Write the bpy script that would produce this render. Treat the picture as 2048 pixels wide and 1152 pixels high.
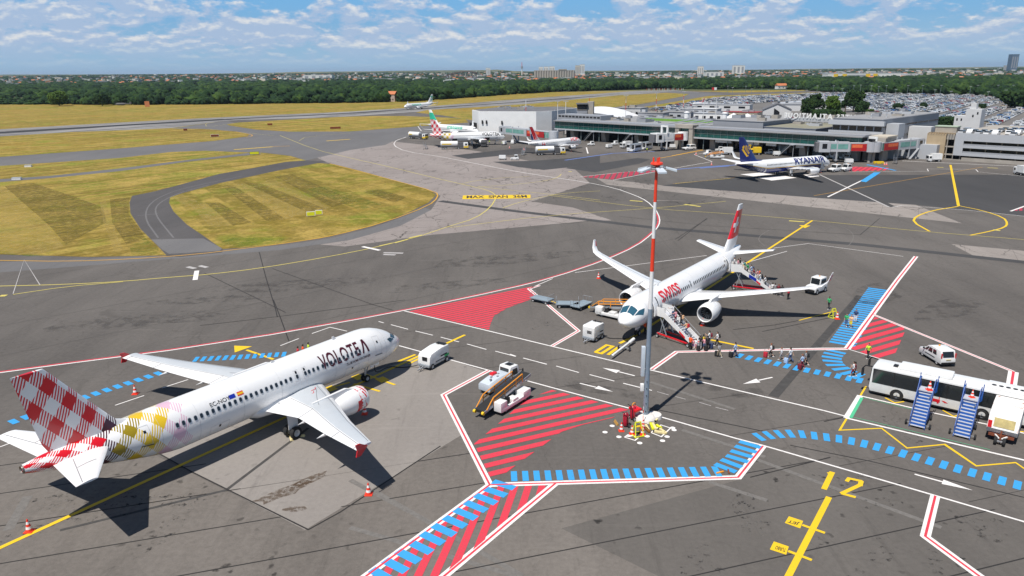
import bpy, bmesh, math, random
from mathutils import Vector, Matrix
random.seed(7)
R = math.radians
for o in list(bpy.data.objects): bpy.data.objects.remove(o)
SC = bpy.context.scene
COL = SC.collection

# ------------------------------------------------------------ camera, sky, sun, exposure
F, PITCH, ROLL, CH = 1479.9, 0.2845, 0.0096, 31.515
cam = bpy.data.cameras.new('camera'); co = bpy.data.objects.new('camera', cam); COL.objects.link(co)
cam.sensor_width = 36; cam.lens = F/2048*36; cam.clip_start = .5; cam.clip_end = 90000
fw = Vector((0, math.cos(PITCH), -math.sin(PITCH))); up0 = Vector((0, math.sin(PITCH), math.cos(PITCH))); rx = Vector((1, 0, 0))
rt = rx*math.cos(ROLL)-up0*math.sin(ROLL); up = rx*math.sin(ROLL)+up0*math.cos(ROLL)
co.matrix_world = Matrix(((rt.x, up.x, -fw.x, 0), (rt.y, up.y, -fw.y, 0), (rt.z, up.z, -fw.z, CH), (0, 0, 0, 1)))
SC.camera = co
SC.view_settings.view_transform = 'Standard'; SC.view_settings.look = 'None'
SC.view_settings.exposure = 0.1; SC.view_settings.gamma = 1
SUN_EL, SUN_AZ = R(63), R(234)          # direction the sun stands in, counter-clockwise from +X
sl = bpy.data.lights.new('sun', 'SUN'); sl.energy = 5.0; sl.angle = R(.5); sl.color = (1, .955, .89)
so = bpy.data.objects.new('sun', sl); COL.objects.link(so)
sd = Vector((math.cos(SUN_AZ)*math.cos(SUN_EL), math.sin(SUN_AZ)*math.cos(SUN_EL), math.sin(SUN_EL)))
so.rotation_euler = sd.to_track_quat('Z', 'Y').to_euler(); so.location = sd*100
try:
    SC.cycles.max_bounces = 6; SC.cycles.diffuse_bounces = 2; SC.cycles.glossy_bounces = 3
    SC.cycles.volume_bounces = 0; SC.cycles.transparent_max_bounces = 6; SC.cycles.caustics_reflective = False
except Exception: pass

class NT:
    """tiny node builder"""
    def __init__(s, tree):
        s.t = tree; s.n = tree.nodes; s.l = tree.links
    def link(s, v, sock):
        if hasattr(v, 'is_output'): s.l.new(v, sock)
        elif v is not None:
            try: sock.default_value = v
            except Exception: sock.default_value = (*v, 1) if len(v) == 3 else v[:3]
    def m(s, op, a, b=0.0, c=None, clamp=False):
        n = s.n.new('ShaderNodeMath'); n.operation = op; n.use_clamp = clamp
        s.link(a, n.inputs[0]); s.link(b, n.inputs[1])
        if c is not None: s.link(c, n.inputs[2])
        return n.outputs[0]
    def vm(s, op, a, b):
        n = s.n.new('ShaderNodeVectorMath'); n.operation = op; s.link(a, n.inputs[0]); s.link(b, n.inputs[1]); return n.outputs[0]
    def xyz(s, v):
        n = s.n.new('ShaderNodeSeparateXYZ'); s.link(v, n.inputs[0]); return n.outputs
    def comb(s, x, y, z):
        n = s.n.new('ShaderNodeCombineXYZ'); s.link(x, n.inputs[0]); s.link(y, n.inputs[1]); s.link(z, n.inputs[2]); return n.outputs[0]
    def noise(s, v, sc, det=3, ro=.55, dist=0):
        n = s.n.new('ShaderNodeTexNoise'); s.link(v, n.inputs['Vector']); n.inputs['Scale'].default_value = sc
        n.inputs['Detail'].default_value = det; n.inputs['Roughness'].default_value = ro; n.inputs['Distortion'].default_value = dist
        return n.outputs['Fac']
    def voro(s, v, sc, feat='F1'):
        n = s.n.new('ShaderNodeTexVoronoi'); n.feature = feat; s.link(v, n.inputs['Vector']); n.inputs['Scale'].default_value = sc
        return n.outputs
    def ramp(s, f, a, b, lo=0.0, hi=1.0):
        n = s.n.new('ShaderNodeMapRange'); n.inputs[1].default_value = a; n.inputs[2].default_value = b
        n.inputs[3].default_value = lo; n.inputs[4].default_value = hi; s.link(f, n.inputs[0]); return n.outputs[0]
    def mix(s, f, a, b, mode='MIX'):
        n = s.n.new('ShaderNodeMix'); n.data_type = 'RGBA'; n.blend_type = mode
        s.link(f, n.inputs[0]); s.link(a if hasattr(a, 'is_output') else (*a, 1)[:4], n.inputs[6]); s.link(b if hasattr(b, 'is_output') else (*b, 1)[:4], n.inputs[7])
        return n.outputs[2]
    def mapv(s, v, sc=(1, 1, 1), rot=(0, 0, 0), loc=(0, 0, 0)):
        n = s.n.new('ShaderNodeMapping'); s.link(v, n.inputs[0]); n.inputs['Scale'].default_value = sc; n.inputs['Rotation'].default_value = rot; n.inputs['Location'].default_value = loc
        return n.outputs[0]
    def obj(s): return s.n.new('ShaderNodeTexCoord').outputs['Object']
    def uv(s): return s.n.new('ShaderNodeTexCoord').outputs['UV']

W = bpy.data.worlds.new('World'); SC.world = W; W.use_nodes = True
w = NT(W.node_tree); w.n.clear()
sky = w.n.new('ShaderNodeTexSky'); sky.sky_type = 'NISHITA'; sky.sun_disc = False
sky.sun_elevation = SUN_EL; sky.sun_rotation = R(216); sky.altitude = 30; sky.air_density = 1.0; sky.dust_density = .3; sky.ozone_density = 2.5
tc = w.n.new('ShaderNodeTexCoord').outputs['Generated']
d = w.xyz(tc)
az = w.m('ARCTAN2', d[0], d[1])
elv = w.m('MAXIMUM', d[2], 0.0)
zz = w.m('POWER', w.m('ADD', elv, .004), .62)         # cloud bases pack together towards the horizon
def cl(dy, sc, det, sd):
    return w.noise(w.comb(w.m('MULTIPLY', az, 27.0), w.m('ADD', w.m('MULTIPLY', zz, 36.0), dy), sd), sc, det, .62, .15)
n1 = cl(0, .8, 7, 3.1); n2 = cl(.34, .8, 7, 3.1)
big = w.noise(w.comb(w.m('MULTIPLY', az, 3.0), w.m('MULTIPLY', zz, 9.0), 1.7), 1.0, 2)
cov = w.m('ADD', n1, w.m('MULTIPLY', w.m('SUBTRACT', big, .5), .35))
dens = w.ramp(elv, .05, .097, .355, .51)
mask = w.m('MULTIPLY', w.m('SUBTRACT', cov, dens), 9.0, clamp=True)
low = w.ramp(elv, .010, .038, .1, 1)
mask = w.m('MULTIPLY', mask, low, clamp=True)
lit = w.ramp(w.m('SUBTRACT', n1, n2), .0, .16)
ccol = w.mix(lit, (6.6, 8.3, 11.2), (13.0, 12.8, 12.6))
deep = w.mix(w.m('MULTIPLY', w.ramp(elv, 0, .1, .4, .85), 1), sky.outputs[0], (2.6, 7.4, 13.4))
deep = w.mix(w.ramp(elv, 0, .06, .6, .0), deep, (5.8, 9.6, 13.6))
skyc = w.mix(w.m('MULTIPLY', mask, .85), deep, ccol)
# the authored band is only the few degrees above the horizon the photo shows; above it the plain sky takes over
skyc = w.mix(w.ramp(elv, .16, .3), skyc, sky.outputs[0])
bg = w.n.new('ShaderNodeBackground'); w.link(skyc, bg.inputs[0]); bg.inputs[1].default_value = .060
wo = w.n.new('ShaderNodeOutputWorld'); w.l.new(bg.outputs[0], wo.inputs[0])

# ------------------------------------------------------------ survey helpers: a photo pixel (2048 wide) to the point of the ground it shows
def g(px, py, z=0.0):
    u, v = px-1024, py-576; cr, sr = math.cos(ROLL), math.sin(ROLL)
    a, b = u*cr-v*sr, u*sr+v*cr
    dv = Vector((a/F, math.cos(PITCH)-b/F*math.sin(PITCH), -math.sin(PITCH)-b/F*math.cos(PITCH)))
    t = (z-CH)/dv.z
    return Vector((dv.x*t, dv.y*t, z))
def H(px, py, ytop):
    """height of a thing standing at ground pixel (px,py) whose top shows at row ytop"""
    p = g(px, py); lo, hi = 0, 400
    for _ in range(40):
        mid = (lo+hi)/2; q = p+Vector((0, 0, mid-CH))
        Y = q.y*math.cos(PITCH)-q.z*math.sin(PITCH); Z = q.y*math.sin(PITCH)+q.z*math.cos(PITCH)
        v = 576-math.sin(ROLL)*(q.x/Y*F)+math.cos(ROLL)*(-Z/Y*F)
        if v > ytop: lo = mid
        else: hi = mid
    return lo
ZT = dict(A=(0, 600, 2.4976), B=(400, 600, 2.9245), C=(1020, 400, 2.9243), D=(1200, 560, 5.689), E=(1440, 500, 6.4), F=(1648, 560, 5.12),
          G=(1648, 680, 5.12), H=(1150, 700, 6.4), I=(700, 860, 2.4094), J=(1500, 880, 3.737), K=(780, 180, 4.876), L=(1130, 180, 5.849),
          M=(1400, 200, 5.12), N=(1740, 170, 6.649), O=(0, 80, 2.9257), P=(0, 300, 2.2756), Q=(1100, 280, 2.1603), R=(600, 90, 3.413),
          S=(1100, 90, 3.413), T=(1600, 90, 4.571), U=(930, 710, 7.68), V=(1040, 570, 7.68), W=(1780, 740, 6.776), X=(1210, 790, 11.52),
          Y=(1370, 640, 8.192), a=(930, 190, 8.533), b=(790, 240, 8.533), c=(1150, 200, 7.585), d=(1400, 230, 5.689), e=(1240, 260, 10.24), f=(1680, 200, 5.565), o=(0, 0, 1))
def zp(k, *pts):
    x0, y0, s = ZT[k]; return [(x0+x/s, y0+y/s) for x, y in pts]

# ------------------------------------------------------------ materials
MATS = {}
def principled(name):
    m = bpy.data.materials.new(name); m.use_nodes = True; t = NT(m.node_tree)
    b = m.node_tree.nodes['Principled BSDF']; return m, t, b
def mat(name, col, rough=.6, metal=0.0, var=.06, vs=1.5, coat=0.0, spec=.5, bump=0.0, trans=0.0):
    if name in MATS: return MATS[name]
    m, t, b = principled(name)
    if var > 0:
        ob = t.obj(); n = t.noise(ob, vs, 4); n2_ = t.noise(ob, vs*9, 2)
        f = t.m('ADD', t.m('MULTIPLY', n, .7), t.m('MULTIPLY', n2_, .3))
        c = t.mix(t.ramp(f, .3, .7), tuple(x*(1-var) for x in col), tuple(min(1, x*(1+var)) for x in col))
        t.link(c, b.inputs['Base Color'])
        if bump:
            bn = t.n.new('ShaderNodeBump'); bn.inputs['Strength'].default_value = bump; t.link(n2_, bn.inputs['Height']); t.l.new(bn.outputs[0], b.inputs['Normal'])
    else: b.inputs['Base Color'].default_value = (*col, 1)
    b.inputs['Roughness'].default_value = rough; b.inputs['Metallic'].default_value = metal
    b.inputs['Coat Weight'].default_value = coat; b.inputs['Specular IOR Level'].default_value = spec
    MATS[name] = m; return m

def asphalt(name, c0, c1, crack=.0, stain=.35, joint=None, rubber=0.0):
    m, t, b = principled(name); ob = t.obj()
    big = t.noise(ob, .018, 3); mid = t.noise(t.mapv(ob, (1, .25, 1), (0, 0, R(-35))), .12, 5, .65); fine = t.noise(ob, 2.2, 5, .75); grit = t.noise(ob, 14, 2, .8)
    f = t.m('ADD', t.m('ADD', t.m('MULTIPLY', big, .3), t.m('MULTIPLY', mid, .3)), t.m('ADD', t.m('MULTIPLY', fine, .25), t.m('MULTIPLY', grit, .15)))
    c = t.mix(t.ramp(f, .36, .64), c0, c1)
    # oil and rubber spots, small and clustered
    vo = t.voro(t.vm('ADD', ob, t.vm('MULTIPLY', t.comb(t.noise(ob, 1.3, 3), t.noise(ob, 1.1, 3), 0), (1.2, 1.2, 0))), .75)
    sp = t.m('MULTIPLY', t.ramp(vo[0], .09, .2, 1, 0), t.ramp(t.noise(ob, .06, 3), .5, .62))
    c = t.mix(t.m('MULTIPLY', sp, stain), c, tuple(x*.35 for x in c0))
    wp = t.noise(t.mapv(ob, (1, .06, 1), (0, 0, R(36))), .9, 4, .7)       # long wheel streaks
    c = t.mix(t.m('MULTIPLY', t.ramp(wp, .56, .72), .3), c, tuple(x*.6 for x in c0))
    wq = t.noise(t.mapv(ob, (.05, 1, 1), (0, 0, R(20))), .7, 4, .7)
    c = t.mix(t.m('MULTIPLY', t.ramp(wq, .6, .75), .25), c, tuple(x*1.25 for x in c1))
    if crack:
        e = t.voro(t.vm('ADD', ob, t.vm('MULTIPLY', t.comb(t.noise(ob, .5, 4), t.noise(t.mapv(ob, loc=(9, 4, 2)), .5, 4), 0), (3, 3, 0))), .16, 'DISTANCE_TO_EDGE')[0]
        k = t.m('MULTIPLY', t.ramp(e, .004, .014, 1, 0), t.ramp(t.noise(ob, .07, 2), .42, .55))
        c = t.mix(t.m('MULTIPLY', k, crack), c, (.04, .035, .03))
    if joint:
        x, y, _ = t.xyz(t.mapv(ob, rot=(0, 0, joint[1])))
        for s_, off in ((x, 0), (y, .3)):
            k = t.m('ABSOLUTE', t.m('SUBTRACT', t.m('FRACT', t.m('ADD', t.m('DIVIDE', s_, joint[0]), off)), .5))
            c = t.mix(t.m('MULTIPLY', t.ramp(k, 0, .012, 1, 0), .55), c, tuple(v*.45 for v in c0))
    if rubber:
        x, y, _ = t.xyz(t.mapv(ob, rot=(0, 0, rubber)))
        k = t.noise(t.comb(t.m('MULTIPLY', x, .01), t.m('MULTIPLY', y, .25), 0), 1.0, 4, .7)
        c = t.mix(t.ramp(k, .46, .6, 0, .85), c, (.035, .034, .035))
    t.link(c, b.inputs['Base Color']); b.inputs['Roughness'].default_value = .88; b.inputs['Specular IOR Level'].default_value = .3
    bn = t.n.new('ShaderNodeBump'); bn.inputs['Strength'].default_value = .25; bn.inputs['Distance'].default_value = .01; t.link(fine, bn.inputs['Height']); t.l.new(bn.outputs[0], b.inputs['Normal'])
    MATS[name] = m; return m
M_APR = asphalt('apron_asphalt', (.074, .067, .062), (.162, .147, .134), crack=.25)
M_LOW = asphalt('worn_apron', (.088, .078, .070), (.21, .188, .168), crack=.1, stain=.85)
M_SLAB = asphalt('concrete_slab', (.19, .172, .158), (.30, .275, .252), stain=.45)
M_PINK = asphalt('old_concrete', (.215, .185, .172), (.31, .275, .258), crack=.9, joint=(7.5, R(28)))
M_BAND = asphalt('cracked_concrete', (.20, .177, .162), (.33, .295, .27), crack=1.0, joint=(7.5, R(28)))
M_DARK = asphalt('fresh_asphalt', (.048, .047, .048), (.074, .072, .073), stain=.2)
M_TAXI = asphalt('taxiway_asphalt', (.115, .112, .114), (.165, .160, .160), crack=.2)
M_RWY = asphalt('runway_concrete', (.22, .21, .205), (.34, .33, .32), rubber=-math.atan2((g(1200, 190)-g(239, 251)).y, (g(1200, 190)-g(239, 251)).x))
M_LOT = asphalt('car_park_asphalt', (.12, .112, .106), (.19, .18, .17))
M_PATH = asphalt('access_lane', (.062, .058, .058), (.105, .098, .097), crack=.3)

_r = g(1200, 190)-g(239, 251); RWA = -math.atan2(_r.y, _r.x)
def grass_mat(name='mown_grass', lanes=1.0):
    m, t, b = principled(name); ob = t.obj()
    big = t.noise(ob, .012, 4, .6); mid = t.noise(ob, .09, 4, .65); fine = t.noise(ob, 1.1, 4, .75)
    c = t.mix(t.ramp(big, .38, .62), (.31, .20, .036), (.165, .185, .020))
    c = t.mix(t.ramp(mid, .42, .62), c, (.41, .29, .075))
    # mowing lanes: alternate swathes lie a different way
    dv_ = (g(567, 440.6)-g(457, 374.7)); an = math.atan2(dv_.y, dv_.x); wv = t.vm('ADD', ob, t.vm('MULTIPLY', t.comb(t.noise(ob, .05, 2), t.noise(ob, .04, 2), 0), (5, 5, 0))); sx_, sy_, _ = t.xyz(wv)
    x = t.m('ADD', t.m('MULTIPLY', sx_, -math.sin(an)), t.m('MULTIPLY', sy_, math.cos(an)))
    st = t.ramp(t.m('SINE', t.m('MULTIPLY', x, .66)), -.2, .2)
    x2, y2, _ = t.xyz(t.mapv(ob, rot=(0, 0, RWA)))
    st2 = t.noise(t.comb(t.m('MULTIPLY', x2, .006), t.m('MULTIPLY', y2, .16), 0), 1.0, 3, .6)
    c = t.mix(t.m('MULTIPLY', st, t.ramp(t.noise(ob, .03, 3), .36, .54, .1*lanes, .75*lanes)), c, (.155, .122, .018))
    c = t.mix(t.ramp(st2, .46, .58, 0, .75-.35*lanes), c, (.17, .115, .022)); st3 = t.noise(t.comb(t.m('MULTIPLY', x2, .004), t.m('MULTIPLY', y2, .5), 3.3), 1.0, 3, .6); c = t.mix(t.ramp(st3, .5, .62, 0, .5-.3*lanes), c, (.40, .29, .08))
    c = t.mix(t.ramp(t.noise(t.mapv(ob, loc=(40, 7, 0)), .045, 4, .6), .54, .70, 0, .45), c, (.13, .26, .012))
    c = t.mix(t.ramp(fine, .42, .66, 0, .6), c, (.085, .075, .014)); c = t.mix(t.ramp(t.noise(ob, .35, 4, .7), .52, .64, 0, .55), c, (.40, .29, .085))
    t.link(c, b.inputs['Base Color']); b.inputs['Roughness'].default_value = .95; b.inputs['Specular IOR Level'].default_value = .15
    bn = t.n.new('ShaderNodeBump'); bn.inputs['Strength'].default_value = .6; bn.inputs['Distance'].default_value = .15; t.link(fine, bn.inputs['Height']); t.l.new(bn.outputs[0], b.inputs['Normal'])
    return m
M_GRASS = grass_mat(lanes=.0); M_LAWN = grass_mat('lawn_grass', 1.0)
def stain_mat(name, col, thr, sc, amt=.8, soft=.14):
    m, t, b = principled(name); ob = t.obj(); n = t.noise(ob, sc, 5, .7); f = t.ramp(n, thr, thr+soft, 0, amt); tr = t.n.new('ShaderNodeBsdfTransparent'); mx = t.n.new('ShaderNodeMixShader'); b.inputs['Base Color'].default_value = (*col, 1); b.inputs['Roughness'].default_value = .8
    t.link(f, mx.inputs[0]); t.l.new(tr.outputs[0], mx.inputs[1]); t.l.new(b.outputs[0], mx.inputs[2]); t.l.new(mx.outputs[0], t.n['Material Output'].inputs[0]); MATS[name] = m; return m
M_OIL = stain_mat('oil_stain', (.022, .021, .021), .56, 1.6); M_BRN = stain_mat('brown_stain', (.10, .062, .035), .40, 2.1, .55); M_RUBB = stain_mat('rubber_marks', (.04, .038, .037), .46, .5, .25)
def paint(name, col, wear=.22):
    m, t, b = principled(name); ob = t.obj()
    n = t.noise(ob, 6, 5, .75); n2_ = t.noise(ob, .5, 3)
    k = t.m('MULTIPLY', t.ramp(n, .5, .72), t.ramp(n2_, .3, .7, .25, 1))
    c = t.mix(t.m('MULTIPLY', k, wear*2.2, clamp=True), col, (.10, .095, .09))
    t.link(c, b.inputs['Base Color']); b.inputs['Roughness'].default_value = .7
    MATS[name] = m; return m
P_W = paint('white_paint', (.78, .75, .73), .3); P_Y = paint('yellow_paint', (.76, .50, .012), .15); P_R = paint('red_paint', (.64, .04, .068), .38)
P_B = paint('blue_paint', (.035, .32, .68), .26); P_O = paint('orange_paint', (.62, .33, .03), .4); P_YF = paint('faded_yellow_paint', (.60, .50, .12), .35)
P_RD = paint('deep_red_paint', (.40, .03, .06), .25); P_WF = paint('faded_white_paint', (.45, .43, .42), .5); P_G = paint('green_paint', (.08, .48, .25), .2)
P_BD = paint('dull_blue_paint', (.12, .20, .50), .3); P_K = paint('black_paint', (.03, .028, .025), .1)
M_SEAM = mat('tar_seam', (.022, .020, .019), .8, var=.2); M_SEAML = mat('worn_seam', (.055, .052, .05), .9, var=.3); M_GHOST = mat('ghost_line', (.15, .14, .13), .9, var=.25, vs=3)

# ------------------------------------------------------------ mesh helpers
def tagp(o, label=None, cat=None, group=None, kind=None):
    if label: o['label'] = label
    if cat: o['category'] = cat
    if group: o['group'] = group
    if kind: o['kind'] = kind
    return o
class MB:
    def __init__(s): s.v = []; s.f = []; s.mi = []; s.uv = None; s.mats = []
    def m(s, mt):
        if mt not in s.mats: s.mats.append(mt)
        return s.mats.index(mt)
    def add(s, vs, fs, mt):
        o = len(s.v); s.v += [tuple(v) for v in vs]; k = s.m(mt)
        for f in fs: s.f.append(tuple(i+o for i in f)); s.mi.append(k)
        return s
    def box(s, a, b, mt, rz=0, c=None, ry=0, taper=None):
        """box from corner a to corner b; optional turn rz about c; taper=(tx,ty): top shrink"""
        (x0, y0, z0), (x1, y1, z1) = a, b
        tx, ty = taper or (0, 0)
        vs = [(x0, y0, z0), (x1, y0, z0), (x1, y1, z0), (x0, y1, z0), (x0+tx, y0+ty, z1), (x1-tx, y0+ty, z1), (x1-tx, y1-ty, z1), (x0+tx, y1-ty, z1)]
        if rz or ry:
            c = Vector(c or ((x0+x1)/2, (y0+y1)/2, (z0+z1)/2)); M = Matrix.Rotation(rz, 3, 'Z') @ Matrix.Rotation(ry, 3, 'Y')
            vs = [M@(Vector(v)-c)+c for v in vs]
        return s.add(vs, [(0, 3, 2, 1), (4, 5, 6, 7), (0, 1, 5, 4), (1, 2, 6, 5), (2, 3, 7, 6), (3, 0, 4, 7)], mt)
    def tube(s, p, q, r0, mt, r1=None, n=8, cap=True):
        p = Vector(p); q = Vector(q); r1 = r0 if r1 is None else r1
        dd = (q-p)
        if dd.length < 1e-6: return s
        dd.normalize(); a = dd.orthogonal().normalized(); b = dd.cross(a)
        vs = []
        for c, r in ((p, r0), (q, r1)):
            for i in range(n):
                t = 2*math.pi*i/n; vs.append(c+(a*math.cos(t)+b*math.sin(t))*r)
        fs = [(i, (i+1) % n, n+(i+1) % n, n+i) for i in range(n)]
        if cap: fs += [tuple(range(n-1, -1, -1)), tuple(range(n, 2*n))]
        return s.add(vs, fs, mt)
    def path(s, pts, r, mt, n=6):
        for a, b in zip(pts, pts[1:]): s.tube(a, b, r, mt, n=n)
        return s
    def bar(s, p, q, w_, h_, mt):
        """rectangular bar from p to q, w_ across level, h_ the other way"""
        p = Vector(p); q = Vector(q); dd = (q-p).normalized(); u_ = Vector((0, 0, 1))
        if abs(dd.z) > .99: u_ = Vector((1, 0, 0))
        a = dd.cross(u_).normalized()*w_/2; b = a.cross(dd).normalized()*h_/2
        vs = [p-a-b, p+a-b, p+a+b, p-a+b, q-a-b, q+a-b, q+a+b, q-a+b]
        return s.add(vs, [(0, 1, 2, 3), (7, 6, 5, 4), (0, 4, 5, 1), (1, 5, 6, 2), (2, 6, 7, 3), (3, 7, 4, 0)], mt)
    def loft(s, rings, mt, closed=True, cap=True):
        n = len(rings[0]); vs = [p for r in rings for p in r]; fs = []
        for k in range(len(rings)-1):
            for i in range(n if closed else n-1):
                j = (i+1) % n; fs.append((k*n+i, k*n+j, (k+1)*n+j, (k+1)*n+i))
        if cap and closed: fs += [tuple(range(n-1, -1, -1)), tuple((len(rings)-1)*n+i for i in range(n))]
        return s.add(vs, fs, mt)
    def prism(s, pts, d0, d1, mt, axis='y'):
        """outline pts in a plane, extruded from d0 to d1 along axis"""
        mk = {'y': lambda a, b, d_: (a, d_, b), 'x': lambda a, b, d_: (d_, a, b), 'z': lambda a, b, d_: (a, b, d_)}[axis]
        n = len(pts); vs = [mk(a, b, d0) for a, b in pts]+[mk(a, b, d1) for a, b in pts]
        return s.add(vs, [(i, (i+1) % n, n+(i+1) % n, n+i) for i in range(n)]+[tuple(range(n-1, -1, -1)), tuple(range(n, 2*n))], mt)
    def lathe(s, prof, mt, c=(0, 0, 0), axis='x', n=24, cap=False):
        """profile [(along, radius)]"""
        rings = []
        for a, r in prof:
            ring = []
            for i in range(n):
                t = 2*math.pi*i/n; u_, v_ = math.cos(t)*r, math.sin(t)*r
                ring.append({'x': (c[0]+a, c[1]+u_, c[2]+v_), 'y': (c[0]+u_, c[1]+a, c[2]+v_), 'z': (c[0]+u_, c[1]+v_, c[2]+a)}[axis])
            rings.append(ring)
        return s.loft(rings, mt, cap=cap)
    def build(s, name, parent=None, smooth=None, bevel=0, loc=None, link=True):
        me = bpy.data.meshes.new(name); me.from_pydata(s.v, [], s.f)
        for mt in s.mats: me.materials.append(mt)
        me.polygons.foreach_set('material_index', s.mi)
        fixn(me, bevel)
        if smooth: smooth_angle(me, smooth)
        o = bpy.data.objects.new(name, me)
        if link: COL.objects.link(o)
        if parent: o.parent = parent
        if loc is not None: o.location = loc
        return o
def fixn(me, bevel=0):
    bm = bmesh.new(); bm.from_mesh(me); bmesh.ops.recalc_face_normals(bm, faces=bm.faces)
    if bevel:
        es = [e for e in bm.edges if len(e.link_faces) == 2 and e.calc_face_angle(0) > .5]
        bmesh.ops.bevel(bm, geom=es, offset=bevel, segments=2, affect='EDGES', profile=.6, clamp_overlap=True)
    bm.to_mesh(me); bm.free()
def smooth_angle(me, deg=40):
    bm = bmesh.new(); bm.from_mesh(me); a = R(deg)
    for f in bm.faces: f.smooth = True
    for e in bm.edges:
        if len(e.link_faces) == 2: e.smooth = e.calc_face_angle(0) < a
    bm.to_mesh(me); bm.free()
def empty(name, loc=(0, 0, 0), rz=0, label=None, cat=None, group=None):
    o = bpy.data.objects.new(name, None); COL.objects.link(o); o.location = loc; o.rotation_euler = (0, 0, rz); o.empty_display_size = .3
    return tagp(o, label, cat, group)
KIDS = {}
def copy_tree(o, loc=None, rz=None, label=None, group=None, cat=None, parent=None, scale=None):
    c = o.copy(); COL.objects.link(c); c.parent = parent
    if loc is not None: c.location = loc
    if rz is not None: c.rotation_euler = (0, 0, rz)
    if scale is not None: c.scale = scale if hasattr(scale, '__len__') else (scale,)*3
    if label: c['label'] = label
    if group: c['group'] = group
    if cat: c['category'] = cat
    for ch in (KIDS.get(o.name) or list(o.children)): copy_tree(ch, parent=c)
    return c

# ------------------------------------------------------------ ground sheets and painted markings
def flat(name, polys, mt, z, kind='structure'):
    mb = MB()
    for P_ in polys:
        mb.add([(p[0], p[1], z+(p[2] if len(p) > 2 else 0)) for p in P_], [tuple(range(len(P_)))], mt)
    me = bpy.data.meshes.new(name); me.from_pydata(mb.v, [], mb.f); me.materials.append(mt)
    bm = bmesh.new(); bm.from_mesh(me)
    for f in bm.faces:
        if f.normal.z < 0: f.normal_flip()
    bm.to_mesh(me); bm.free()
    o = bpy.data.objects.new(name, me); COL.objects.link(o); o['kind'] = kind; return o
def gp(pts): return [g(*p).xy for p in pts]
def strip(P_, w_, off=0.0):
    """closed outline quads following ground polyline P_ (Vectors), width w_, shifted off to the left"""
    n = len(P_); L_ = []; R_ = []
    for i in range(n):
        a = (P_[i]-P_[i-1]).normalized() if i else None; b = (P_[i+1]-P_[i]).normalized() if i < n-1 else None
        t = ((a or b)+(b or a)).normalized(); nn = Vector((-t.y, t.x)); c = 1/max(.4, nn.dot(Vector((-(b or a).y, (b or a).x))))
        L_.append(P_[i]+nn*(off+w_/2)*c); R_.append(P_[i]+nn*(off-w_/2)*c)
    return [[L_[i], L_[i+1], R_[i+1], R_[i]] for i in range(n-1)]
LAY = {}
CNT = [0]
def put(mt, z, quads):
    CNT[0] += 1; e = (CNT[0] % 11)*.08        # each stroke a hair above the last, so crossing strokes never share a plane
    LAY.setdefault((mt.name, z), (mt, []))[1].extend([(z+e+(i % 2)*.02, q) for i, q in enumerate(quads)])
def line(pts, w_, mt, z=5, off=0.0, smooth=0):
    P_ = gp(pts)
    for _ in range(smooth):
        Q_ = [P_[0]]
        for a, b in zip(P_, P_[1:]): Q_ += [a*.75+b*.25, a*.25+b*.75]
        P_ = Q_+[P_[-1]]
    put(mt, z, strip(P_, w_, off))
def area(pts, mt, z=5): put(mt, z, [gp(pts)])
def ladder(pts, wid, bar, gap, mt=None, z=6, skew=0.0, smooth=0):
    P_ = gp(pts); mt = mt or P_B
    for _ in range(smooth):
        Q_ = [P_[0]]
        for a, b in zip(P_, P_[1:]): Q_ += [a*.75+b*.25, a*.25+b*.75]
        P_ = Q_+[P_[-1]]
    seg = [(a, b, (b-a).length) for a, b in zip(P_, P_[1:])]; tot = sum(x[2] for x in seg)
    def at(s_):
        for a, b, l in seg:
            if s_ <= l or (a, b, l) == seg[-1]: return a+(b-a)*(s_/l), (b-a)/l
            s_ -= l
    s_ = 0
    while s_+bar < tot:
        c, t = at(s_+bar/2); nn = Vector((-t.y, t.x)); nn = (nn+t*skew)
        put(mt, z, [[c-t*bar/2-nn*wid/2, c+t*bar/2-nn*wid/2, c+t*bar/2+nn*wid/2, c-t*bar/2+nn*wid/2]]); s_ += bar+gap
def clip(poly, p, n):
    out = []
    for i in range(len(poly)):
        a, b = poly[i], poly[(i+1) % len(poly)]; da, db = (a-p).dot(n), (b-p).dot(n)
        if da >= 0: out.append(a)
        if (da >= 0) != (db >= 0): out.append(a+(b-a)*(da/(da-db)))
    return out
def hatch(pts, d0, d1, bar, gap, mt=None, z=5, ground=False):
    P_ = pts if ground else gp(pts); a, b = gp([d0, d1]); t = (b-a).normalized(); n = Vector((-t.y, t.x)); mt = mt or P_R
    lo = min(p.dot(n) for p in P_); hi = max(p.dot(n) for p in P_); s_ = lo+gap
    while s_ < hi:
        q = clip(P_, n*s_, n); q = clip(q, n*(s_+bar), -n) if len(q) > 2 else []
        if len(q) > 2: put(mt, z, [q])
        s_ += bar+gap
def rwr(pts, w_=.62, smooth=0, side=None):
    line(pts, w_, P_W, 5, smooth=smooth); line(pts, w_*.27, P_R, 6, smooth=smooth)
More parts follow.
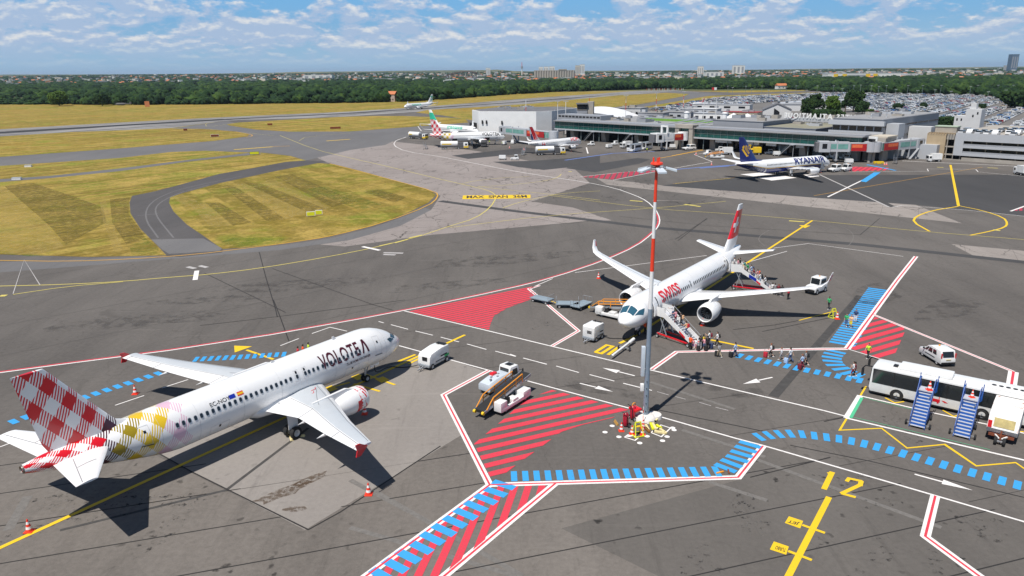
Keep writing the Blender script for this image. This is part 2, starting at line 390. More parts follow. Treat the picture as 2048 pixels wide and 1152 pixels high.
# ============================================================ the ground
base = MB(); n_ = 60
ring = [(-26000, -300), (26000, -300), (26000, 26000), (-26000, 26000)]
def field_mat():
    m, t, b = principled('far_fields'); ob = t.obj()
    v = t.voro(t.vm('ADD', ob, t.vm('MULTIPLY', t.comb(t.noise(ob, .002, 3), t.noise(ob, .0023, 3), 0), (200, 200, 0))), .0035)
    n = t.noise(ob, .004, 4, .6); c = t.mix(t.ramp(n, .4, .6), (.032, .055, .018), (.085, .095, .03))
    c = t.mix(t.ramp(t.xyz(v[1])[0], .7, .75), c, (.22, .19, .07))
    t.link(c, b.inputs['Base Color']); b.inputs['Roughness'].default_value = 1; return m
M_FIELD = field_mat()
go = flat('ground', [ring], M_FIELD, -.25)
air = [g(-500, 186).xy, g(500, 184).xy, g(1100, 176).xy, g(1560, 171).xy, g(2400, 178).xy, g(2700, 300).xy, g(2600, 1500).xy, g(-600, 1500).xy]
flat('airfield_grass', [[Vector((-900, 900)), Vector((-900, -5)), Vector((260, -5)), Vector((900, 300)), g(2500, 186).xy, g(1580, 180).xy, g(1100, 184).xy, g(560, 206).xy, g(240, 209).xy, g(-100, 205).xy]], M_GRASS, -.02)
apr = gp([(-120, 278), (0, 272), (342, 257), (456, 241), (700, 233), (831, 224), (855, 220), (1100, 203), (1217, 192), (1334, 185), (1378, 182), (1466, 185), (1540, 184), (1651, 180), (2260, 181)])+[Vector((900, 500)), Vector((300, -5)), Vector((-300, -5)), Vector((-400, 400))]
flat('apron', [apr], M_APR, 0.0)
run = gp([(-200, 275), (0, 258.5), (239, 245), (455, 234), (700, 223), (834, 214.5), (893, 210), (1039, 198), (1200, 187), (1276, 181.5), (1349, 180.5), (1400, 184.5), (1334, 186), (1240, 190), (1200, 194), (1069, 207), (922, 216.5), (855, 220.5), (831, 224), (700, 233), (456, 241), (342, 256), (0, 272), (-200, 290)])
flat('runway', [run], M_RWY, .004)
flat('taxiway', [gp([(-120, 322), (0, 314), (239, 297), (427, 282), (495, 273), (499, 269), (472, 263), (410, 258), (342, 257), (456, 241.5), (513, 259.5), (581, 263.5), (700, 263), (780, 257), (938, 246), (1000, 243), (1000, 262), (880, 270), (800, 276), (770, 290), (700, 300), (612, 321), (581, 311), (526, 305), (472, 303.5), (410, 301.5), (342, 304), (239, 316), (0, 332), (-120, 342)]),
                gp([(1270, 212), (1305, 205), (1370, 193), (1378, 188), (1290, 188.5), (1349, 181.5), (1445, 188), (1416, 192), (1364, 201), (1287, 215), (1240, 222), (1200, 222)])], M_TAXI, .006)
isl = [gp([(-120, 275), (0, 273), (147, 264), (342, 257), (410, 258), (472, 263), (499, 269), (495, 273), (427, 282), (239, 297), (0, 314), (-120, 322)]),
       gp([(-60, 336), (0, 332), (239, 316), (342, 304), (410, 301.5), (472, 304), (526, 305.6), (581, 312), (612, 321), (571, 324), (513, 335), (439, 348), (351, 372), (308, 383), (264, 392), (259, 405), (261, 427), (281, 458), (316, 493), (333, 511), (176, 514), (0, 509), (-90, 505)]),
       gp([(633, 326), (562.5, 339.5), (439, 366), (365, 386), (340.5, 394.5), (338, 405.5), (347, 423), (373.5, 449), (413, 476), (444, 498), (483, 496), (571, 487), (659, 473.5), (747, 451.6), (813, 427), (857, 405.5), (872, 390), (861, 381), (791, 361.5), (721, 342), (668, 328.5)]),
       gp([(453, 248.5), (478, 245), (600, 238), (688, 233.5), (746, 232), (805, 232), (893, 235), (931, 238), (937, 245), (780, 257), (700, 263), (581, 263.5), (513, 259.5), (458, 251)]),
       gp([(831, 225), (855, 220), (922, 216.5), (1069, 207), (1200, 194), (1217, 192.5), (1290, 188), (1334, 185.5), (1378, 188), (1370, 192), (1305, 204), (1270, 210), (1150, 222), (1060, 236), (940, 240), (886, 231)]),
       gp([(1287, 214), (1364, 201), (1416, 192), (1466, 190), (1651, 184), (1539, 192), (1466, 201), (1393, 208), (1305, 216)])]
for i, P_ in enumerate(isl): flat('grass_island', [P_], M_LAWN if i == 2 else M_GRASS, .03)
flat('access_lane', [gp([(612, 321), (571, 324.5), (513, 335.5), (439, 348.5), (351, 372.5), (309, 384), (265, 392.5), (260, 405), (262, 427), (282, 458), (317, 493), (333, 511), (360, 514), (444, 505), (446, 499), (414, 477), (374, 450), (347, 424), (338, 406), (340, 395), (365, 386.5), (439, 366.5), (562, 340), (633, 327), (650, 323)])], M_PATH, .036)
z_ = zp('O', (-200, 845), (0, 832), (300, 808), (700, 768), (1100, 712), (1400, 680), (1530, 668), (1500, 655), (1400, 668), (1100, 702), (700, 752), (300, 795), (0, 815), (-200, 830))
flat('path', [gp(z_)], M_TAXI, .04)
# ground of different make
area([(600, 300), (655, 325), (791, 361), (868, 383), (881, 392), (862, 420), (800, 452), (700, 480), (640, 489), (690, 493), (860, 470), (1020, 456), (1184, 441), (1225, 441), (1146, 415), (1063, 403), (1180, 366), (1149, 338), (1060, 322), (960, 303), (900, 295), (786, 283), (700, 288)], M_PINK, 1)
area([(338, 512), (444, 501), (571, 490), (660, 477), (747, 455), (813, 431), (850, 415), (862, 420), (800, 452), (700, 480), (560, 500), (380, 515), (0, 545), (0, 524)], M_TAXI, 2)
area(zp('Q', (200, 165), (480, 195), (900, 230), (1150, 250), (1580, 280), (1780, 360), (1500, 330), (1180, 300), (760, 265), (450, 262), (300, 225)), M_BAND, 1)
area(zp('Q', (1735, 450), (2060, 480), (2060, 530), (1830, 500)), M_BAND, 1)
area([(318, 907), (385, 945), (610, 1060), (781, 960), (923, 870), (886, 790), (978, 745), (860, 706), (600, 790)], M_SLAB, 1)
area([(-300, 1140), (-300, 940), (140, 850), (300, 905), (610, 1060), (923, 870), (980, 969), (1476, 956), (1526, 892), (2200, 1085), (2400, 1500), (-300, 1500)], M_LOW, 1)
area(zp('Q', (480, 197), (860, 152), (2050, 150), (2050, 330), (1590, 281), (1150, 250), (900, 230)), M_DARK, 1)
area(zp('K', (600, 640), (1330, 560), (1500, 600), (760, 672)), M_DARK, 2); area(zp('K', (1000, 700), (1400, 690), (2048, 640), (2048, 722), (1500, 780), (1250, 752)), M_DARK, 2)
area(zp('L', (0, 915), (850, 795), (1000, 812), (870, 862), (350, 962)), M_DARK, 2)
area([(1500, 880), (1560, 865), (1640, 876), (1790, 905), (2048, 960), (2300, 1010), (2300, 1060), (2048, 1003), (1830, 945), (1660, 912), (1527, 889)], M_APR, 2)
area([(1062, 404), (1310, 400), (1450, 404), (2200, 500), (2200, 470), (1924, 447), (1180, 366)], M_APR, 2)
flat('car_park', [gp([(1290, 232), (1440, 192), (1660, 185), (2300, 189), (2400, 330), (2000, 300), (1700, 262), (1500, 240)])], M_LOT, .012)
LAYZ = 0
# dark bands and tracks
M_RWD = stain_mat('runway_rubber', (.028, .027, .027), .28, .35, .88)
put(M_RWD, 2, strip(gp([(-200, 278), (0, 265.5), (239, 251), (455, 238.5)]), 15)); put(M_RWD, 2, strip(gp([(455, 238.5), (700, 226.5), (900, 213.5), (1040, 204), (1200, 191.5)]), 9))
M_OILY = asphalt('oily_apron', (.080, .073, .067), (.145, .132, .120), crack=.1, stain=1.0)
area([(1123, 1057), (1476, 960), (1526, 893), (1864, 991), (2300, 1118), (2400, 1500), (1500, 1500), (1322, 1155)], M_OILY, 2)
line(zp('P', (720, 400), (655, 310), (680, 240), (780, 190), (900, 160), (1100, 120)), .35, M_TAXI, 10, smooth=2); line(zp('P', (790, 400), (700, 290), (720, 240), (830, 190), (950, 160)), .35, M_TAXI, 10, smooth=2); line(zp('P', (625, 300), (720, 290)), .4, M_TAXI, 10)
area(zp('P', (690, 408), (925, 403), (1010, 448), (1000, 460), (770, 474), (740, 455)), M_TAXI, 10)
line([(880, 402), (1020, 421), (1304, 455), (1720, 489), (2100, 530)], 2.3, M_DARK, 3)
line(zp('C', (2048, 560), (1540, 1150)), 1.0, M_SEAML, 3); line(zp('Q', (1180, 152), (1480, 290)), 2.0, M_SEAML, 3); line(zp('Q', (1165, 150), (1465, 290)), .5, P_WF, 5)
for a_, b_ in ((('I', (0, 470), (800, 704)), 0), (('I', (110, 290), (830, 704)), 0), (('I', (1600, 0), (2000, 130)), 0), (('I', (1730, 250), (2010, 340)), 0), (('J', (60, 150), (1430, 655)), 0), (('A', (1750, 900), (2048, 1060)), 0), (('H', (960, 410), (2048, 760)), 0)):
    line(zp(a_[0], *a_[1:]), .45, M_GHOST, 3)
line(zp('A', (140, 980), (40, 1151)), .7, M_GHOST, 3); line(zp('A', (1540, 640), (1130, 950), (300, 1151)), .3, M_SEAML, 3)
# joints of the concrete: one family running away to the right, cracks crossing it
hatch([(-500, 1000), (150, 860), (380, 905), (600, 1062), (930, 868), (980, 968), (1476, 954), (1527, 891), (2300, 1105), (2600, 1500), (-700, 1500)], (1032, 1121), (1550, 1018), .11, 4.9, M_SEAM, 3)
hatch([(809, 626), (980, 664), (1300, 742), (1526, 795), (1690, 834), (2250, 960), (2250, 1090), (1286, 824), (1100, 775), (798, 692)], (1032, 1121), (1550, 1018), .05, 7.3, M_SEAM, 3)
hatch([(850, 415), (1300, 470), (1700, 495), (1400, 560), (1100, 560), (809, 620), (0, 742), (-300, 780), (-300, 545), (0, 548)], (0, 700), (700, 560), .06, 13, M_SEAML, 3)
for s_ in (zp('B', (430, 0), (465, 90), (520, 240)), zp('P', (1180, 465), (1210, 580), (1255, 728), (1262, 760)), zp('P', (930, 560), (1230, 705), (1300, 740)), zp('P', (1240, 540), (1700, 705), (1790, 730)),
           zp('A', (795, 768), (960, 860), (1540, 1148), (1700, 1060), (2048, 830), (2200, 730)), zp('B', (0, 150), (500, 92), (1200, 0)), zp('H', (930, 740), (1540, 865), (2048, 965), (2400, 1040)), zp('J', (0, 280), (600, 130)), zp('J', (300, 40), (900, 160), (2048, 430)),
           zp('Q', (540, 430), (680, 340)), zp('Q', (1340, 410), (1425, 338)), zp('Q', (300, 330), (680, 370), (1340, 410)), zp('C', (60, 95), (340, 140), (480, 120)), zp('E', (170, 1020), (700, 960), (1000, 905)), zp('E', (540, 1045), (1400, 870)), zp('G', (0, 835), (225, 790)), zp('C', (980, 240), (1150, 108))):
    line(s_, .13, M_SEAM, 4)
rnd = random.Random(3)
for k in range(60):                                     # short wandering cracks in the old concrete
    x = rnd.uniform(650, 1500); y = 335+(x-650)*.05+rnd.uniform(-20, 40); P_ = [(x, y)]
    for _ in range(5): x += rnd.uniform(-10, 16); y += rnd.uniform(-3, 4); P_.append((x, y))
    line(P_, .13, M_SEAM, 4)
# ---- white and red lines
wl = [(-200, 775), (0, 745), (440, 688), (809, 622), (1020, 577), (1105, 556), (1212, 520), (1273, 492), (1304, 468), (1318, 451), (1320, 437), (1312, 420), (1294, 402), (1271, 391), (1229.6, 376), (1169.4, 364), (1100, 354), (1026, 342), (954, 327.7), (882.5, 313.3), (810.8, 303), (786, 290.7), (792, 280.5), (811, 275)]
line(wl[:12], .25, P_W, 5, smooth=1); line(wl[:12], .26, P_R, 5, off=.34, smooth=1); line(wl[11:], .3, P_W, 5, smooth=1)
line([(808.6, 622), (974.5, 661.5), (1100, 692), (1300, 740), (1526, 793), (1648, 821.6), (1692, 833)], .22, P_W)
line([(798, 691.6), (978, 741), (1100, 774.4), (1286, 824), (1470, 876.6), (1527, 891.5), (1864, 989.7), (2048, 1043.8), (2300, 1118)], .2, P_W)
for s_ in (zp('A', (575, 527), (720, 478)), zp('A', (810, 440), (940, 398)), zp('B', (655, 197), (760, 160), (860, 183)), zp('B', (470, 268), (578, 226)), zp('A', (0, 735), (60, 712)), zp('C', (380, 425), (1150, 325)), zp('C', (1540, 282), (1745, 255), (2300, 330)),
           zp('C', (110, 520), (250, 460)), zp('F', (245, 708), (740, 860)), zp('C', (1300, 390), (1620, 300))):
    line(s_, .15, P_W)
for k, q in (('B', [(1117, 145, 1217, 172), (1260, 182, 1362, 207), (1408, 218, 1515, 246), (1562, 258, 1675, 290), (1727, 300, 1847, 331), (1892, 341, 2028, 376), (1045, 126, 1075, 135)]), ('C', [(0, 902, 35, 915), (78, 925, 215, 962), (270, 972, 403, 1010), (465, 1022, 610, 1060), (662, 1073, 830, 1115)]), ('H', [(620, 428, 985, 520)])):
    for a_ in q: line(zp(k, a_[:2], a_[2:]), .16, P_W)
for a_ in ((1050, 535, 1200, 578), (1285, 598, 1415, 632), (1590, 672, 1740, 715), (1800, 735, 1960, 775)): line(zp('H', a_[:2], a_[2:]), .1, P_WF)
def arrow(k, tail, neck, h): line(zp(k, tail, neck), .2, P_W); area(zp(k, *h), P_W, 6)
arrow('H', (765, 332), (560, 280), [(350, 230), (575, 262), (530, 298)]); arrow('H', (62, 428), (265, 478), [(250, 495), (300, 462), (490, 538)])
arrow('C', (1535, 1038), (1455, 1055), [(1440, 1046), (1465, 1068), (1362, 1077)]); arrow('J', (1230, 257), (1445, 316), [(1445, 298), (1432, 330), (1665, 378)])
rwr([(978, 741), (887, 790), (979.5, 970)], .6); rwr([(680, 1190), (733, 1152), (979.5, 970), (1476, 955), (1526, 892)]); rwr([(1111, 967), (889, 1152), (840, 1192)])
rwr([(1832, 513), (1795, 560), (1694, 698)], .75); line([(1694, 698), (1648, 698), (1560, 699.7)], .7, P_W); line([(1694, 698), (1648, 698), (1560, 699.7)], .16, P_RD, 6)
rwr([(1694, 698), (1560, 699.7), (1353, 704), (1303.7, 739)], .6); rwr([(1746, 629), (2027, 743.6)], .5); rwr([(2027, 743.6), (2018, 800)], .95)
rwr([(1079, 571), (1058, 578), (1157, 662), (1104, 692.4)], .55); rwr([(1870.6, 992), (1850.5, 1073), (1957.6, 1152), (2040, 1212)], .66)
hatch([(818, 623), (978, 660), (981, 648), (988, 632), (1015, 616), (1053, 602), (1074, 595), (1057, 579), (1066, 573)], (818, 623), (1066, 573), .56, .2)
hatch([(1104, 780), (1257, 820), (1225, 836), (1165, 850), (1123, 864), (1096, 884), (1069, 904), (1038, 926), (1007, 950), (984, 962), (948, 888), (1008, 838), (1050, 800)], (949, 903), (1123, 863), .72, .66)
hatch([(986, 972), (1102, 969), (890, 1147), (840, 1192), (690, 1192)], (1040, 972), (1006, 1072), .55, .5)
hatch([(1750, 634), (1808, 656), (1809, 665), (1788, 713), (1763, 719), (1700, 697)], (1704, 700), (1809, 670), .85, .6)
hatch([(1163, 354), (1250, 344), (1327, 340), (1226, 359)], (1250, 344), (1244, 357), 1.2, .5, P_RD)
line(zp('L', (180, 1015), (700, 960), (1150, 938), (1720, 838), (1510, 755), (1640, 740)), .28, P_W); line(zp('L', (560, 1055), (1150, 938)), .28, P_W)
area(zp('d', (1740, 588), (2048, 600), (2048, 625), (1700, 640)), P_RD, 5); hatch(zp('d', (1740, 588), (2148, 600), (2148, 630), (1700, 645)), (1710, 340), (1700, 346), .8, .7, P_R, 6)
# ---- blue walkways
ladder([(20, 846), (66, 830), (190, 788), (330, 743)], 1.25, .62, .48, skew=.0)
ladder([(388, 719), (470, 715), (580, 708)], 1.5, .46, .36, skew=0)
ladder([(1022, 953), (1440, 943), (1450, 940)], 1.55, .5, .42, skew=0); ladder([(1447, 939), (1472, 920), (1501, 888), (1508, 880)], 1.9, .6, .42, skew=0)
ladder([(1513, 875), (1545, 869), (1590, 867), (1640, 873), (1700, 881), (1790, 903), (1880, 928), (1960, 950), (2048, 974), (2200, 1015)], 1.5, .52, .5, smooth=2)
ladder([(1012, 966), (990, 985), (766, 1150), (720, 1182)], 2.0, .72, .5, skew=0)
ladder([(1758, 578), (1681, 693)], 2.9, .64, .36, z=4); ladder([(1674, 702), (1663, 712), (1664, 722), (1671, 731), (1684, 739), (1703, 748), (1722, 754)], 2.1, .62, .5, z=4, smooth=2)
ladder([(1475, 711), (1609, 740), (1667, 751), (1737, 765)], 1.5, .56, .5, z=8, skew=0)
line(zp('L', (0, 822), (550, 742), (1050, 720)), 1.0, P_BD, 6); line(zp('L', (1290, 930), (1700, 895), (2048, 875)), 1.0, P_BD, 6); line(zp('d', (0, 605), (330, 580)), 1.3, P_BD, 6)
area(zp('M', (1640, 832), (1780, 742), (1850, 742), (1700, 842)), P_B, 6); line(zp('f', (300, 720), (620, 785)), 1.0, P_B, 6)
# ---- yellow lines
line([(-150, 1184), (0, 1096), (733, 760.5), (930, 670)], .38, P_Y, 6)
for q in (((655, 777), (700, 765)), ((728, 748), (790, 770)), ((707, 768), (760, 783))): line(q, .3, P_Y, 6)
for c_ in ((716, 754), (764, 759), (661, 777)): area([(c_[0]-14, c_[1]), (c_[0]+2, c_[1]-6), (c_[0]+15, c_[1]+1), (c_[0]-1, c_[1]+7)], P_Y, 6)
line(zp('B', (1160, 360), (1260, 320)), .38, P_Y, 6); line(zp('B', (1220, 375), (1290, 340)), .3, P_Y, 6)
area(zp('B', (200, 268), (305, 272), (203, 308)), P_Y, 6); line(zp('B', (272, 293), (430, 348)), .35, P_Y, 6)
ty = [(560, 271), (629, 299), (700, 316), (780, 334), (878, 358), (936, 371), (977, 381), (989, 388), (993, 395), (980, 416), (950, 437), (900, 452), (844, 471)]
line(ty, .28, P_YF, 6, smooth=1); line([(844, 471), (756, 494), (650, 515), (518, 537), (413, 549.5), (347, 554), (246, 563), (132, 569), (0, 572.5), (-100, 574)], .3, P_YF, 6, smooth=1)
line(zp('P', (60, 658), (300, 622), (560, 600)), .25, P_YF, 6, smooth=1)
for s_ in (zp('K', (1100, 1151), (1240, 1100), (1500, 1040), (1700, 1005), (2048, 985)), zp('K', (850, 940), (1150, 975), (1640, 1025), (2048, 1075)), zp('K', (700, 915), (830, 885), (1100, 855), (1360, 845)), zp('K', (870, 945), (1250, 920), (1560, 880), (1650, 845), (1670, 820)),
           zp('Q', (0, 240), (450, 298), (800, 320), (1130, 347), (1600, 395), (2048, 430), (2300, 455)), zp('Q', (-430, 378), (0, 325), (450, 295), (760, 265)), zp('O', (1345, 490), (1210, 510), (1200, 490), (1250, 480)), zp('O', (1750, 590), (1790, 565), (2048, 545)), zp('Q', (540, 188), (780, 166)), zp('O', (1215, 520), (1600, 560))):
    line(s_, .22, P_YF, 6, smooth=1)
line(zp('Q', (1140, 241), (1870, 117)), .2, P_O, 6); line(zp('Q', (530, 190), (800, 163)), .15, P_O, 6)
line(zp('P', (-100, 502), (0, 503), (300, 508), (600, 497), (900, 475), (1100, 450), (1300, 425), (1500, 395), (1750, 330), (1950, 255), (1995, 215), (1985, 190), (1800, 140), (1500, 62)), .33, P_O, 9, smooth=1)
line(zp('O', (1380, 538), (1470, 553), (1480, 562), (1440, 570)), .5, P_O, 12, smooth=1)
line([(1239, 687), (1269.6, 672), (1625, 441)], .42, P_Y, 6); area(zp('C', (1690, 148), (1758, 150), (1725, 165)), P_Y, 7); line(zp('C', (1632, 122), (1722, 128)), .9, P_YF, 6)
line([(1422, 680), (1507, 697.5)], .42, P_Y, 6); line([(1598, 641), (1671, 622)], .18, P_Y, 6)
line([(1658, 994.5), (1577, 1152), (1555, 1195)], .44, P_Y, 6); line(zp('J', (390, 637), (560, 697)), .26, P_Y, 7); line(zp('J', (285, 832), (462, 900)), .26, P_Y, 7)
area(zp('J', (290, 572), (397, 607), (375, 663), (260, 622)), P_Y, 6); area(zp('J', (178, 760), (290, 798), (270, 860), (148, 820)), P_Y, 6)
line(zp('J', (552, 370), (615, 240)), .42, P_Y, 6); line(zp('J', (612, 250), (578, 250)), .25, P_Y, 7)
line(zp('J', (722, 312), (742, 284)), .3, P_Y, 6); line(zp('J', (732, 287), (840, 310)), .32, P_Y, 6); line(zp('J', (832, 306), (822, 345)), .36, P_Y, 7); line(zp('J', (826, 336), (682, 402)), .34, P_Y, 6); line(zp('J', (680, 400), (790, 430)), .32, P_Y, 7)
line(zp('V', (1155, 1035), (1330, 925), (1425, 945), (1250, 1055), (1150, 1032)), .42, P_Y, 6); line(zp('V', (1350, 1075), (1510, 958)), .42, P_Y, 6)
for s_ in (zp('G', (430, 475), (160, 925), (590, 905), (850, 1108), (1240, 1070), (1360, 1151), (1560, 1290)), zp('G', (625, 592), (725, 645), (820, 632)), zp('G', (1215, 720), (1330, 785), (1400, 765)), zp('J', (1455, 37), (1690, 195), (1985, 170), (2100, 250)), zp('G', (1960, 935), (2048, 940))):
    line(s_, .18, P_Y, 4)
line([(1901, 330), (1917, 412)], .62, P_Y, 6)
line(zp('Q', (1765, 287), (1650, 305), (1580, 330), (1568, 355), (1640, 395)), .45, P_Y, 6, smooth=1); line(zp('Q', (1770, 285), (1870, 305), (1960, 335), (1977, 360), (1965, 378), (1900, 395), (1815, 412)), .4, P_Y, 6, smooth=1)
line([(468, 299.4), (545, 293.6)], 1.6, P_Y, 7); line([(653, 282), (700, 278.5)], 1.5, P_Y, 7); line([(545, 293), (580, 292)], .8, P_O, 7)
for q in ((759, 492, 786, 486), (790, 486, 815, 479), (818, 476, 845, 470)): line([q[:2], q[2:]], .45, P_YF, 7)
for s_ in (zp('Q', (345, 262), (400, 266)), zp('Q', (580, 278), (650, 288)), zp('Q', (1915, 388), (1945, 392)), zp('P', (0, 664), (30, 663)), zp('L', (40, 955), (80, 955)), zp('Q', (1672, 118), (1700, 119)), zp('Q', (1890, 120), (1935, 122))): line(s_, .9, P_YF, 7)
line(zp('L', (1100, 800), (1620, 705)), .6, P_O, 7); line(zp('L', (1250, 770), (1650, 690)), .5, P_O, 7)
area([(924.6, 398.6), (1061, 396.6), (1061, 389.6), (926, 391)], P_Y, 7)
# ---- white blocks, stand 12 box, mast base marks
line([(1655.5, 394), (1757, 345)], .5, P_W)
for q in (((412, 762), (610, 745), (745, 762), (545, 783)), ((590, 797), (850, 775), (990, 797), (735, 825)), ((1060, 765), (1200, 765), (1225, 780), (1110, 795))): area(zp('M', *q), P_W, 6)
line(zp('Q', (1240, 138), (1635, 135), (1630, 125), (1840, 127), (1850, 138), (2100, 162)), .22, P_W); line(zp('Q', (1990, 308), (2048, 287), (2148, 262)), .5, P_W); hatch(zp('Q', (2000, 306), (2048, 290), (2200, 255), (2200, 306)), (2048, 416), (2048, 420), .6, .3, P_RD)
line(zp('Q', (1480, 290), (1520, 283), (1800, 303), (2100, 335)), .2, P_W); line(zp('N', (430, 1010), (2048, 1085), (2500, 1105)), .5, P_W)
line(zp('G', (365, 572), (915, 700)), .22, P_W); line(zp('G', (1090, 742), (1740, 880), (2300, 1020)), .22, P_W); line(zp('G', (370, 570), (228, 802)), .55, P_W); line(zp('G', (225, 800), (1700, 1151), (2300, 1290)), .26, P_W)
line(zp('G', (388, 592), (272, 800)), .3, P_G, 6); line(zp('G', (400, 592), (900, 712)), .06, P_G, 6); line(zp('G', (300, 792), (1700, 1125)), .06, P_G, 6)
line(zp('P', (896, 550), (888, 592)), .75, P_W, 7); line(zp('P', (1650, 440), (1728, 457)), .75, P_W, 7)
for q in ((853, 532, 888, 540), (908, 527, 943, 535), (1745, 468, 1835, 470), (1745, 476, 1800, 478)): line(zp('P', q[:2], q[2:]), .8, P_WF, 6)
line(zp('P', (60, 655), (110, 500), (182, 615)), .14, P_WF, 10); line(zp('L', (250, 672), (272, 740)), .3, P_W, 7); line(zp('K', (1915, 560), (1930, 620)), .5, P_W, 7)
line(zp('b', (0, 360), (190, 290)), .3, P_W, 7); line(zp('b', (390, 105), (450, 190), (640, 200)), .35, P_W, 7); line(zp('b', (20, 370), (430, 390)), .25, P_WF, 7)
for x, y in ((165, 715), (0, 860), (320, 968), (800, 1110), (970, 955), (1325, 1058), (1430, 963), (1590, 810), (1560, 760)):
    c_ = g(*zp('X', (x, y))[0]).xy; put(P_W, 5, [[c_+Vector((math.cos(t*R(30)), math.sin(t*R(30))))*.24 for t in range(12)]])
for q in ((450, 975, 530, 920, 780, 975, 690, 1050, 450, 975), (1070, 875, 1300, 965, 1510, 765, 1290, 695, 1060, 870)):
    line(zp('X', *[(q[i], q[i+1]) for i in range(0, len(q), 2)]), .13, P_W)
area(zp('X', (480, 965), (540, 925), (650, 948), (560, 970)), P_W, 5); line(zp('X', (1030, 510), (1090, 470)), .1, P_W)
# C: faint turning circles
for q in (('C', [(1490, 270), (1440, 225), (1520, 170), (1620, 152), (1880, 130), (2020, 190), (1990, 270), (1900, 300)]),): line(zp(q[0], *q[1]), .14, M_GHOST, 4, smooth=2)

def text_mesh(txt, h=1.0, bold=0.0, space=1.0, cut=None, shear=0, sx=1.0, font=None):
    """flat lettering of cap height h in the XY plane from the origin: returns (verts, faces, width)"""
    cu = bpy.data.curves.new('t', 'FONT'); cu.body = txt; cu.size = h/.7; cu.offset = bold*h; cu.space_character = space; cu.resolution_u = 3; cu.shear = shear
    ob = bpy.data.objects.new('t', cu); COL.objects.link(ob); dg = bpy.context.evaluated_depsgraph_get(); dg.update()
    me = bpy.data.meshes.new_from_object(ob.evaluated_get(dg)); bpy.data.objects.remove(ob); bpy.data.curves.remove(cu)
    bm = bmesh.new(); bm.from_mesh(me); bpy.data.meshes.remove(me)
    bmesh.ops.remove_doubles(bm, verts=bm.verts, dist=1e-4)
    for v in bm.verts: v.co.x *= sx
    if cut:
        ys = [v.co.y for v in bm.verts]; y = math.floor(min(ys)/cut)*cut+cut*.37
        while y < max(ys):
            bmesh.ops.bisect_plane(bm, geom=bm.verts[:]+bm.edges[:]+bm.faces[:], plane_co=(0, y, 0), plane_no=(0, 1, 0)); y += cut
        bmesh.ops.triangulate(bm, faces=bm.faces)
    bm.verts.ensure_lookup_table(); bm.verts.index_update()
    vs = [tuple(v.co) for v in bm.verts]; fs = [tuple(v.index for v in f.verts) for f in bm.faces]; bm.free()
    wd = max((v[0] for v in vs), default=0); return vs, fs, wd
def gtext(txt, a, b, top, mt, z=8, bold=.02):
    """lettering painted on the ground: baseline from pixel a to pixel b, cap line through pixel top above a"""
    vs, fs, wd = text_mesh(txt, 1, bold); A, B, T_ = gp([a, b, top]); U = (B-A)/wd; V_ = T_-A
    put(mt, z, [[A+U*vs[i][0]+V_*vs[i][1] for i in f] for f in fs])
gtext('MAX  SPAN  36M', zp('K', (742, 1056))[0], zp('K', (1340, 1050))[0], zp('K', (744, 1032))[0], P_K, 8, .04)
gtext('JET', zp('J', (367, 622))[0], zp('J', (290, 600))[0], zp('J', (355, 640))[0], P_K); gtext('TURBO', zp('J', (272, 815))[0], zp('J', (195, 793))[0], zp('J', (262, 840))[0], P_K)
def blot(px, py, wx, wy, mt, n=14, rot=0.0):
    c_ = g(px, py).xy; P_ = []
    for k in range(n): a = 2*math.pi*k/n; r_ = rnd.uniform(.7, 1.15); x, y = math.cos(a)*wx*r_, math.sin(a)*wy*r_; P_.append(c_+Vector((x*math.cos(rot)-y*math.sin(rot), x*math.sin(rot)+y*math.cos(rot))))
    put(mt, 4, [P_])
blot(565, 985, 2.6, .8, M_BRN, rot=.7); blot(620, 960, 1.8, .5, M_BRN, rot=.8); blot(590, 1018, 1.0, .4, M_BRN)
for q in ((1500, 1025, 3, 1.2), (1400, 1100, 1.5, .9), (1405, 1142, 2, .7), (1480, 1015, 1.2, .8), (1690, 965, 2.5, 1.0), (1760, 1005, 2.2, .9), (1765, 1100, 1.8, .9), (1930, 1050, 1.6, 1.0), (1975, 1060, 2.2, 1.2), (1890, 1120, 2.2, 1.2), (1640, 1085, 1.2, .6), (150, 1000, 5, 1.6), (230, 1020, 5, 1.4), (330, 1000, 4, 1.2), (330, 1060, 4, 1.0), (1780, 840, 3.2, 1.0), (1820, 870, 2.0, .8), (1160, 610, 2, 1), (1080, 650, 2, 1.2), (30, 1070, 3, 1)): blot(*q[:4], M_OIL, rot=rnd.uniform(0, 1.5))
for q in ((600, 570, 14, 3.5, .2), (300, 640, 12, 3, .25), (1000, 520, 16, 4, .3), (1750, 590, 9, 3, .9), (1900, 620, 8, 3, .6), (900, 570, 10, 2.5, .3), (420, 600, 9, 2, .2), (1450, 780, 5, 1.5, -.3), (1210, 780, 6, 1.2, -.4)): blot(*q[:4], M_RUBB, rot=q[4])
M_SWA = stain_mat('dark_mown_swathe', (.150, .112, .016), .30, .55, .55, .32); M_SWL = stain_mat('pale_mown_swathe', (.45, .33, .09), .34, .5, .5, .3); M_SWG = stain_mat('green_swathe', (.13, .20, .012), .40, .4, .5, .3)
for q in (((1010, 165), (1060, 160), (1300, 315), (1215, 325)), ((1110, 150), (1175, 150), (1490, 270), (1400, 285)), ((935, 240), (1000, 240), (1145, 330), (1060, 345)), ((1250, 120), (1330, 110), (1620, 235), (1510, 260)), ((1650, 190), (1720, 180), (1850, 215), (1800, 240))): area(zp('P', *q), M_SWA, 9)
for q in (((1060, 160), (1110, 150), (1400, 285), (1300, 315)), ((860, 250), (935, 240), (1060, 345), (960, 350)), ((1180, 150), (1240, 130), (1500, 262), (1470, 275)), ((780, 215), (830, 200), (900, 235), (850, 260))): area(zp('P', *q), M_SWL, 9)
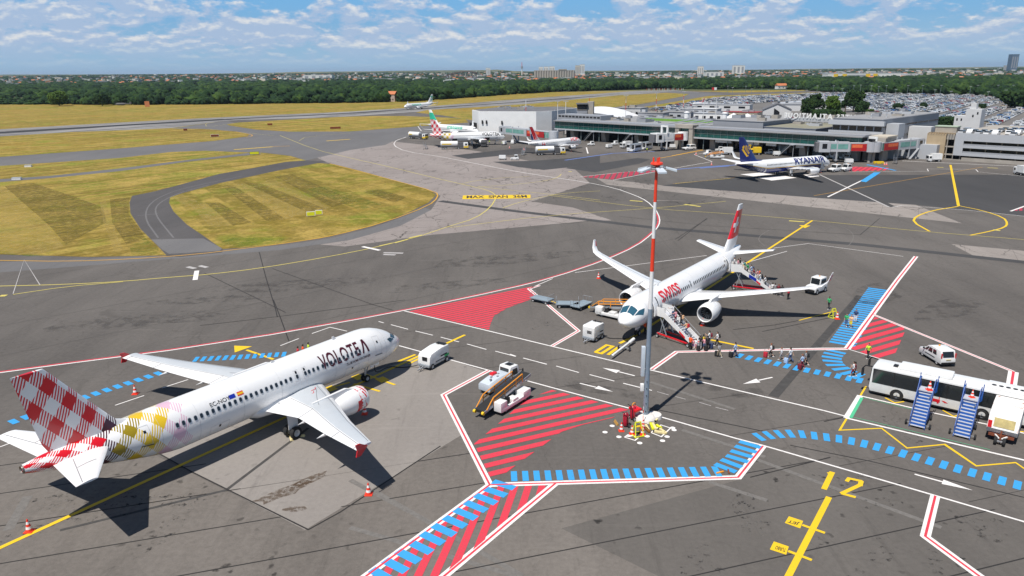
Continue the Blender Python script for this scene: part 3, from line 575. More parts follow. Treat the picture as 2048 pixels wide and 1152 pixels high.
for q in (((1400, 180), (1480, 165), (1740, 250), (1640, 275)), ((1000, 420), (1060, 400), (1300, 405), (1280, 422), (1080, 442))): area(zp('P', *q), M_SWG, 9)
area(zp('P', (20, 165), (150, 150), (330, 210), (470, 262), (485, 330), (300, 430), (225, 345)), M_SWA, 9); area(zp('P', (-60, 170), (15, 165), (225, 350), (290, 440), (180, 478), (-60, 470)), M_SWL, 9); area(zp('P', (480, 225), (500, 300), (560, 450), (520, 460), (470, 330), (455, 240)), M_SWL, 9)
area(zp('P', (-60, 468), (0, 462), (200, 478), (190, 487), (0, 474), (-60, 474)), M_SWG, 9); area(zp('P', (590, 440), (660, 400), (715, 440), (730, 476), (600, 482)), M_SWG, 9); area(zp('P', (500, 225), (590, 215), (585, 290), (635, 360), (660, 398), (575, 430), (510, 330)), M_SWA, 9)
NAMES = {M_SWA: 'dark_grass_swathes', M_SWL: 'pale_grass_swathes', M_SWG: 'green_grass_swathes', M_RWD: 'runway_rubber', M_OILY: 'oily_apron', M_OIL: 'oil_stains', M_BRN: 'brown_stain', M_RUBB: 'rubber_marks', P_W: 'white_markings', P_Y: 'yellow_markings', P_R: 'red_markings', P_B: 'blue_walkway', P_O: 'orange_markings', P_YF: 'faded_yellow_markings', P_K: 'black_lettering', P_WF: 'faded_white_markings', P_RD: 'dark_red_markings',
         P_BD: 'dull_blue_markings', P_G: 'green_markings', M_SEAM: 'pavement_seams', M_SEAML: 'worn_seams', M_GHOST: 'ghost_lines', M_DARK: 'dark_asphalt', M_SLAB: 'concrete_slab', M_PINK: 'concrete_pavement', M_BAND: 'concrete_band', M_APR: 'asphalt_repair', M_LOW: 'worn_apron', M_TAXI: 'taxiway_edge'}
for (nm, z), (mt, qs) in LAY.items():
    flat(NAMES[mt], [[Vector((p[0], p[1], e*.004)) for p in q] for e, q in qs], mt, 0)
# ============================================================ aircraft
M_WH = mat('aircraft_white', (.80, .80, .80), .28, var=.025, vs=.6, coat=.4); M_WG = mat('wing_grey', (.50, .53, .56), .35, var=.05, vs=.8, coat=.2)
M_MET = mat('bare_metal', (.55, .56, .58), .3, .8, .1); M_DK = mat('dark_metal', (.045, .045, .05), .5, .3, .1); M_TYRE = mat('tyre_rubber', (.018, .018, .019), .85, var=.2)
M_RIM = mat('wheel_rim', (.55, .55, .55), .45, .3); M_LINE = mat('panel_line', (.22, .23, .25), .6, var=0); M_LINE2 = mat('faint_panel_line', (.52, .53, .55), .5, var=0); M_GLS = mat('cabin_glass', (.012, .014, .018), .12, spec=.7, var=0)
M_CKP = mat('cockpit_glass', (.014, .03, .04), .08, spec=.8, var=0); M_CKB = mat('blue_cockpit_glass', (.03, .10, .15), .1, spec=.8, var=.1); M_RED = mat('signal_red', (.62, .012, .02), .4, coat=.3); M_MAR = mat('maroon_lettering', (.07, .008, .02), .4, var=0)
M_FRM = mat('window_frame', (.45, .46, .48), .4, .5, 0); M_SWR = mat('swiss_red', (.72, .012, .02), .3, coat=.4); M_NAVY = mat('navy_blue', (.010, .022, .15), .3, coat=.4); M_GOLD = mat('golden_yellow', (.80, .47, .02), .35, coat=.3)
M_TEAL = mat('teal_green', (.02, .42, .26), .35, coat=.3); M_BLK = mat('black_trim', (.016, .016, .018), .5, var=.1); M_EU = mat('flag_blue', (.01, .03, .35), .4, var=0); M_STEEL = mat('grey_paint', (.30, .31, .33), .45, var=.08); M_EXH = mat('exhaust_metal', (.22, .19, .17), .4, .7, .15)

def gingham(name, fuselage=True):
    m, t, b = principled(name); u_, v_, _ = t.xyz(t.uv()); S_ = .92
    a = t.m('DIVIDE', t.m('ADD', t.m('MULTIPLY', u_, .80), t.m('MULTIPLY', v_, .60)), S_); c = t.m('DIVIDE', t.m('SUBTRACT', t.m('MULTIPLY', u_, .80), t.m('MULTIPLY', v_, .60)), S_)
    fa, fc = t.m('FLOOR', a), t.m('FLOOR', c)
    ea = t.m('FLOORED_MODULO', fa, 2.0) ; ec = t.m('FLOORED_MODULO', fc, 2.0)
    solid = t.m('MULTIPLY', ea, ec); mixd = t.m('ABSOLUTE', t.m('SUBTRACT', ea, ec))
    st = t.m('GREATER_THAN', t.m('FRACT', t.m('DIVIDE', t.m('ADD', u_, t.m('MULTIPLY', v_, .35)), .20)), .48)
    ink = t.m('MAXIMUM', solid, t.m('MULTIPLY', mixd, st))
    if fuselage:
        cu_ = t.m('MULTIPLY', t.m('ADD', t.m('ADD', fa, fc), 1.0), S_/1.6); cv = t.m('MULTIPLY', t.m('SUBTRACT', fa, fc), S_/1.2)
        k = t.m('ADD', cu_, t.m('MULTIPLY', cv, .28))
        col = t.mix(t.m('GREATER_THAN', k, 28.0), (.70, .46, .57), (.70, .47, .02)); col = t.mix(t.m('GREATER_THAN', k, 30.3), col, (.30, .22, .01))
        col = t.mix(t.m('GREATER_THAN', k, 31.9), col, (.065, .008, .02)); col = t.mix(t.m('GREATER_THAN', k, 33.0), col, (.62, .006, .016))
        ink = t.m('MULTIPLY', ink, t.m('GREATER_THAN', t.m('ADD', cu_, t.m('MULTIPLY', t.m('ABSOLUTE', t.m('SUBTRACT', cv, .5)), -.25)), 25.8))
    else: col = (.62, .012, .03)
    t.link(t.mix(ink, (.80, .80, .80), col), b.inputs['Base Color']); b.inputs['Roughness'].default_value = .3; b.inputs['Coat Weight'].default_value = .4
    MATS[name] = m; return m
M_GING = gingham('gingham_livery'); M_GINR = gingham('red_gingham', False)

AF = [(1, .0), (.82, .028), (.6, .062), (.42, .082), (.25, .082), (.1, .058), (.03, .032), (0, 0)]        # upper side of the aerofoil, aft to front
AFL = [(.03, -.02), (.1, -.034), (.25, -.045), (.42, -.043), (.6, -.03), (.82, -.012)]
def section(s_, y, z, ch, k=1.0, phi=0.0, sym=False):
    pts = AF+([(a, -b) for a, b in AF[1:-1]][::-1] if sym else AFL)
    return [(-(s_+a*ch), y-math.sin(phi)*b*ch*k, z+math.cos(phi)*b*ch*k) for a, b in pts]
def half_t(ch, a, k):
    for (a1, b1), (a0, b0) in zip(AF, AF[1:]):
        if a0 <= a <= a1: return ch*k*(b0+(b1-b0)*(a-a0)/(a1-a0))
    return 0
class Plane:
    def __init__(s, name, L, w_, zb, zt, nose, tail, n=32, label=None, group=None, cat='airliner', fmat=None, uvs=False):
        s.L, s.w, s.zb, s.zt = L, w_, zb, zt; s.ln, s.lb, s.ztip = nose; s.lt, s.ztail, s.rt = tail; s.n = n
        s.root = empty(name, label=label, cat=cat, group=group); s.kids = []; s.R = (w_+(zt-zb)/2)/2
        st = [0, .05, .15, .3, .5, .8, 1.2, 1.7, 2.3, 3, 3.8, 4.7, 5.7, 7]+[7+(L-s.lt-7)*i/8 for i in range(1, 9)]+[L-s.lt+s.lt*i/14 for i in range(1, 15)]
        mb = MB(); rings = []; s.st = st
        for q in st: rings.append([s.pt(q, 2*math.pi*i/n) for i in range(n)])
        mb.loft(rings, fmat or M_WH, cap=True); fu = s.part(mb, 'fuselage', smooth=50); s.fus = fu
        if uvs: s.uvmap(fu, lambda co: s.fuv(co))
    def fuv(s, co):
        tb = s.prof(-co.x); z = max(-1, min(1, (co.z-(tb[0]+tb[1])/2)/max(.05, (tb[0]-tb[1])/2)))
        return (-co.x, s.R*math.asin(z))
    def uvmap(s, o, f):
        me = o.data; uv = me.uv_layers.new(name='UVMap')
        for l in me.loops: uv.data[l.index].uv = f(me.vertices[l.vertex_index].co)
    def part(s, mb, name, parent=None, smooth=None, bevel=0):
        o = mb.build(name, parent or s.root, smooth=smooth, bevel=bevel); return o
    def prof(s, q):
        q = min(max(q, 0), s.L); t = min(1, q/s.ln); u_ = min(1, q/s.lb)
        top = s.ztip+(s.zt-s.ztip)*(math.sin(math.pi/2*t)**.82); bot = s.ztip-(s.ztip-s.zb)*(1-(1-u_)**2.2)**.6; hw = s.w*(1-(1-min(1, q/(s.lb*.95)))**2.1)**.62
        v = (q-(s.L-s.lt))/s.lt
        if v > 0:
            top = s.zt-(s.zt-s.ztail-s.rt)*v**2.4; bot = s.zb+(s.ztail-s.rt-s.zb)*(v**1.45*(1-.22*v)/.78); hw = s.w+(s.rt-s.w)*v**1.75
        return top, bot, max(hw, .02)
    def pt(s, q, th, off=0.0):
        top, bot, hw = s.prof(q); return (-q, (hw+off)*math.cos(th), (top+bot)/2+((top-bot)/2+off)*math.sin(th))
    def sd(s, q, v, side, off=.012):
        """point of the skin: q aft, v metres up round the skin from the widest line, side 1 left / -1 right"""
        th = v/s.R; x, y, z = s.pt(q, th, off); return (x, y*side, z)
    def decal(s, vs, fs, mt, q0, v0, side, name='lettering', off=.015, parent=None, dirn=None, slant=0):
        dirn = dirn or side
        mb = MB(); mb.add([s.sd(q0+dirn*v[0], v0+v[1], side, off) for v in vs], fs, mt); o = s.part(mb, name, parent or s.fus); return o
    def text(s, txt, h, q0, v0, side, mt, bold=.03, sx=1.0, name='lettering', shear=0, space=1.0, fit=None):
        vs, fs, wd = text_mesh(txt, h, bold, space, cut=.3, shear=shear, sx=sx)
        if fit: vs = [(v[0]*fit/wd, v[1], v[2]) for v in vs]
        return s.decal(vs, fs, mt, q0, v0, side, name)
    def quad(s, q0, q1, v0, v1, side, mt, name=None, off=.012, mb=None, n=5, m=3):
        own = mb is None; mb = mb or MB(); vs = [s.sd(q0+(q1-q0)*i/m, v0+(v1-v0)*j/n, side, off) for i in range(m+1) for j in range(n+1)]
        mb.add(vs, [(i*(n+1)+j, (i+1)*(n+1)+j, (i+1)*(n+1)+j+1, i*(n+1)+j+1) for i in range(m) for j in range(n)], mt)
        return s.part(mb, name, s.fus) if own else mb
    def frame(s, q0, q1, v0, v1, side, mt, wd=.035, name='door', off=.014, foot=True):
        mb = MB()
        for a in ((q0, q0+wd, v0, v1), (q1-wd, q1, v0, v1), (q0+wd, q1-wd, v1-wd, v1), (q0+wd, q1-wd, v0, v0+wd)): s.quad(*a, side, mt, off=off, mb=mb)
        if foot: s.quad(q0-.08, q1+.08, v0-.09, v0-.02, side, M_BLK, off=off+.012, mb=mb)
        s.quad((q0+q1)/2-.1, (q0+q1)/2+.1, (v0+v1)/2+.2, (v0+v1)/2+.45, side, M_GLS, off=off, mb=mb, n=2, m=1)
        return s.part(mb, name)
    def windows(s, qs, v, sides=(1, -1), wh=(.25, .36), individually=True):
        if individually:
            mb = MB(); a, b = wh[0]/2, wh[1]/2; oc = lambda k: [(x*a*k, y*b*k) for x, y in ((1, .5), (.6, 1), (-.6, 1), (-1, .5), (-1, -.5), (-.6, -1), (.6, -1), (1, -.5))]
            mb.add([(x, 0, y) for x, y in oc(1.22)], [tuple(range(8))], M_FRM); mb.add([(x, .006, y) for x, y in oc(1)], [tuple(range(8))], M_GLS)
            me = mb.build('window', link=False).data
        row = MB()
        for side in sides:
            for q in qs:
                if individually:
                    p = Vector(s.sd(q, v, side, .012)); th = v/s.R; nrm = Vector((0, side*math.cos(th), math.sin(th)))
                    o = bpy.data.objects.new('window', me); COL.objects.link(o); o.parent = s.root; o.location = p; o.rotation_euler = (th*1.0 if side > 0 else 0, 0, 0) if side > 0 else (th, 0, math.pi)
                    o.rotation_euler = Vector((0, 1, 0)).rotation_difference(nrm).to_euler() if side > 0 else nrm.to_track_quat('Y', 'Z').to_euler()
                else: s.quad(q-wh[0]/2, q+wh[0]/2, v-wh[1]/2, v+wh[1]/2, side, M_GLS, mb=row, n=1, m=1)
        if not individually: s.part(row, 'window_row')
    def cockpit(s, panes, mt=None):
        for pn in panes:
            for side in (1, -1):
                mb = MB(); n = 4; P_ = pn   # four corners (q, theta deg): split into a grid so that it hugs the nose
                vs = []
                for i in range(n+1):
                    for j in range(n+1):
                        a, b = i/n, j/n; q = (P_[0][0]*(1-a)+P_[1][0]*a)*(1-b)+(P_[3][0]*(1-a)+P_[2][0]*a)*b; th = (P_[0][1]*(1-a)+P_[1][1]*a)*(1-b)+(P_[3][1]*(1-a)+P_[2][1]*a)*b
                        x, y, z = s.pt(q, R(th), .02); vs.append((x, y*side, z))
                mb.add(vs, [(i*(n+1)+j, (i+1)*(n+1)+j, (i+1)*(n+1)+j+1, i*(n+1)+j+1) for i in range(n) for j in range(n)], mt or M_CKP); s.part(mb, 'cockpit_window')
    def wing(s, secs, mts=None, name='wing', k=1.0, tip=None, lines=None, fair=(), winglet=None):
        out = []
        for side in (1, -1):
            mb = MB(); rings = [[(x, y*side, z) for x, y, z in section(*q[:4], k, q[4] if len(q) > 4 else 0)] for q in secs]; n = len(rings[0]); up_, md = mts or (M_WH, M_WH)
            vs = [p for r in rings for p in r]
            for i in range(n):
                j = (i+1) % n; mt = md if i in (2, 3, 4) else up_
                mb.add([], [], mt); o = len(mb.v)
                for r in range(len(rings)-1): mb.add([rings[r][i], rings[r][j], rings[r+1][j], rings[r+1][i]], [(0, 1, 2, 3)], mt)
            mb.add(rings[-1], [tuple(range(n))], up_)
            ob = s.part(mb, name); me = ob.data
            bm = bmesh.new(); bm.from_mesh(me); bmesh.ops.remove_doubles(bm, verts=bm.verts, dist=1e-4); bmesh.ops.recalc_face_normals(bm, faces=bm.faces); bm.to_mesh(me); bm.free(); smooth_angle(me, 45)
            out.append(ob)
            def at(y_, a):
                for p, q in zip(secs, secs[1:]):
                    if p[1] <= y_ <= q[1]:
                        f = (y_-p[1])/max(1e-6, q[1]-p[1]); S_, Z_, C_ = (p[i]+(q[i]-p[i])*f for i in (0, 2, 3)); return Vector((-(S_+a*C_), y_*side, Z_+half_t(C_, a, k)+.015))
                return Vector((-(secs[-1][0]+a*secs[-1][3]), secs[-1][1]*side, secs[-1][2]))
            if lines:
                lm = MB()
                for y0, a0, y1, a1 in lines:
                    pp = [at(y0+(y1-y0)*i/6, a0+(a1-a0)*i/6) for i in range(7)]
                    for a, b in zip(pp, pp[1:]): lm.bar(a, b, .05, .012, M_LINE)
                s.part(lm, 'control_surface_gap', ob)
            for y_, ln_ in fair:
                p = at(y_, .78); fm = MB(); prof = [(0, .02), (.12, .14), (.4, .19), (.7, .13), (1, .01)]
                fm.lathe([(-a*ln_+ln_*.45, r) for a, r in prof], M_WH, (p.x, p.y, p.z-.32), n=10); s.part(fm, 'flap_fairing', ob, smooth=60)
        return out
    def fin(s, secs, mt, k=1.0, name='fin', uvs=False, cuts=None):
        """secs: (s, z, chord); mt one material or a list for the spans between sections"""
        rings = [[(x, z-0, zz+0) for x, z, zz in section(q[0], 0, q[1], q[2], k, math.pi/2, True)] for q in secs]; mb = MB(); n = len(rings[0])
        for r in range(len(rings)-1):
            m_ = mt[r] if isinstance(mt, (list, tuple)) else mt
            for i in range(n): j = (i+1) % n; mb.add([rings[r][i], rings[r][j], rings[r+1][j], rings[r+1][i]], [(0, 1, 2, 3)], m_)
        mb.add(rings[-1], [tuple(range(n))], mt[-1] if isinstance(mt, (list, tuple)) else mt)
        ob = s.part(mb, name); me = ob.data; bm = bmesh.new(); bm.from_mesh(me); bmesh.ops.remove_doubles(bm, verts=bm.verts, dist=1e-4); bmesh.ops.recalc_face_normals(bm, faces=bm.faces); bm.to_mesh(me); bm.free(); smooth_angle(me, 45)
        s.finsec, s.fk, s.finob = secs, k, ob
        if uvs: s.uvmap(ob, lambda co: (-co.x, s.R*math.pi/2*.98+(co.z-s.zt)))
        return ob
    def fin_y(s, q, z):
        for p, r in zip(s.finsec, s.finsec[1:]):
            if p[1] <= z <= r[1]:
                f = (z-p[1])/(r[1]-p[1]); S_, C_ = p[0]+(r[0]-p[0])*f, p[2]+(r[2]-p[2])*f; a = (q-S_)/C_
                return half_t(C_, min(1, max(0, a)), s.fk)
        return .05
    def fin_poly(s, polys, mt, name='emblem', sub=6):
        """polygons (q, z) laid on both faces of the fin"""
        for side in (1, -1):
            mb = MB()
            for P_ in polys:
                if len(P_) == 4:
                    vs = []
                    for i in range(sub+1):
                        for j in range(sub+1):
                            a, b = i/sub, j/sub; q = (P_[0][0]*(1-a)+P_[1][0]*a)*(1-b)+(P_[3][0]*(1-a)+P_[2][0]*a)*b; z = (P_[0][1]*(1-a)+P_[1][1]*a)*(1-b)+(P_[3][1]*(1-a)+P_[2][1]*a)*b
                            vs.append((-q, side*(s.fin_y(q, z)+.012), z))
                    mb.add(vs, [(i*(sub+1)+j, (i+1)*(sub+1)+j, (i+1)*(sub+1)+j+1, i*(sub+1)+j+1) for i in range(sub) for j in range(sub)], mt)
                else: mb.add([(-q, side*(s.fin_y(q, z)+.015), z) for q, z in P_], [tuple(range(len(P_)))], mt)
            s.part(mb, name, s.finob)
    def engines(s, y, z, q0, ln_, r, lip=None, cowl=None, spin=True, band=None, pyl=1.0, rear=.62):
        for side in (1, -1):
            c = (-q0, y*side, z); mb = MB(); cw = cowl or M_WH
            mb.lathe([(-ln_, r*rear), (-ln_*.8, r*.85), (-ln_*.5, r*1.0), (-ln_*.22, r*1.0), (-.22, r*.93), (-.06, r*.875)], cw, c, n=32)
            mb.lathe([(-.06, r*.875), (.0, r*.83), (-.03, r*.79), (-.12, r*.765)], lip or M_MET, c, n=32)
            mb.lathe([(-.12, r*.765), (-.5, r*.74), (-ln_*.3, r*.75)], M_STEEL, c, n=32)
            e = s.part(mb, 'engine', smooth=40)
            fm = MB(); fm.lathe([(-ln_*.3, r*.75), (-ln_*.3-.01, .2*r)], M_BLK, c, n=32)
            for i in range(18):
                t = 2*math.pi*i/18; a, b = (math.cos(t), math.sin(t)), (math.cos(t+.12), math.sin(t+.12)); X = -ln_*.3+.03-q0
                fm.add([(X, c[1]+a[0]*r*.22, z+a[1]*r*.22), (X, c[1]+a[0]*r*.73, z+a[1]*r*.73), (X-.06, c[1]+b[0]*r*.73, z+b[1]*r*.73), (X-.06, c[1]+b[0]*r*.22, z+b[1]*r*.22)], [(0, 1, 2, 3)], M_STEEL)
            s.part(fm, 'fan', e)
            sp = MB(); sp.lathe([(.32-ln_*.3, .01), (.22-ln_*.3, r*.1), (-ln_*.3+.02, r*.24)], M_DK, c, n=16); sp.tube((c[0]-ln_*.3+.27, c[1], z+.04), (c[0]-ln_*.3+.3, c[1], z+.05), .035, M_WH, n=6); s.part(sp, 'spinner', e, smooth=50)
            ex = MB(); ex.lathe([(-ln_*.98, r*rear*.98), (-ln_*1.12, r*.42), (-ln_*1.3, r*.34)], M_EXH, c, n=24); ex.lathe([(-ln_*1.05, r*.3), (-ln_*1.5, .02)], M_EXH, c, n=16); ex.lathe([(-ln_*.97, r*rear), (-ln_*.9, r*.3)], M_BLK, c, n=24); s.part(ex, 'exhaust_nozzle', e, smooth=50)
            pm = MB(); X0 = c[0]-ln_*.22
            pm.loft([[(X0, c[1], z+r*.93), (X0-.2, c[1]-.16, z+r*.95), (X0-ln_*1.25*pyl, c[1]-.14, z+r*.55), (X0-ln_*1.25*pyl, c[1]+.14, z+r*.55), (X0-.2, c[1]+.16, z+r*.95)],
                     [(X0-ln_*.2, c[1], z+r*1.12), (X0-ln_*.3, c[1]-.14, z+r*1.25), (X0-ln_*1.3*pyl, c[1]-.1, z+r*1.25), (X0-ln_*1.3*pyl, c[1]+.1, z+r*1.25), (X0-ln_*.3, c[1]+.14, z+r*1.25)]], cw); s.part(pm, 'pylon', e, smooth=50)
            if band:
                bm_ = MB(); n = 24; pr = [(-.07, r*.885), (-.35, r*.955), (-.75, r*.985), (-1.2, r*1.005), (-1.6, r*1.01)]
                vs = [(c[0]+a, c[1]+math.cos(2*math.pi*i/n)*rr*1.004, z+math.sin(2*math.pi*i/n)*rr*1.004) for a, rr in pr for i in range(n+1)]
                bm_.add(vs, [(k*(n+1)+i, k*(n+1)+i+1, (k+1)*(n+1)+i+1, (k+1)*(n+1)+i) for k in range(len(pr)-1) for i in range(n) if math.cos(2*math.pi*(i+.5)/n)*side > -.1-0*k and (k < 3 or math.sin(2*math.pi*(i+.5)/n) < .3)], band)
                bo = s.part(bm_, 'cowl_pattern', e, smooth=60); s.uvmap(bo, lambda co: (co.x*.62+.3, r*.62*math.atan2(co.z-z, (co.y-c[1])*side)))
    def gear(s, q, ys, r, zt_, wd=.35, track=.45, main=False):
        for y in ys:
            mb = MB(); mb.tube((-q, y, r), (-q+.05, y*(.85 if main else 1), zt_), .13 if main else .1, M_RIM, n=10); mb.tube((-q, y-track-.05, r), (-q, y+track+.05, r), .07, M_STEEL)
            mb.tube((-q, y, r*1.9), (-q+(.9 if not main else .1), y*(.55 if main else 1), zt_), .055, M_STEEL); mb.box((-q-.12, y-.16, r*.8), (-q+.14, y+.16, r*1.7), M_DK)
            if main: mb.box((-q-.55, y+(.2 if y > 0 else -.24), 1.0), (-q+.5, y+(.24 if y > 0 else -.2), zt_), M_WH)
            else: mb.box((-q+.35, y-.5, zt_-.7), (-q+1.6, y-.46, zt_), M_WH); mb.box((-q+.35, y+.46, zt_-.7), (-q+1.6, y+.5, zt_), M_WH)
            g_ = s.part(mb, 'landing_gear')
            for sg in (-1, 1):
                wb = MB(); wheel(wb, (-q, y+sg*track, r), r, wd); s.part(wb, 'wheel', g_, smooth=50)
    def place(s, nose, hd): s.root.location = (nose[0], nose[1], 0); s.root.rotation_euler = (0, 0, hd)
    def place2(s, pn, zn, pt_, zt_, st=None):
        a, b = g(*pn, zn), g(*pt_, zt_); d_ = (a-b).xy; print(s.root.name, 'seen length %.1f of %.1f' % (d_.length, st or s.L))
        s.place(a, math.atan2(d_.y, d_.x))
def place3(P_, pn, zn, tx, ty, zt_, L):
    a = g(*pn, zn); best = None
    for k in range(-260, 261):
        b = g(tx, ty+k*.1, zt_); e = abs((a-b).xy.length-L)*3+abs(k*.1)*.35
        if best is None or e < best[0]: best = (e, b)
    d_ = (a-best[1]).xy; P_.place(a, math.atan2(d_.y, d_.x))
def wheel(mb, c, r, wd, axis='y', tyre=None, rim=None):
    w2 = wd/2
    mb.lathe([(-w2*.8, r*.55), (-w2, r*.72), (-w2*.95, r*.9), (-w2*.55, r), (w2*.55, r), (w2*.95, r*.9), (w2, r*.72), (w2*.8, r*.55)], tyre or M_TYRE, c, axis, 20)
    for sg in (-1, 1): mb.lathe([(sg*w2*.8, r*.56), (sg*w2*.55, r*.42), (sg*w2*.5, r*.2), (sg*w2*.85, r*.15), (sg*w2*.85, .005)], rim or M_RIM, c, axis, 16)

# ---- the near one: white with a checked tail
A = Plane('airliner', 37.57, 1.975, 1.76, 5.88, (5.6, 4.6, 3.35), (11.0, 5.0, .33), n=40, fmat=M_GING, uvs=True, label='white airliner with red checked tail and VOLOTEA lettering, nearest of all the aircraft')
A.cockpit([[(1.25, 88), (2.0, 88), (1.85, 60), (1.2, 57)], [(1.3, 53), (2.0, 56), (2.45, 38), (1.75, 33)], [(2.0, 31), (2.6, 36), (3.2, 30), (2.85, 17)]])
A.windows([q for q in [7.3+.533*i for i in range(10)]+[12.7+.533*i for i in range(28)] if not (13.9 < q < 15.5)]+[14.2, 15.15], .72)
for q in (13.95, 14.9):
    for sd_ in (1, -1): A.frame(q, q+.5, .25, 1.35, sd_, M_LINE2, .02, 'emergency_exit', foot=False)
for sd_ in (1, -1): A.frame(4.35, 5.2, -.35, 1.65, sd_, M_LINE2, .03, 'door'); A.frame(29.2, 30.0, -.2, 1.6, sd_, M_LINE2, .03, 'door')
A.frame(7.5, 9.3, -1.6, -.5, -1, M_LINE2, .02, 'cargo_door', foot=False); A.frame(22.5, 24.3, -1.7, -.6, -1, M_LINE2, .02, 'cargo_door', foot=False)
for sd_, q_ in ((-1, 12.2), (1, 6.0)):
    A.text('VOLOTE', 1.42, q_, .36, sd_, M_MAR, .03, 1, 'airline_lettering', space=1.16, fit=4.95)
    lm = [((0, 0), (.22, 0), (.58, 1.42), (.36, 1.42)), ((.62, 1.42), (.38, 1.42), (.72, 0), (.96, 0))]
    for P_ in lm:
        vs = []; n = 6
        for i in range(n+1):
            f = i/n; vs += [((P_[0][0]*(1-f)+P_[3][0]*f), P_[0][1]*(1-f)+P_[3][1]*f), ((P_[1][0]*(1-f)+P_[2][0]*f), P_[1][1]*(1-f)+P_[2][1]*f)]
        A.decal(vs, [(2*i, 2*i+1, 2*i+3, 2*i+2) for i in range(n)], M_MAR, q_+sd_*5.22, .36, sd_, 'airline_lettering')
    A.text("I'LL BE HOME FOR DINNER", .25, 9.0 if sd_ > 0 else 9.2, -.2, sd_, M_MAR, .015, 1, 'slogan', fit=3.2)
A.text('EC-NOY', .36, 24.0, 1.05, -1, M_BLK, .01, 1.0, 'registration')
A.quad(21.55, 22.15, 1.07, 1.43, -1, M_EU, 'flag'); A.quad(20.75, 21.35, 1.07, 1.43, -1, M_SWR, 'flag'); A.quad(20.75, 21.35, 1.16, 1.34, -1, M_GOLD, 'flag', off=.02)
bf = MB(); bf.lathe([(0, .05), (-1.2, .75), (-3, 1.15), (-6.5, 1.25), (-8.5, 1.0), (-10.5, .1)], M_WH, (-10.8, 0, 2.45), n=20)
for i, v in enumerate(bf.v): bf.v[i] = (v[0], v[1]*1.85, 2.45+(v[2]-2.45)*.85)
A.part(bf, 'belly_fairing', smooth=50)
WA = [(11.7, .9, 2.45, 7.4), (12.3, 2.1, 2.6, 6.7), (14.8, 6.5, 3.15, 4.15), (17.8, 11.8, 3.85, 2.75), (20.2, 16.7, 4.45, 1.55)]
wa = A.wing(WA, (M_WH, M_WG), lines=[(2.2, .14, 16.4, .14), (2.2, .62, 6.5, .62), (6.5, .62, 16.3, .66), (12.8, .68, 12.81, 1), (16.2, .62, 16.21, 1), (6.5, .62, 6.51, 1), (3.2, .2, 6.5, .45)], fair=((4.1, 1.9), (7.4, 2.6), (11.4, 2.4)))
for ob, sg in zip(wa, (1, -1)):
    fm = MB(); fm.prism([(-20.7, 4.45), (-21.45, 4.92), (-21.9, 4.95), (-21.75, 4.45), (-21.9, 3.95), (-21.45, 3.9)], 16.72*sg, 16.80*sg, M_RED); A.part(fm, 'wingtip_fence', ob)
    lm = MB(); 
    for y0, y1, s0 in ((2.7, 3.1, 13.9), (3.3, 3.7, 14.6), (3.9, 4.3, 15.3)): lm.bar((-s0, y0*sg, 3.24), (-s0-.3, y1*sg, 3.28), .06, .02, M_RED); lm.bar((-s0-.3, y1*sg, 3.28), (-s0-.8, y1*sg, 3.24), .06, .02, M_RED)
    A.part(lm, 'walkway_marking', ob)
A.wing([(31.6, .5, 4.75, 4.3), (32.2, 1.2, 4.8, 3.8), (35.4, 6.2, 5.35, 1.45)], name='stabilizer', k=.8, lines=[(1.3, .68, 6.0, .68), (3.2, .2, 3.25, .66)])
A.fin([(29.3, 5.55, 6.5), (30.9, 6.2, 5.2), (32.2, 7.9, 4.25), (35.1, 11.76, 2.1)], M_GING, .9, uvs=True)
A.engines(5.75, 2.0, 10.9, 3.9, 1.2, band=M_GINR)
A.gear(5.07, (0,), .38, 2.2, .24, .25); A.gear(17.71, (3.8, -3.8), .58, 2.9, .42, .46, True)
mb = MB(); mb.lathe([(0, .36), (-.35, .33), (-.5, .28), (-.42, .22)], M_EXH, (-37.2, 0, 5.0), n=20); A.part(mb, 'tail_exhaust', smooth=50)
mb = MB(); mb.prism([(-8.6, 5.84), (-8.9, 6.25), (-9.15, 6.25), (-9.1, 5.84)], -.03, .03, M_WH); A.part(mb, 'antenna'); mb = MB(); mb.prism([(-16, 5.86), (-16.3, 6.1), (-16.5, 6.1), (-16.5, 5.86)], -.03, .03, M_WH); A.part(mb, 'antenna')
for P_, qs in ((A, (3.6, 6.2, 10.6, 17.0, 21.0, 25.2, 28.4, 31.2)), (None, ())):
    if P_:
        mb = MB()
        for sd_ in (1, -1):
            for q in qs: P_.quad(q, q+.022, -1.6, 3.05, sd_, M_LINE2, mb=mb, n=14, m=1)
        P_.part(mb, 'panel_seams', P_.fus)
A.place((-12.7487, 77.0734), .9534)

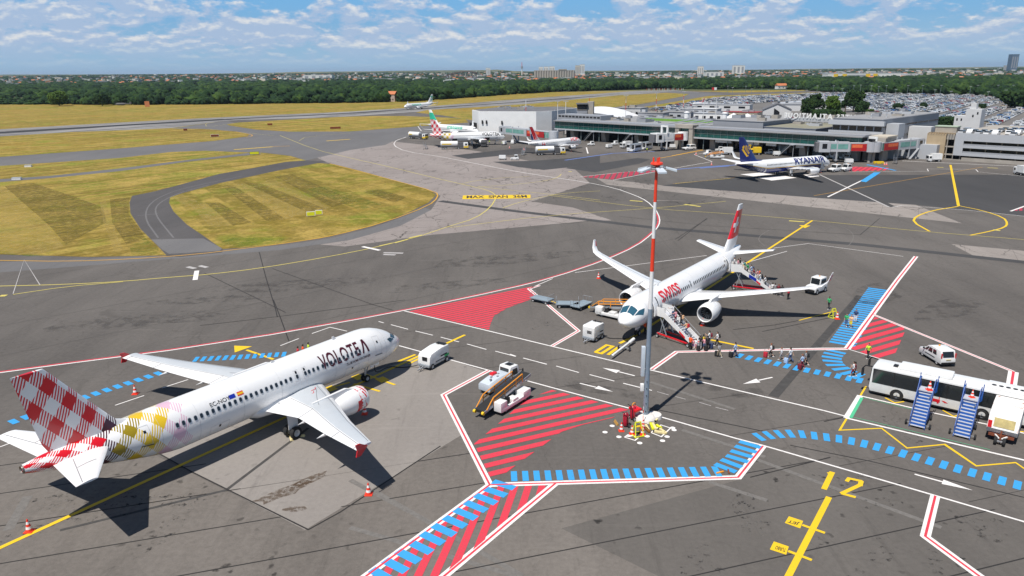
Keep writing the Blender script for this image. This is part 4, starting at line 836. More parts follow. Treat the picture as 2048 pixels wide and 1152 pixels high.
# ---- the one with the red tail and white cross
B_ = Plane('airliner', 38.7, 1.75, 1.42, 5.15, (4.6, 3.9, 2.75), (11.5, 4.6, .35), n=40, label='white airliner with SWISS lettering and a white cross on its red fin')
B_.cockpit([[(1.1, 88), (2.05, 88), (1.95, 49), (1.1, 44)], [(1.25, 40), (2.05, 44), (2.95, 34), (2.35, 14)]], M_CKB)
B_.windows([13.3+.56*i for i in range(28) if i not in (5, 6)]+[16.2]+[7.8+.56*i for i in range(9)], .62, wh=(.27, .4))
for sd_ in (1, -1): B_.frame(16.0, 16.45, .2, 1.2, sd_, M_LINE2, .02, 'emergency_exit', foot=False)
B_.frame(5.4, 6.2, -.35, 1.5, -1, M_LINE2, .03, 'door'); B_.frame(30.4, 31.2, -.3, 1.5, -1, M_LINE2, .03, 'door')
for q0 in (5.4, 30.4):                                      # the left doors stand open against the skin ahead of the doorway
    B_.quad(q0, q0+.85, -.35, 1.5, 1, M_BLK, 'doorway', off=.01)
    mb = MB(); vs = []
    for i in range(7):
        v = -.4+1.95*i/6
        for q in (q0-1.0, q0-.1):
            p = B_.sd(q+.0, v, 1, .30); vs.append(p); p = B_.sd(q, v, 1, .42); vs.append(p)
    fs = []
    for i in range(6):
        o = i*4; fs += [(o, o+2, o+6, o+4), (o+1, o+5, o+7, o+3), (o, o+4, o+5, o+1), (o+2, o+3, o+7, o+6)]
    mb.add(vs, fs+[(0, 1, 3, 2), (24, 26, 27, 25)], M_WH); mb.bar(B_.sd(q0-.1, .4, 1, .2), B_.sd(q0+.05, .4, 1, .02), .06, .25, M_STEEL); B_.part(mb, 'door')
for sd_, q_ in ((1, 7.3), (-1, 13.0)): B_.text('SWISS', 1.5, q_, .36, sd_, M_SWR, .045, 1, 'airline_lettering', fit=5.7)
B_.text('HB', .3, 28.8, 1.0, 1, M_BLK, 0, 1, 'registration')
bf = MB(); bf.lathe([(0, .05), (-1.4, .8), (-3.5, 1.15), (-7.5, 1.2), (-9.5, .9), (-11.5, .1)], M_WH, (-11.6, 0, 2.15), n=20)
for i, v in enumerate(bf.v): bf.v[i] = (v[0], v[1]*1.7, 2.15+(v[2]-2.15)*.85)
B_.part(bf, 'belly_fairing', smooth=50)
WB = [(12.6, .8, 2.2, 7.0), (13.4, 1.9, 2.35, 6.2), (15.9, 6.0, 2.95, 3.7), (19.0, 11.5, 3.75, 2.5), (21.3, 15.8, 4.5, 1.7), (22.0, 16.8, 4.75, 1.45, .5), (22.7, 17.35, 5.3, 1.2, 1.05), (23.4, 17.6, 6.35, .7, 1.35)]
wb_ = B_.wing(WB, lines=[(2.0, .14, 15.5, .14), (2.0, .66, 15.5, .68)], fair=((4.0, 2.0), (7.6, 2.4), (11.4, 2.2)))
for ob, sg in zip(wb_, (1, -1)):
    mb = MB()
    for e_ in (-.06, .06): mb.add([(-22.85, (17.36+e_)*sg, 5.3), (-23.85, (17.36+e_)*sg, 5.3), (-24.05, (17.56+e_)*sg, 6.05), (-23.35, (17.56+e_)*sg, 6.05)], [(0, 1, 2, 3)], M_SWR); mb.box((-23.65, (17.42+e_*1.4)*sg-.01, 5.55), (-23.5, (17.46+e_*1.4)*sg+.01, 5.85), M_WH)
    B_.part(mb, 'winglet_emblem', ob)
B_.wing([(33.0, .4, 4.45, 3.9), (33.5, 1.0, 4.5, 3.5), (36.3, 6.1, 5.2, 1.5)], name='stabilizer', k=.8, lines=[(1.2, .68, 5.9, .68)])
B_.fin([(30.6, 4.9, 6.6), (32.4, 5.5, 5.0), (33.55, 6.7, 4.35), (36.6, 10.7, 2.4), (37.15, 11.5, 1.9)], [M_WH, M_WH, M_SWR, M_WH], .85)
CX = lambda z: 36.1+(z-8.6)*.62
B_.fin_poly([[(CX(7.5)-.3, 7.5), (CX(7.5)+.3, 7.5), (CX(9.7)+.3, 9.7), (CX(9.7)-.3, 9.7)], [(CX(8.3)-.95, 8.3), (CX(8.3)+.95, 8.3), (CX(8.9)+.95, 8.9), (CX(8.9)-.95, 8.9)]], M_WH, 'cross_emblem')
B_.engines(5.6, 1.75, 11.6, 3.5, 1.22, lip=M_WH, rear=.7)
B_.gear(4.2, (0,), .34, 1.9, .22, .22); B_.gear(19.3, (3.3, -3.3), .52, 2.5, .36, .42, True)
mb = MB(); mb.prism([(-9, 5.12), (-9.3, 5.5), (-9.55, 5.5), (-9.5, 5.12)], -.03, .03, M_WH); B_.part(mb, 'antenna')
mb = MB()
for sd_ in (1, -1):
    for q in (3.4, 6.8, 13.0, 17.4, 22.0, 26.4, 29.8): B_.quad(q, q+.022, -1.4, 2.7, sd_, M_LINE2, mb=mb, n=14, m=1)
B_.part(mb, 'panel_seams', B_.fus)
B_.place((12.9967, 83.0035), -2.2062)

# ---- the airliners farther off
def jet737(label, fmat=None, far=True):
    P_ = Plane('airliner', 39.5, 1.88, 1.35, 5.35, (5.2, 4.8, 2.7), (11.5, 4.75, .3), n=28, label=label)
    P_.cockpit([[(1.6, 86), (2.3, 86), (2.2, 60), (1.6, 57)], [(1.7, 54), (2.4, 56), (3.0, 38), (2.4, 30)]])
    P_.wing([(13.0, .8, 2.0, 7.4), (13.8, 2.0, 2.2, 6.2), (16.2, 5.8, 2.7, 4.2), (21.3, 15.2, 3.75, 1.9), (22.2, 16.9, 3.95, 1.6), (22.8, 17.4, 4.3, 1.3, .8), (24.0, 17.95, 6.35, .6, 1.4)], (M_WH, M_WG), fair=((3.6, 1.9), (7.4, 2.2), (10.6, 2)))
    P_.wing([(33.2, .5, 4.7, 4.4), (33.9, 1.1, 4.8, 3.8), (37.5, 7.1, 5.5, 1.4)], name='stabilizer', k=.8)
    P_.engines(4.85, 1.5, 10.6, 3.7, 1.0, rear=.66); P_.gear(4.1, (0,), .34, 1.7, .2, .2); P_.gear(19.7, (2.86, -2.86), .56, 2.2, .38, .42, True)
    return P_
Rn = jet737('white airliner with dark blue belly, yellow harp on its blue fin and RYANAIR lettering')
Rn.fin([(27.6, 5.2, 9.8), (31.3, 5.6, 6.6), (32.6, 7.2, 5.5), (37.0, 12.5, 2.0)], M_NAVY, .8)
for side in (1, -1):
    mb = MB(); n = 26; vs = []
    for i in range(n+1):
        q = 3.2+36.0*i/n; v0 = -.45 if q < 27 else -.45+((q-27)/12)**1.3*1.0
        if q < 5: v0 -= (5-q)*.5
        for j in range(7): v = v0+(-math.pi/2*Rn.R-v0)*j/6; vs.append(Rn.sd(q, v, side, .008))
    mb.add(vs, [(i*7+j, i*7+j+1, (i+1)*7+j+1, (i+1)*7+j) for i in range(n) for j in range(6)], M_NAVY)
    vs = []
    for i in range(n+1):
        q = 3.2+36.0*i/n; v0 = -.45 if q < 27 else -.45+((q-27)/12)**1.3*1.0
        if q < 5: v0 -= (5-q)*.5
        vs += [Rn.sd(q, v0+.1, side, .014), Rn.sd(q, v0-.08, side, .014)]
    mb.add(vs, [(2*i, 2*i+1, 2*i+3, 2*i+2) for i in range(n)], M_GOLD); Rn.part(mb, 'belly_paint', Rn.fus, smooth=60)
Rn.windows([16.5+.52*i for i in range(24)]+[6.6+.52*i for i in range(18)], .55, sides=(-1,)); Rn.windows([6.6+.52*i for i in range(44)], .55, sides=(1,), individually=False)
Rn.text('RYANAIR', 1.95, 17.2, .12, -1, M_NAVY, .05, 1.12, 'airline_lettering'); Rn.text('RYANAIR', 1.95, 6.5, .12, 1, M_NAVY, .05, 1.12, 'airline_lettering')
hp = lambda pts: [(33.6+x, 6.6+y) for x, y in pts]
Rn.fin_poly([hp([(.1, 3.2), (.5, 3.6), (3.6, 3.4), (3.4, 3.0)]), hp([(3.3, 3.5), (3.9, 3.0), (3.6, 2.2), (3.1, 2.7)]), hp([(3.6, 2.7), (4.0, 2.2), (2.0, .0), (1.7, .35)]), hp([(.35, 3.3), (.75, 3.3), (1.75, .2), (1.55, .1)])]+[hp([(1.0+k*.55, 3.2), (1.25+k*.55, 3.2), (1.7+k*.35, .9+k*.35), (1.55+k*.35, .9+k*.35)]) for k in range(4)], M_GOLD, 'harp_emblem', 3)
Rn.frame(4.6, 5.4, -.4, 1.3, -1, M_LINE, .05, 'door', foot=False)
ht = MB(); c0 = (5.6, .95)
pts_ = [(16*math.sin(t)**3/16*.75, (13*math.cos(t)-5*math.cos(2*t)-2*math.cos(3*t)-math.cos(4*t))/16*.75) for t in [2*math.pi*i/24 for i in range(25)]]
place3(Rn, (1658.5, 325.5), 2.7, 1471, 331, 4.75, 39.5)
V2 = Plane('airliner', 37.57, 1.975, 1.76, 5.88, (5.6, 4.6, 3.35), (11.0, 5.0, .33), n=28, fmat=M_GING, uvs=True, label='distant white airliner with a checked tail, VOLOTEA lettering and its hold doors open')
V2.cockpit([[(1.3, 86), (2.05, 86), (1.9, 60), (1.25, 57)], [(1.35, 53), (2.0, 56), (2.5, 38), (1.8, 33)]]); V2.windows([7.3+.533*i for i in range(38)], .72, individually=False)
V2.wing(WA, (M_WH, M_WG), fair=((4.1, 1.9), (7.4, 2.6))); V2.wing([(31.6, .5, 4.75, 4.3), (35.4, 6.2, 5.35, 1.45)], name='stabilizer', k=.8)
V2.fin([(29.3, 5.55, 6.5), (30.9, 6.2, 5.2), (32.2, 7.9, 4.25), (35.1, 11.76, 2.1)], M_GING, .9, uvs=True); V2.engines(5.75, 2.0, 10.9, 3.9, 1.2, band=M_GINR)
V2.gear(5.07, (0,), .38, 2.2, .24, .25); V2.gear(17.71, (3.8, -3.8), .58, 2.9, .42, .46, True)
V2.text('VOLOTEA', 1.7, 12.2, .4, -1, M_BLK, .03, .82, 'airline_lettering'); V2.text('VOLOTEA', 1.7, 6.4, .4, 1, M_BLK, .03, .82, 'airline_lettering')
V2.quad(8.3, 10.6, -1.9, -.35, -1, M_BLK, 'hold_opening'); V2.quad(24.5, 27, -1.9, -.5, -1, M_BLK, 'hold_opening'); V2.frame(4.35, 5.2, -.35, 1.65, -1, M_LINE, .05, 'door')
V2.place2((1010, 273.5), 3.35, (861, 270.5), 5.0); V2.root.scale = (.905, 1, 1)
T1 = jet737('white and green airliner parked mostly behind the distant VOLOTEA one'); T2 = jet737('white airliner with a green fin emblem rolling on the runway')
for P_ in (T1, T2):
    P_.fin([(27.6, 5.2, 9.8), (31.3, 5.6, 6.6), (32.6, 7.2, 5.5), (35.0, 10.1, 3.6), (35.7, 11.0, 3.0), (37.0, 12.5, 2.0)], [M_WH, M_WH, M_TEAL if P_ is T1 else M_WH, M_TEAL, M_WH], .8)
    for sd_ in (1, -1): P_.text('transavia', 2.0, 22.5 if sd_ < 0 else 8.5, .15, sd_, M_TEAL, .03, 1.2, 'airline_lettering', shear=.2*sd_*-1)
    P_.windows([6.6+.52*i for i in range(44)], -.35 if P_ is T2 else .3, individually=False)
T2.fin_poly([[(34.2, 6.8), (37.4, 6.8), (38.2, 9.6), (36.2, 10)]], M_TEAL, 'fin_emblem', 3); T2.fin_poly([[(35.2, 7.8), (36.8, 7.8), (37.4, 8.8), (36.2, 9)]], M_WH, 'fin_emblem', 3)
place3(T1, (957, 262.5), 3.0, 859, 222, 12.5, 38.3)
a_ = g(808.5, 213, 3.0); d_ = (g(239, 251)-g(1200, 190)).xy; T2.place(a_, math.atan2(d_.y, d_.x))
Hp = Plane('airliner', 36.2, 1.5, 1.45, 4.8, (5.0, 4.2, 2.6), (10.5, 4.1, .3), n=28, label='white regional jet with red and navy tail, a red disc and HOP lettering')
Hp.cockpit([[(1.5, 84), (2.1, 84), (2.05, 58), (1.5, 55)], [(1.6, 52), (2.2, 54), (2.7, 36), (2.1, 28)]]); Hp.windows([7+.8*i for i in range(25)], .55, wh=(.3, .4), individually=False)
Hp.wing([(11.4, .7, 1.9, 6.6), (12.2, 1.6, 2.0, 5.6), (14.4, 5.0, 2.45, 3.6), (18.6, 13.3, 3.5, 1.5), (19.1, 13.9, 3.8, 1.2, .8), (20, 14.3, 5.1, .6, 1.4)], fair=((4, 1.8), (7, 1.8), (9.5, 1.6))); Hp.wing([(31.0, .4, 4.1, 4.0), (34.3, 6.0, 4.7, 1.4)], name='stabilizer', k=.8)
Hp.fin([(27.3, 4.6, 7.0), (29.4, 5.3, 5.2), (33.9, 10.6, 2.2)], M_WH, .8); Hp.fin_poly([[(29.8, 5.4), (32.9, 5.4), (35.7, 10.5), (34.0, 10.5)]], M_SWR, 'tail_stripe', 4); Hp.fin_poly([[(33.1, 5.4), (34.5, 5.4), (35.1, 7.6), (34.4, 7.9)]], M_NAVY, 'tail_stripe', 4)
Hp.engines(4.3, 1.35, 10.2, 3.3, .85, rear=.66); Hp.gear(4.0, (0,), .3, 1.8, .2, .18); Hp.gear(18.0, (2.9, -2.9), .48, 2.1, .34, .4, True)
Hp.text('HOP!', 1.6, 9.3, .35, -1, M_SWR, .03, 1.1, 'airline_lettering', shear=.3); vs = [(math.cos(t)*1.0, math.sin(t)*1.0) for t in [2*math.pi*i/24 for i in range(24)]]; Hp.decal(vs+[(0, 0)], [(i, (i+1) % 24, 24) for i in range(24)], M_SWR, 28.0, .1, -1, 'red_disc')
Hp.place2((1161.5, 283), 2.6, (1060, 287), 4.1); Hp.root.scale = (.91, 1, 1)
Sm = Plane('light_aircraft', 20, 1.1, 1.1, 3.3, (3.5, 3, 2.0), (6, 3, .25), n=16, label='small white jet with a bright red tail beyond the terminal', cat='small jet')
Sm.wing([(8, .6, 1.4, 4), (11, 9, 1.9, 1.4)]); Sm.fin([(15, 3, 4), (16.5, 4, 3.2), (18.6, 6.8, 1.8)], M_RED, .9); Sm.wing([(18, .1, 6.4, 1.8), (19.4, 3.4, 6.5, 1)], name='stabilizer'); Sm.gear(3, (0,), .25, 1.4, .15, .12); Sm.gear(10, (1.8, -1.8), .35, 1.5, .2, .18, True)
mb = MB(); mb.lathe([(0, .3), (-.4, .55), (-2.5, .5), (-3, .3)], M_RED, (-13.6, 1.6, 2.9), n=12); Sm.part(mb, 'engine', smooth=50); mb = MB(); mb.lathe([(0, .3), (-.4, .55), (-2.5, .5), (-3, .3)], M_RED, (-13.6, -1.6, 2.9), n=12); Sm.part(mb, 'engine', smooth=50)
Sm.place2((1385, 208), 2, (1412, 204), 3)
# ============================================================ terminal and the buildings round it
T0 = Vector((19.3, 367.2, 0)); TX = Vector((.691, -.723, 0)); TY = Vector((.723, .691, 0)); TRZ = math.atan2(-.723, .691)
def TP(u, w_, z=0): return T0+TX*u+TY*w_+Vector((0, 0, z))
M_CONC = mat('concrete', (.36, .33, .29), .85, var=.15, vs=.5); M_CLAD = mat('grey_cladding', (.30, .31, .335), .5, var=.05, vs=.3); M_CLAL = mat('light_cladding', (.44, .455, .48), .5, var=.04, vs=.3); M_ROOF = mat('grey_roof', (.27, .27, .275), .85, var=.12, vs=.2)
M_RDK = mat('dark_roof', (.14, .14, .15), .85, var=.2, vs=.2); M_RGR = mat('weathered_roof', (.24, .23, .17), .9, var=.15, vs=.2); M_GREEN = mat('green_roof_strip', (.16, .34, .05), .9, var=.2); M_WALLW = mat('white_wall', (.58, .58, .58), .7, var=.07, vs=.25); M_TAN = mat('tan_concrete', (.43, .33, .21), .9, var=.12, vs=.5)
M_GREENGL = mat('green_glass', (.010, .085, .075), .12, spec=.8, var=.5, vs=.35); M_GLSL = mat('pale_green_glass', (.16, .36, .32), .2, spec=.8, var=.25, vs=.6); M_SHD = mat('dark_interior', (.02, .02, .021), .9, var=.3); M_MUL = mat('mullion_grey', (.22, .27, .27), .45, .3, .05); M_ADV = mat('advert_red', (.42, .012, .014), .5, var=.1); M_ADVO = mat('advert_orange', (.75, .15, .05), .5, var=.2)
M_WHT = mat('white_enamel', (.80, .80, .79), .45, var=.05, vs=1.5, coat=.15); M_MEMB = mat('white_membrane_roof', (.78, .78, .79), .5, var=.03, vs=.1)
def house(name, label, cat, u, w_, group=None): return empty(name, TP(u, w_), TRZ, label, cat, group)
rb = random.Random(11)
def units(par, x0, x1, y0, y1, z, n, mt=None):
    for k in range(n):
        x, y = rb.uniform(x0, x1), rb.uniform(y0, y1); a, b, c_ = rb.uniform(.8, 2.6), rb.uniform(.8, 2.2), rb.uniform(.6, 1.6); m = MB(); m.box((x-a, y-b, z-.02), (x+a, y+b, z+c_), mt or rb.choice([M_CLAL, M_CLAD, M_STEEL, M_CONC])); m.box((x-a*.6, y-b*.6, z+c_), (x+a*.6, y+b*.6, z+c_+.12), M_DK); m.build('roof_unit', par)
# the glazed pier on columns
pr = house('terminal_pier', 'long terminal pier with a band of green glass raised on columns', 'terminal', 0, 0)
m = MB(); m.box((3, 0.0, 4.6), (148, 13, 5.0), M_CONC); m.box((3, -.25, 4.55), (148, 0, 5.15), M_CLAL); m.build('floor_slab', pr)
m = MB(); m.box((3, .35, 5.0), (148, .5, 8.4), M_GREENGL); m.build('glass_band', pr)
m = MB(); m.box((2.5, -.5, 8.4), (148.5, 13.5, 8.75), M_ROOF); m.box((2.5, 1.5, 8.75), (148.5, 7, 9.15), M_CLAD); m.build('roof', pr)
for k in range(49):
    m = MB(); m.box((3+k*3.0-.035, .25, 5.0), (3+k*3.0+.035, .36, 8.4), M_MUL); m.build('mullion', pr)
m = MB(); m.box((3, .2, 6.6), (148, .34, 6.68), M_MUL); m.build('rail', pr)
for k in range(8):
    m = MB(); x = 12+k*19.0; m.loft([[(x-1.4, 3.2, 0), (x+1.4, 3.2, 0), (x+1.4, 5.2, 0), (x-1.4, 5.2, 0)], [(x-.9, 2.2, 4.6), (x+.9, 2.2, 4.6), (x+.9, 6.2, 4.6), (x-.9, 6.2, 4.6)]], M_CONC); m.build('column', pr)
for k in range(13): m = MB(); m.tube((8+k*11, 1, 0), (8+k*11, 1, 4.6), .16, M_MUL); m.build('column', pr)
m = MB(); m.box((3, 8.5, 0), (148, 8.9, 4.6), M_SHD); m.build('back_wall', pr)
for k in range(12):
    x = 86+k*4.6; m = MB(); m.box((x, 8.3, .2), (x+3.6, 8.5, 3.9), M_GLS if k % 3 else M_CLAD); m.build('ground_window', pr)
for x0, x1 in ((90, 97), (103, 109), (112, 116), (124, 127)): m = MB(); m.box((x0, 1.6, 3.4), (x1, 2.6, 4.5), M_WHT); m.build('canopy', pr)
for x in (25, 47, 121):
    m = MB(); m.bar((x-2.2, -.8, .2), (x+2.2, -.8, 4.4), 1.2, .18, M_STEEL); m.bar((x-2.2, -1.4, 1.1), (x+2.2, -1.4, 5.3), .05, .05, M_MUL); m.bar((x-2.2, -.2, 1.1), (x+2.2, -.2, 5.3), .05, .05, M_MUL); m.box((x+1.8, -1.4, 4.4), (x+3.4, -.1, 4.6), M_STEEL); m.tube((x+3.2, -.8, 0), (x+3.2, -.8, 4.4), .12, M_STEEL); m.build('outside_stair', pr)
m = MB(); m.box((72.5, -1.2, 0), (74.3, 3, 9.6), M_CONC); m.box((79.2, -1.2, 0), (81, 3, 9.6), M_CONC); m.box((72.5, -1.4, 8.5), (81, 3, 9.9), M_CONC); m.build('concrete_portal', pr)
# hall roofs behind the pier
hl = house('terminal_hall', 'low terminal hall with pale flat roofs, a green roof strip and plant units', 'terminal', 8, 14.2)
m = MB(); m.box((0, 0, 0), (70, 46, 8.0), M_WALLW); m.box((-.3, -.1, 8.0), (70.3, 46.3, 8.3), M_ROOF); m.build('hall', hl)
m = MB(); m.box((22, 20, 8.3), (66, 23, 9.6), M_CLAD); m.box((24, 19.2, 8.3), (66, 20, 9.3), M_GREEN); m.build('roof_upstand', hl)
m = MB(); m.box((-18, 2, 8.31), (10, 12, 10.6), M_CLAD)
for k in range(12): m.box((-17.4+k*2.3, 1.93, 9.3), (-15.7+k*2.3, 2.0, 10.1), M_SHD)
m.build('clerestory', hl)
units(hl, 2, 66, 4, 18, 8.3, 9); units(hl, 4, 68, 26, 44, 8.3, 16)
for u_, w_ in ((40, 30), (58, 34)): m = MB(); m.tube((u_, w_, 8.3), (u_, w_, 12), 1.2, M_WHT, n=14); m.tube((u_, w_, 12), (u_, w_, 12.5), 1.5, M_WHT, r1=.4, n=14); m.build('chimney', hl)
for k in range(4):
    m = MB(); x = 52+k*.1; m.bar((50+k*5, -.3, 8.6), (57+k*5, 9, 10.4), 1.6, .3, M_CLAD); m.build('roof_louvre', hl)
def block(name, label, u0, u1, w0, w1, z, mt, band=None, roof=M_ROOF, side=None, n=6):
    o = house(name, label, 'building', u0, w0); L_ = u1-u0; D_ = w1-w0; m = MB(); m.box((0, 0, 0), (L_, D_, z), mt); m.build('walls', o); m = MB(); m.box((-.2, -.2, z), (L_+.2, D_+.2, z+.12), M_CLAD); m.box((.3, .3, z+.12), (L_-.3, D_-.3, z+.2), roof); m.build('roof', o)
    for b in band or ():
        a, c_, k = b; w_ = L_/k
        for i in range(k): m = MB(); m.box((i*w_+.25, -.06, a), ((i+1)*w_-.25, .02, c_), M_GLS); m.build('window', o)
    for b in side or ():
        a, c_, k = b; w_ = D_/k
        for i in range(k): m = MB(); m.box((L_-.02, i*w_+.4, a), (L_+.06, (i+1)*w_-.4, c_), M_GLS); m.build('window', o)
    units(o, 2, L_-2, 4, D_-3, z+.2, n); return o
block('terminal_block', 'grey clad block with a white framed window band above the pier', 79, 102, 17, 44, 11.0, M_CLAD, [(7.3, 8.4, 14)], n=7)
block('terminal_block', 'lower grey block with a brown weathered roof above the pier', 104, 125, 14.4, 48, 9.4, M_CLAD, [(7.0, 7.9, 3)], roof=M_RGR, n=4)
b3 = block('terminal_block', 'tall grey slatted block at the right end of the terminal', 131, 149, 15, 74, 13.7, M_CLAD, [(9.6, 11.2, 6)], side=[(6.8, 7.6, 5), (3.2, 4.2, 5), (10.8, 11.4, 5)], n=6)
m = MB(); m.box((-1, -1.6, 11.6), (19, -.2, 13.2), M_CLAL); m.box((-1, -.9, 8.4), (18.6, -.2, 9.5), M_CLAL); m.build('slatted_screen', b3)
m = MB(); m.box((18.2, 3, 0), (22.5, 9, 12.3), M_CLAL); m.build('stair_tower', b3); m = MB(); m.box((18.2, 26, 0), (26, 30, 10.2), M_WALLW); m.box((18.2, 9, 0), (34, 20, 5.2), M_CLAL); m.box((24, 8.9, 2), (25.2, 9, 4.4), M_GLS); m.build('annex', b3)
hb = block('terminal_block', 'long pale front block behind the terminal roofs carrying the sign', 96, 133, 50, 62, 10.6, M_CLAL, [(8.4, 9.6, 14)], n=5)
# the name in big letters on the roof, read from the far side
vs, fs, wd = text_mesh('NANTES ATLANTIQUE', 2.6, .03)
sg = empty('airport_sign', TP(130, 40, 0), TRZ, 'airport name in big white letters NANTES ATLANTIQUE seen from behind on a roof', 'sign')
sc_ = 34/wd; dep = .35; x_ = 0
let = 'NANTES ATLANTIQUE'; widths = []; xx = 0.0
for ch in let:
    if ch == ' ': xx += 1.3; continue
    v, f, w0 = text_mesh(ch, 2.0, .03); m = MB(); n = len(v)
    m.add([(4-xx-p[0]*.98, -.17, 13.9-2.2+p[1]) for p in v]+[(4-xx-p[0]*.98, .17, 13.9-2.2+p[1]) for p in v], [tuple(f_) for f_ in f]+[tuple(i+n for i in f_[::-1]) for f_ in f], M_WHT)
    for i, f_ in enumerate(f):
        for a, b in zip(f_, f_[1:]+f_[:1]): m.add([m.v[a], m.v[b], m.v[b+n], m.v[a+n]], [(0, 1, 2, 3)], M_WHT) if False else None
    m.tube((4-xx-.4, .3, 10), (4-xx-.4, .3, 13.4), .06, M_STEEL, n=5); m.build('letter', sg); xx += w0*.98+.42
m = MB(); m.box((-36, .2, 10.7), (6, .9, 11.6), M_CLAL); m.tube((-30, .5, 0), (-30, .5, 10.7), .3, M_STEEL); m.tube((3, .5, 0), (3, .5, 10.7), .3, M_STEEL); m.build('sign_beam', sg)
# white hangar-like hall on the left
def walls_prism(name, label, cat, pts, z, wall, roof, loc=None, par=.5):
    c_ = sum((Vector((*p, 0)) for p in pts), Vector())/len(pts); o = empty(name, c_, 0, label, cat); q = [(p[0]-c_.x, p[1]-c_.y) for p in pts]; m = MB(); m.prism(q, 0, z, wall, 'z'); m.build('walls', o)
    q2 = [(x*.97, y*.97) for x, y in q]; m = MB(); m.prism(q2, z+.004, z+.08, roof, 'z'); m.build('roof', o); return o, c_
wh, c_ = walls_prism('cargo_hall', 'big blank white hall with a flat roof at the left end of the terminal', 'hall', [(-21.1, 419.7), (-17, 405.5), (13.5, 397), (22, 402), (38, 432), (30, 450), (-8, 448)], 11.4, mat('bright_white_cladding', (.80, .80, .79), .6, var=.06, vs=.3), M_RDK)
units(wh, -18, 18, -8, 14, 11.5, 9)
for x, y, z0 in ((-15, 404.7, 4.8), (-12.8, 404.1, 4.8), (-4.5, 401.7, 4.6), (-3.8, 401.5, .6)): m = MB(); m.box((x-c_.x-.4, y-c_.y-.3, z0), (x-c_.x+.4, y-c_.y-.05, z0+1.9), M_SHD, rz=-.27); m.build('window', wh)
m = MB(); m.box((-21.6-c_.x, 409-c_.y, 0), (-18-c_.x, 415-c_.y, 5), M_SHD, rz=.3); m.build('hall_door', wh)
# vaulted hall
vh = empty('vaulted_hall', g(1150, 256), R(-14), 'hall under a broad curved white roof behind the control tower', 'hall'); arc = [(-17+52*i/20, 1.5+7.0*math.sin(math.pi*(i+.8)/21.6)) for i in range(21)]
m = MB(); m.loft([[(x, 0, z) for x, z in arc], [(x, 46, z+1.5) for x, z in arc]], M_MEMB, closed=False); m.loft([[(x, 0, z-.3) for x, z in arc], [(x, 0, z) for x, z in arc]], M_CLAL, closed=False); m.build('roof', vh, smooth=60)
m = MB(); m.loft([[(x, .9, 0) for x, z in arc], [(x, .9, z-.15) for x, z in arc]], M_RDK, closed=False)
m.build('gable', vh)
for k in range(9): m = MB(); m.box((9+k*2.2, .8, 4.6), (10.4+k*2.2, .88, 6.4), M_GLS); m.build('window', vh)
tw = empty('control_tower', g(1170, 262), R(-12), 'concrete control tower with a glazed cab standing before the curved white roof', 'tower')
m = MB(); m.box((1.2, -1.5, 0), (4.4, 4, 15.6), M_CONC); m.box((-3.4, -1.5, 0), (.8, 4, 11), M_CONC); m.build('shaft', tw); m = MB(); m.box((-4.2, -2.2, 9.4), (1.2, 3.4, 11.2), M_CLAD); m.box((-4.4, -2.4, 11.2), (1.2, 3.4, 11.4), M_CONC); m.build('cab_base', tw)
m = MB(); m.box((-4.1, -2.1, 11.4), (1.1, 3.2, 14.2), M_GLS, taper=(-.3, -.3)); m.build('cab_glass', tw); m = MB(); m.box((-4.8, -2.8, 14.2), (1.6, 3.9, 14.8), M_RDK); m.tube((2, 1, 15.6), (2, 1, 17.4), .12, M_RED); m.build('cab_roof', tw)
# assorted service buildings beyond
for i, (px, py, lw, dw, h_, wm, rm, lb) in enumerate((
        (1255, 244, 17, 12, 8.5, M_WALLW, M_ROOF, 'white box building beyond the terminal roofs'), (1440, 222, 46, 9, 5, M_WALLW, M_CLAL, 'long low white shed beyond the terminal'), (1480, 239, 22, 12, 4.5, mat('cream_wall', (.55, .47, .34), .8), mat('red_sheet_roof', (.30, .05, .05), .7), 'low cream building with a dull red roof'),
        (1350, 244, 20, 14, 6, M_CLAL, M_ROOF, 'grey flat roofed shed behind the terminal hall'), (1400, 232, 24, 10, 5, M_CLAL, M_WHT, 'pale shed with a white roof near the small jet'), (1300, 250, 16, 10, 7, M_CLAD, M_ROOF, 'grey plant building behind the green roof strip'), (1415, 247, 18, 12, 6, M_WHT, M_CLAL, 'white low building left of the framed terminal block'))):
    o = empty('service_building', g(px, py), TRZ+.25, lb, 'building'); m = MB(); m.box((-lw/2, 0, 0), (lw/2, dw, h_), wm); m.build('walls', o); m = MB(); m.box((-lw/2-.3, -.3, h_), (lw/2+.3, dw+.3, h_+.3), rm); m.build('roof', o)
    for k in range(4): m = MB(); m.box((-lw/2+lw*(k+.25)/4, -.06, h_*.45), (-lw/2+lw*(k+.7)/4, .02, h_*.75), M_GLS); m.build('window', o)
    units(o, -lw/2+1, lw/2-1, 2, dw-2, h_+.3, 3)
o = empty('marquee', g(1445, 248), TRZ, 'white peaked marquee tent beyond the terminal', 'tent'); m = MB()
for k in range(2): m.loft([[(k*9, 0, 3), (k*9+9, 0, 3), (k*9+9, 9, 3), (k*9, 9, 3)], [(k*9+4.4, 4.4, 6.4), (k*9+4.6, 4.4, 6.4), (k*9+4.6, 4.6, 6.4), (k*9+4.4, 4.6, 6.4)]], M_WHT)
m.build('canopy', o)
for x in (0, 9, 18):
    for y in (0, 9): m = MB(); m.tube((x, y, 0), (x, y, 3), .1, M_MUL, n=6); m.build('pole', o)
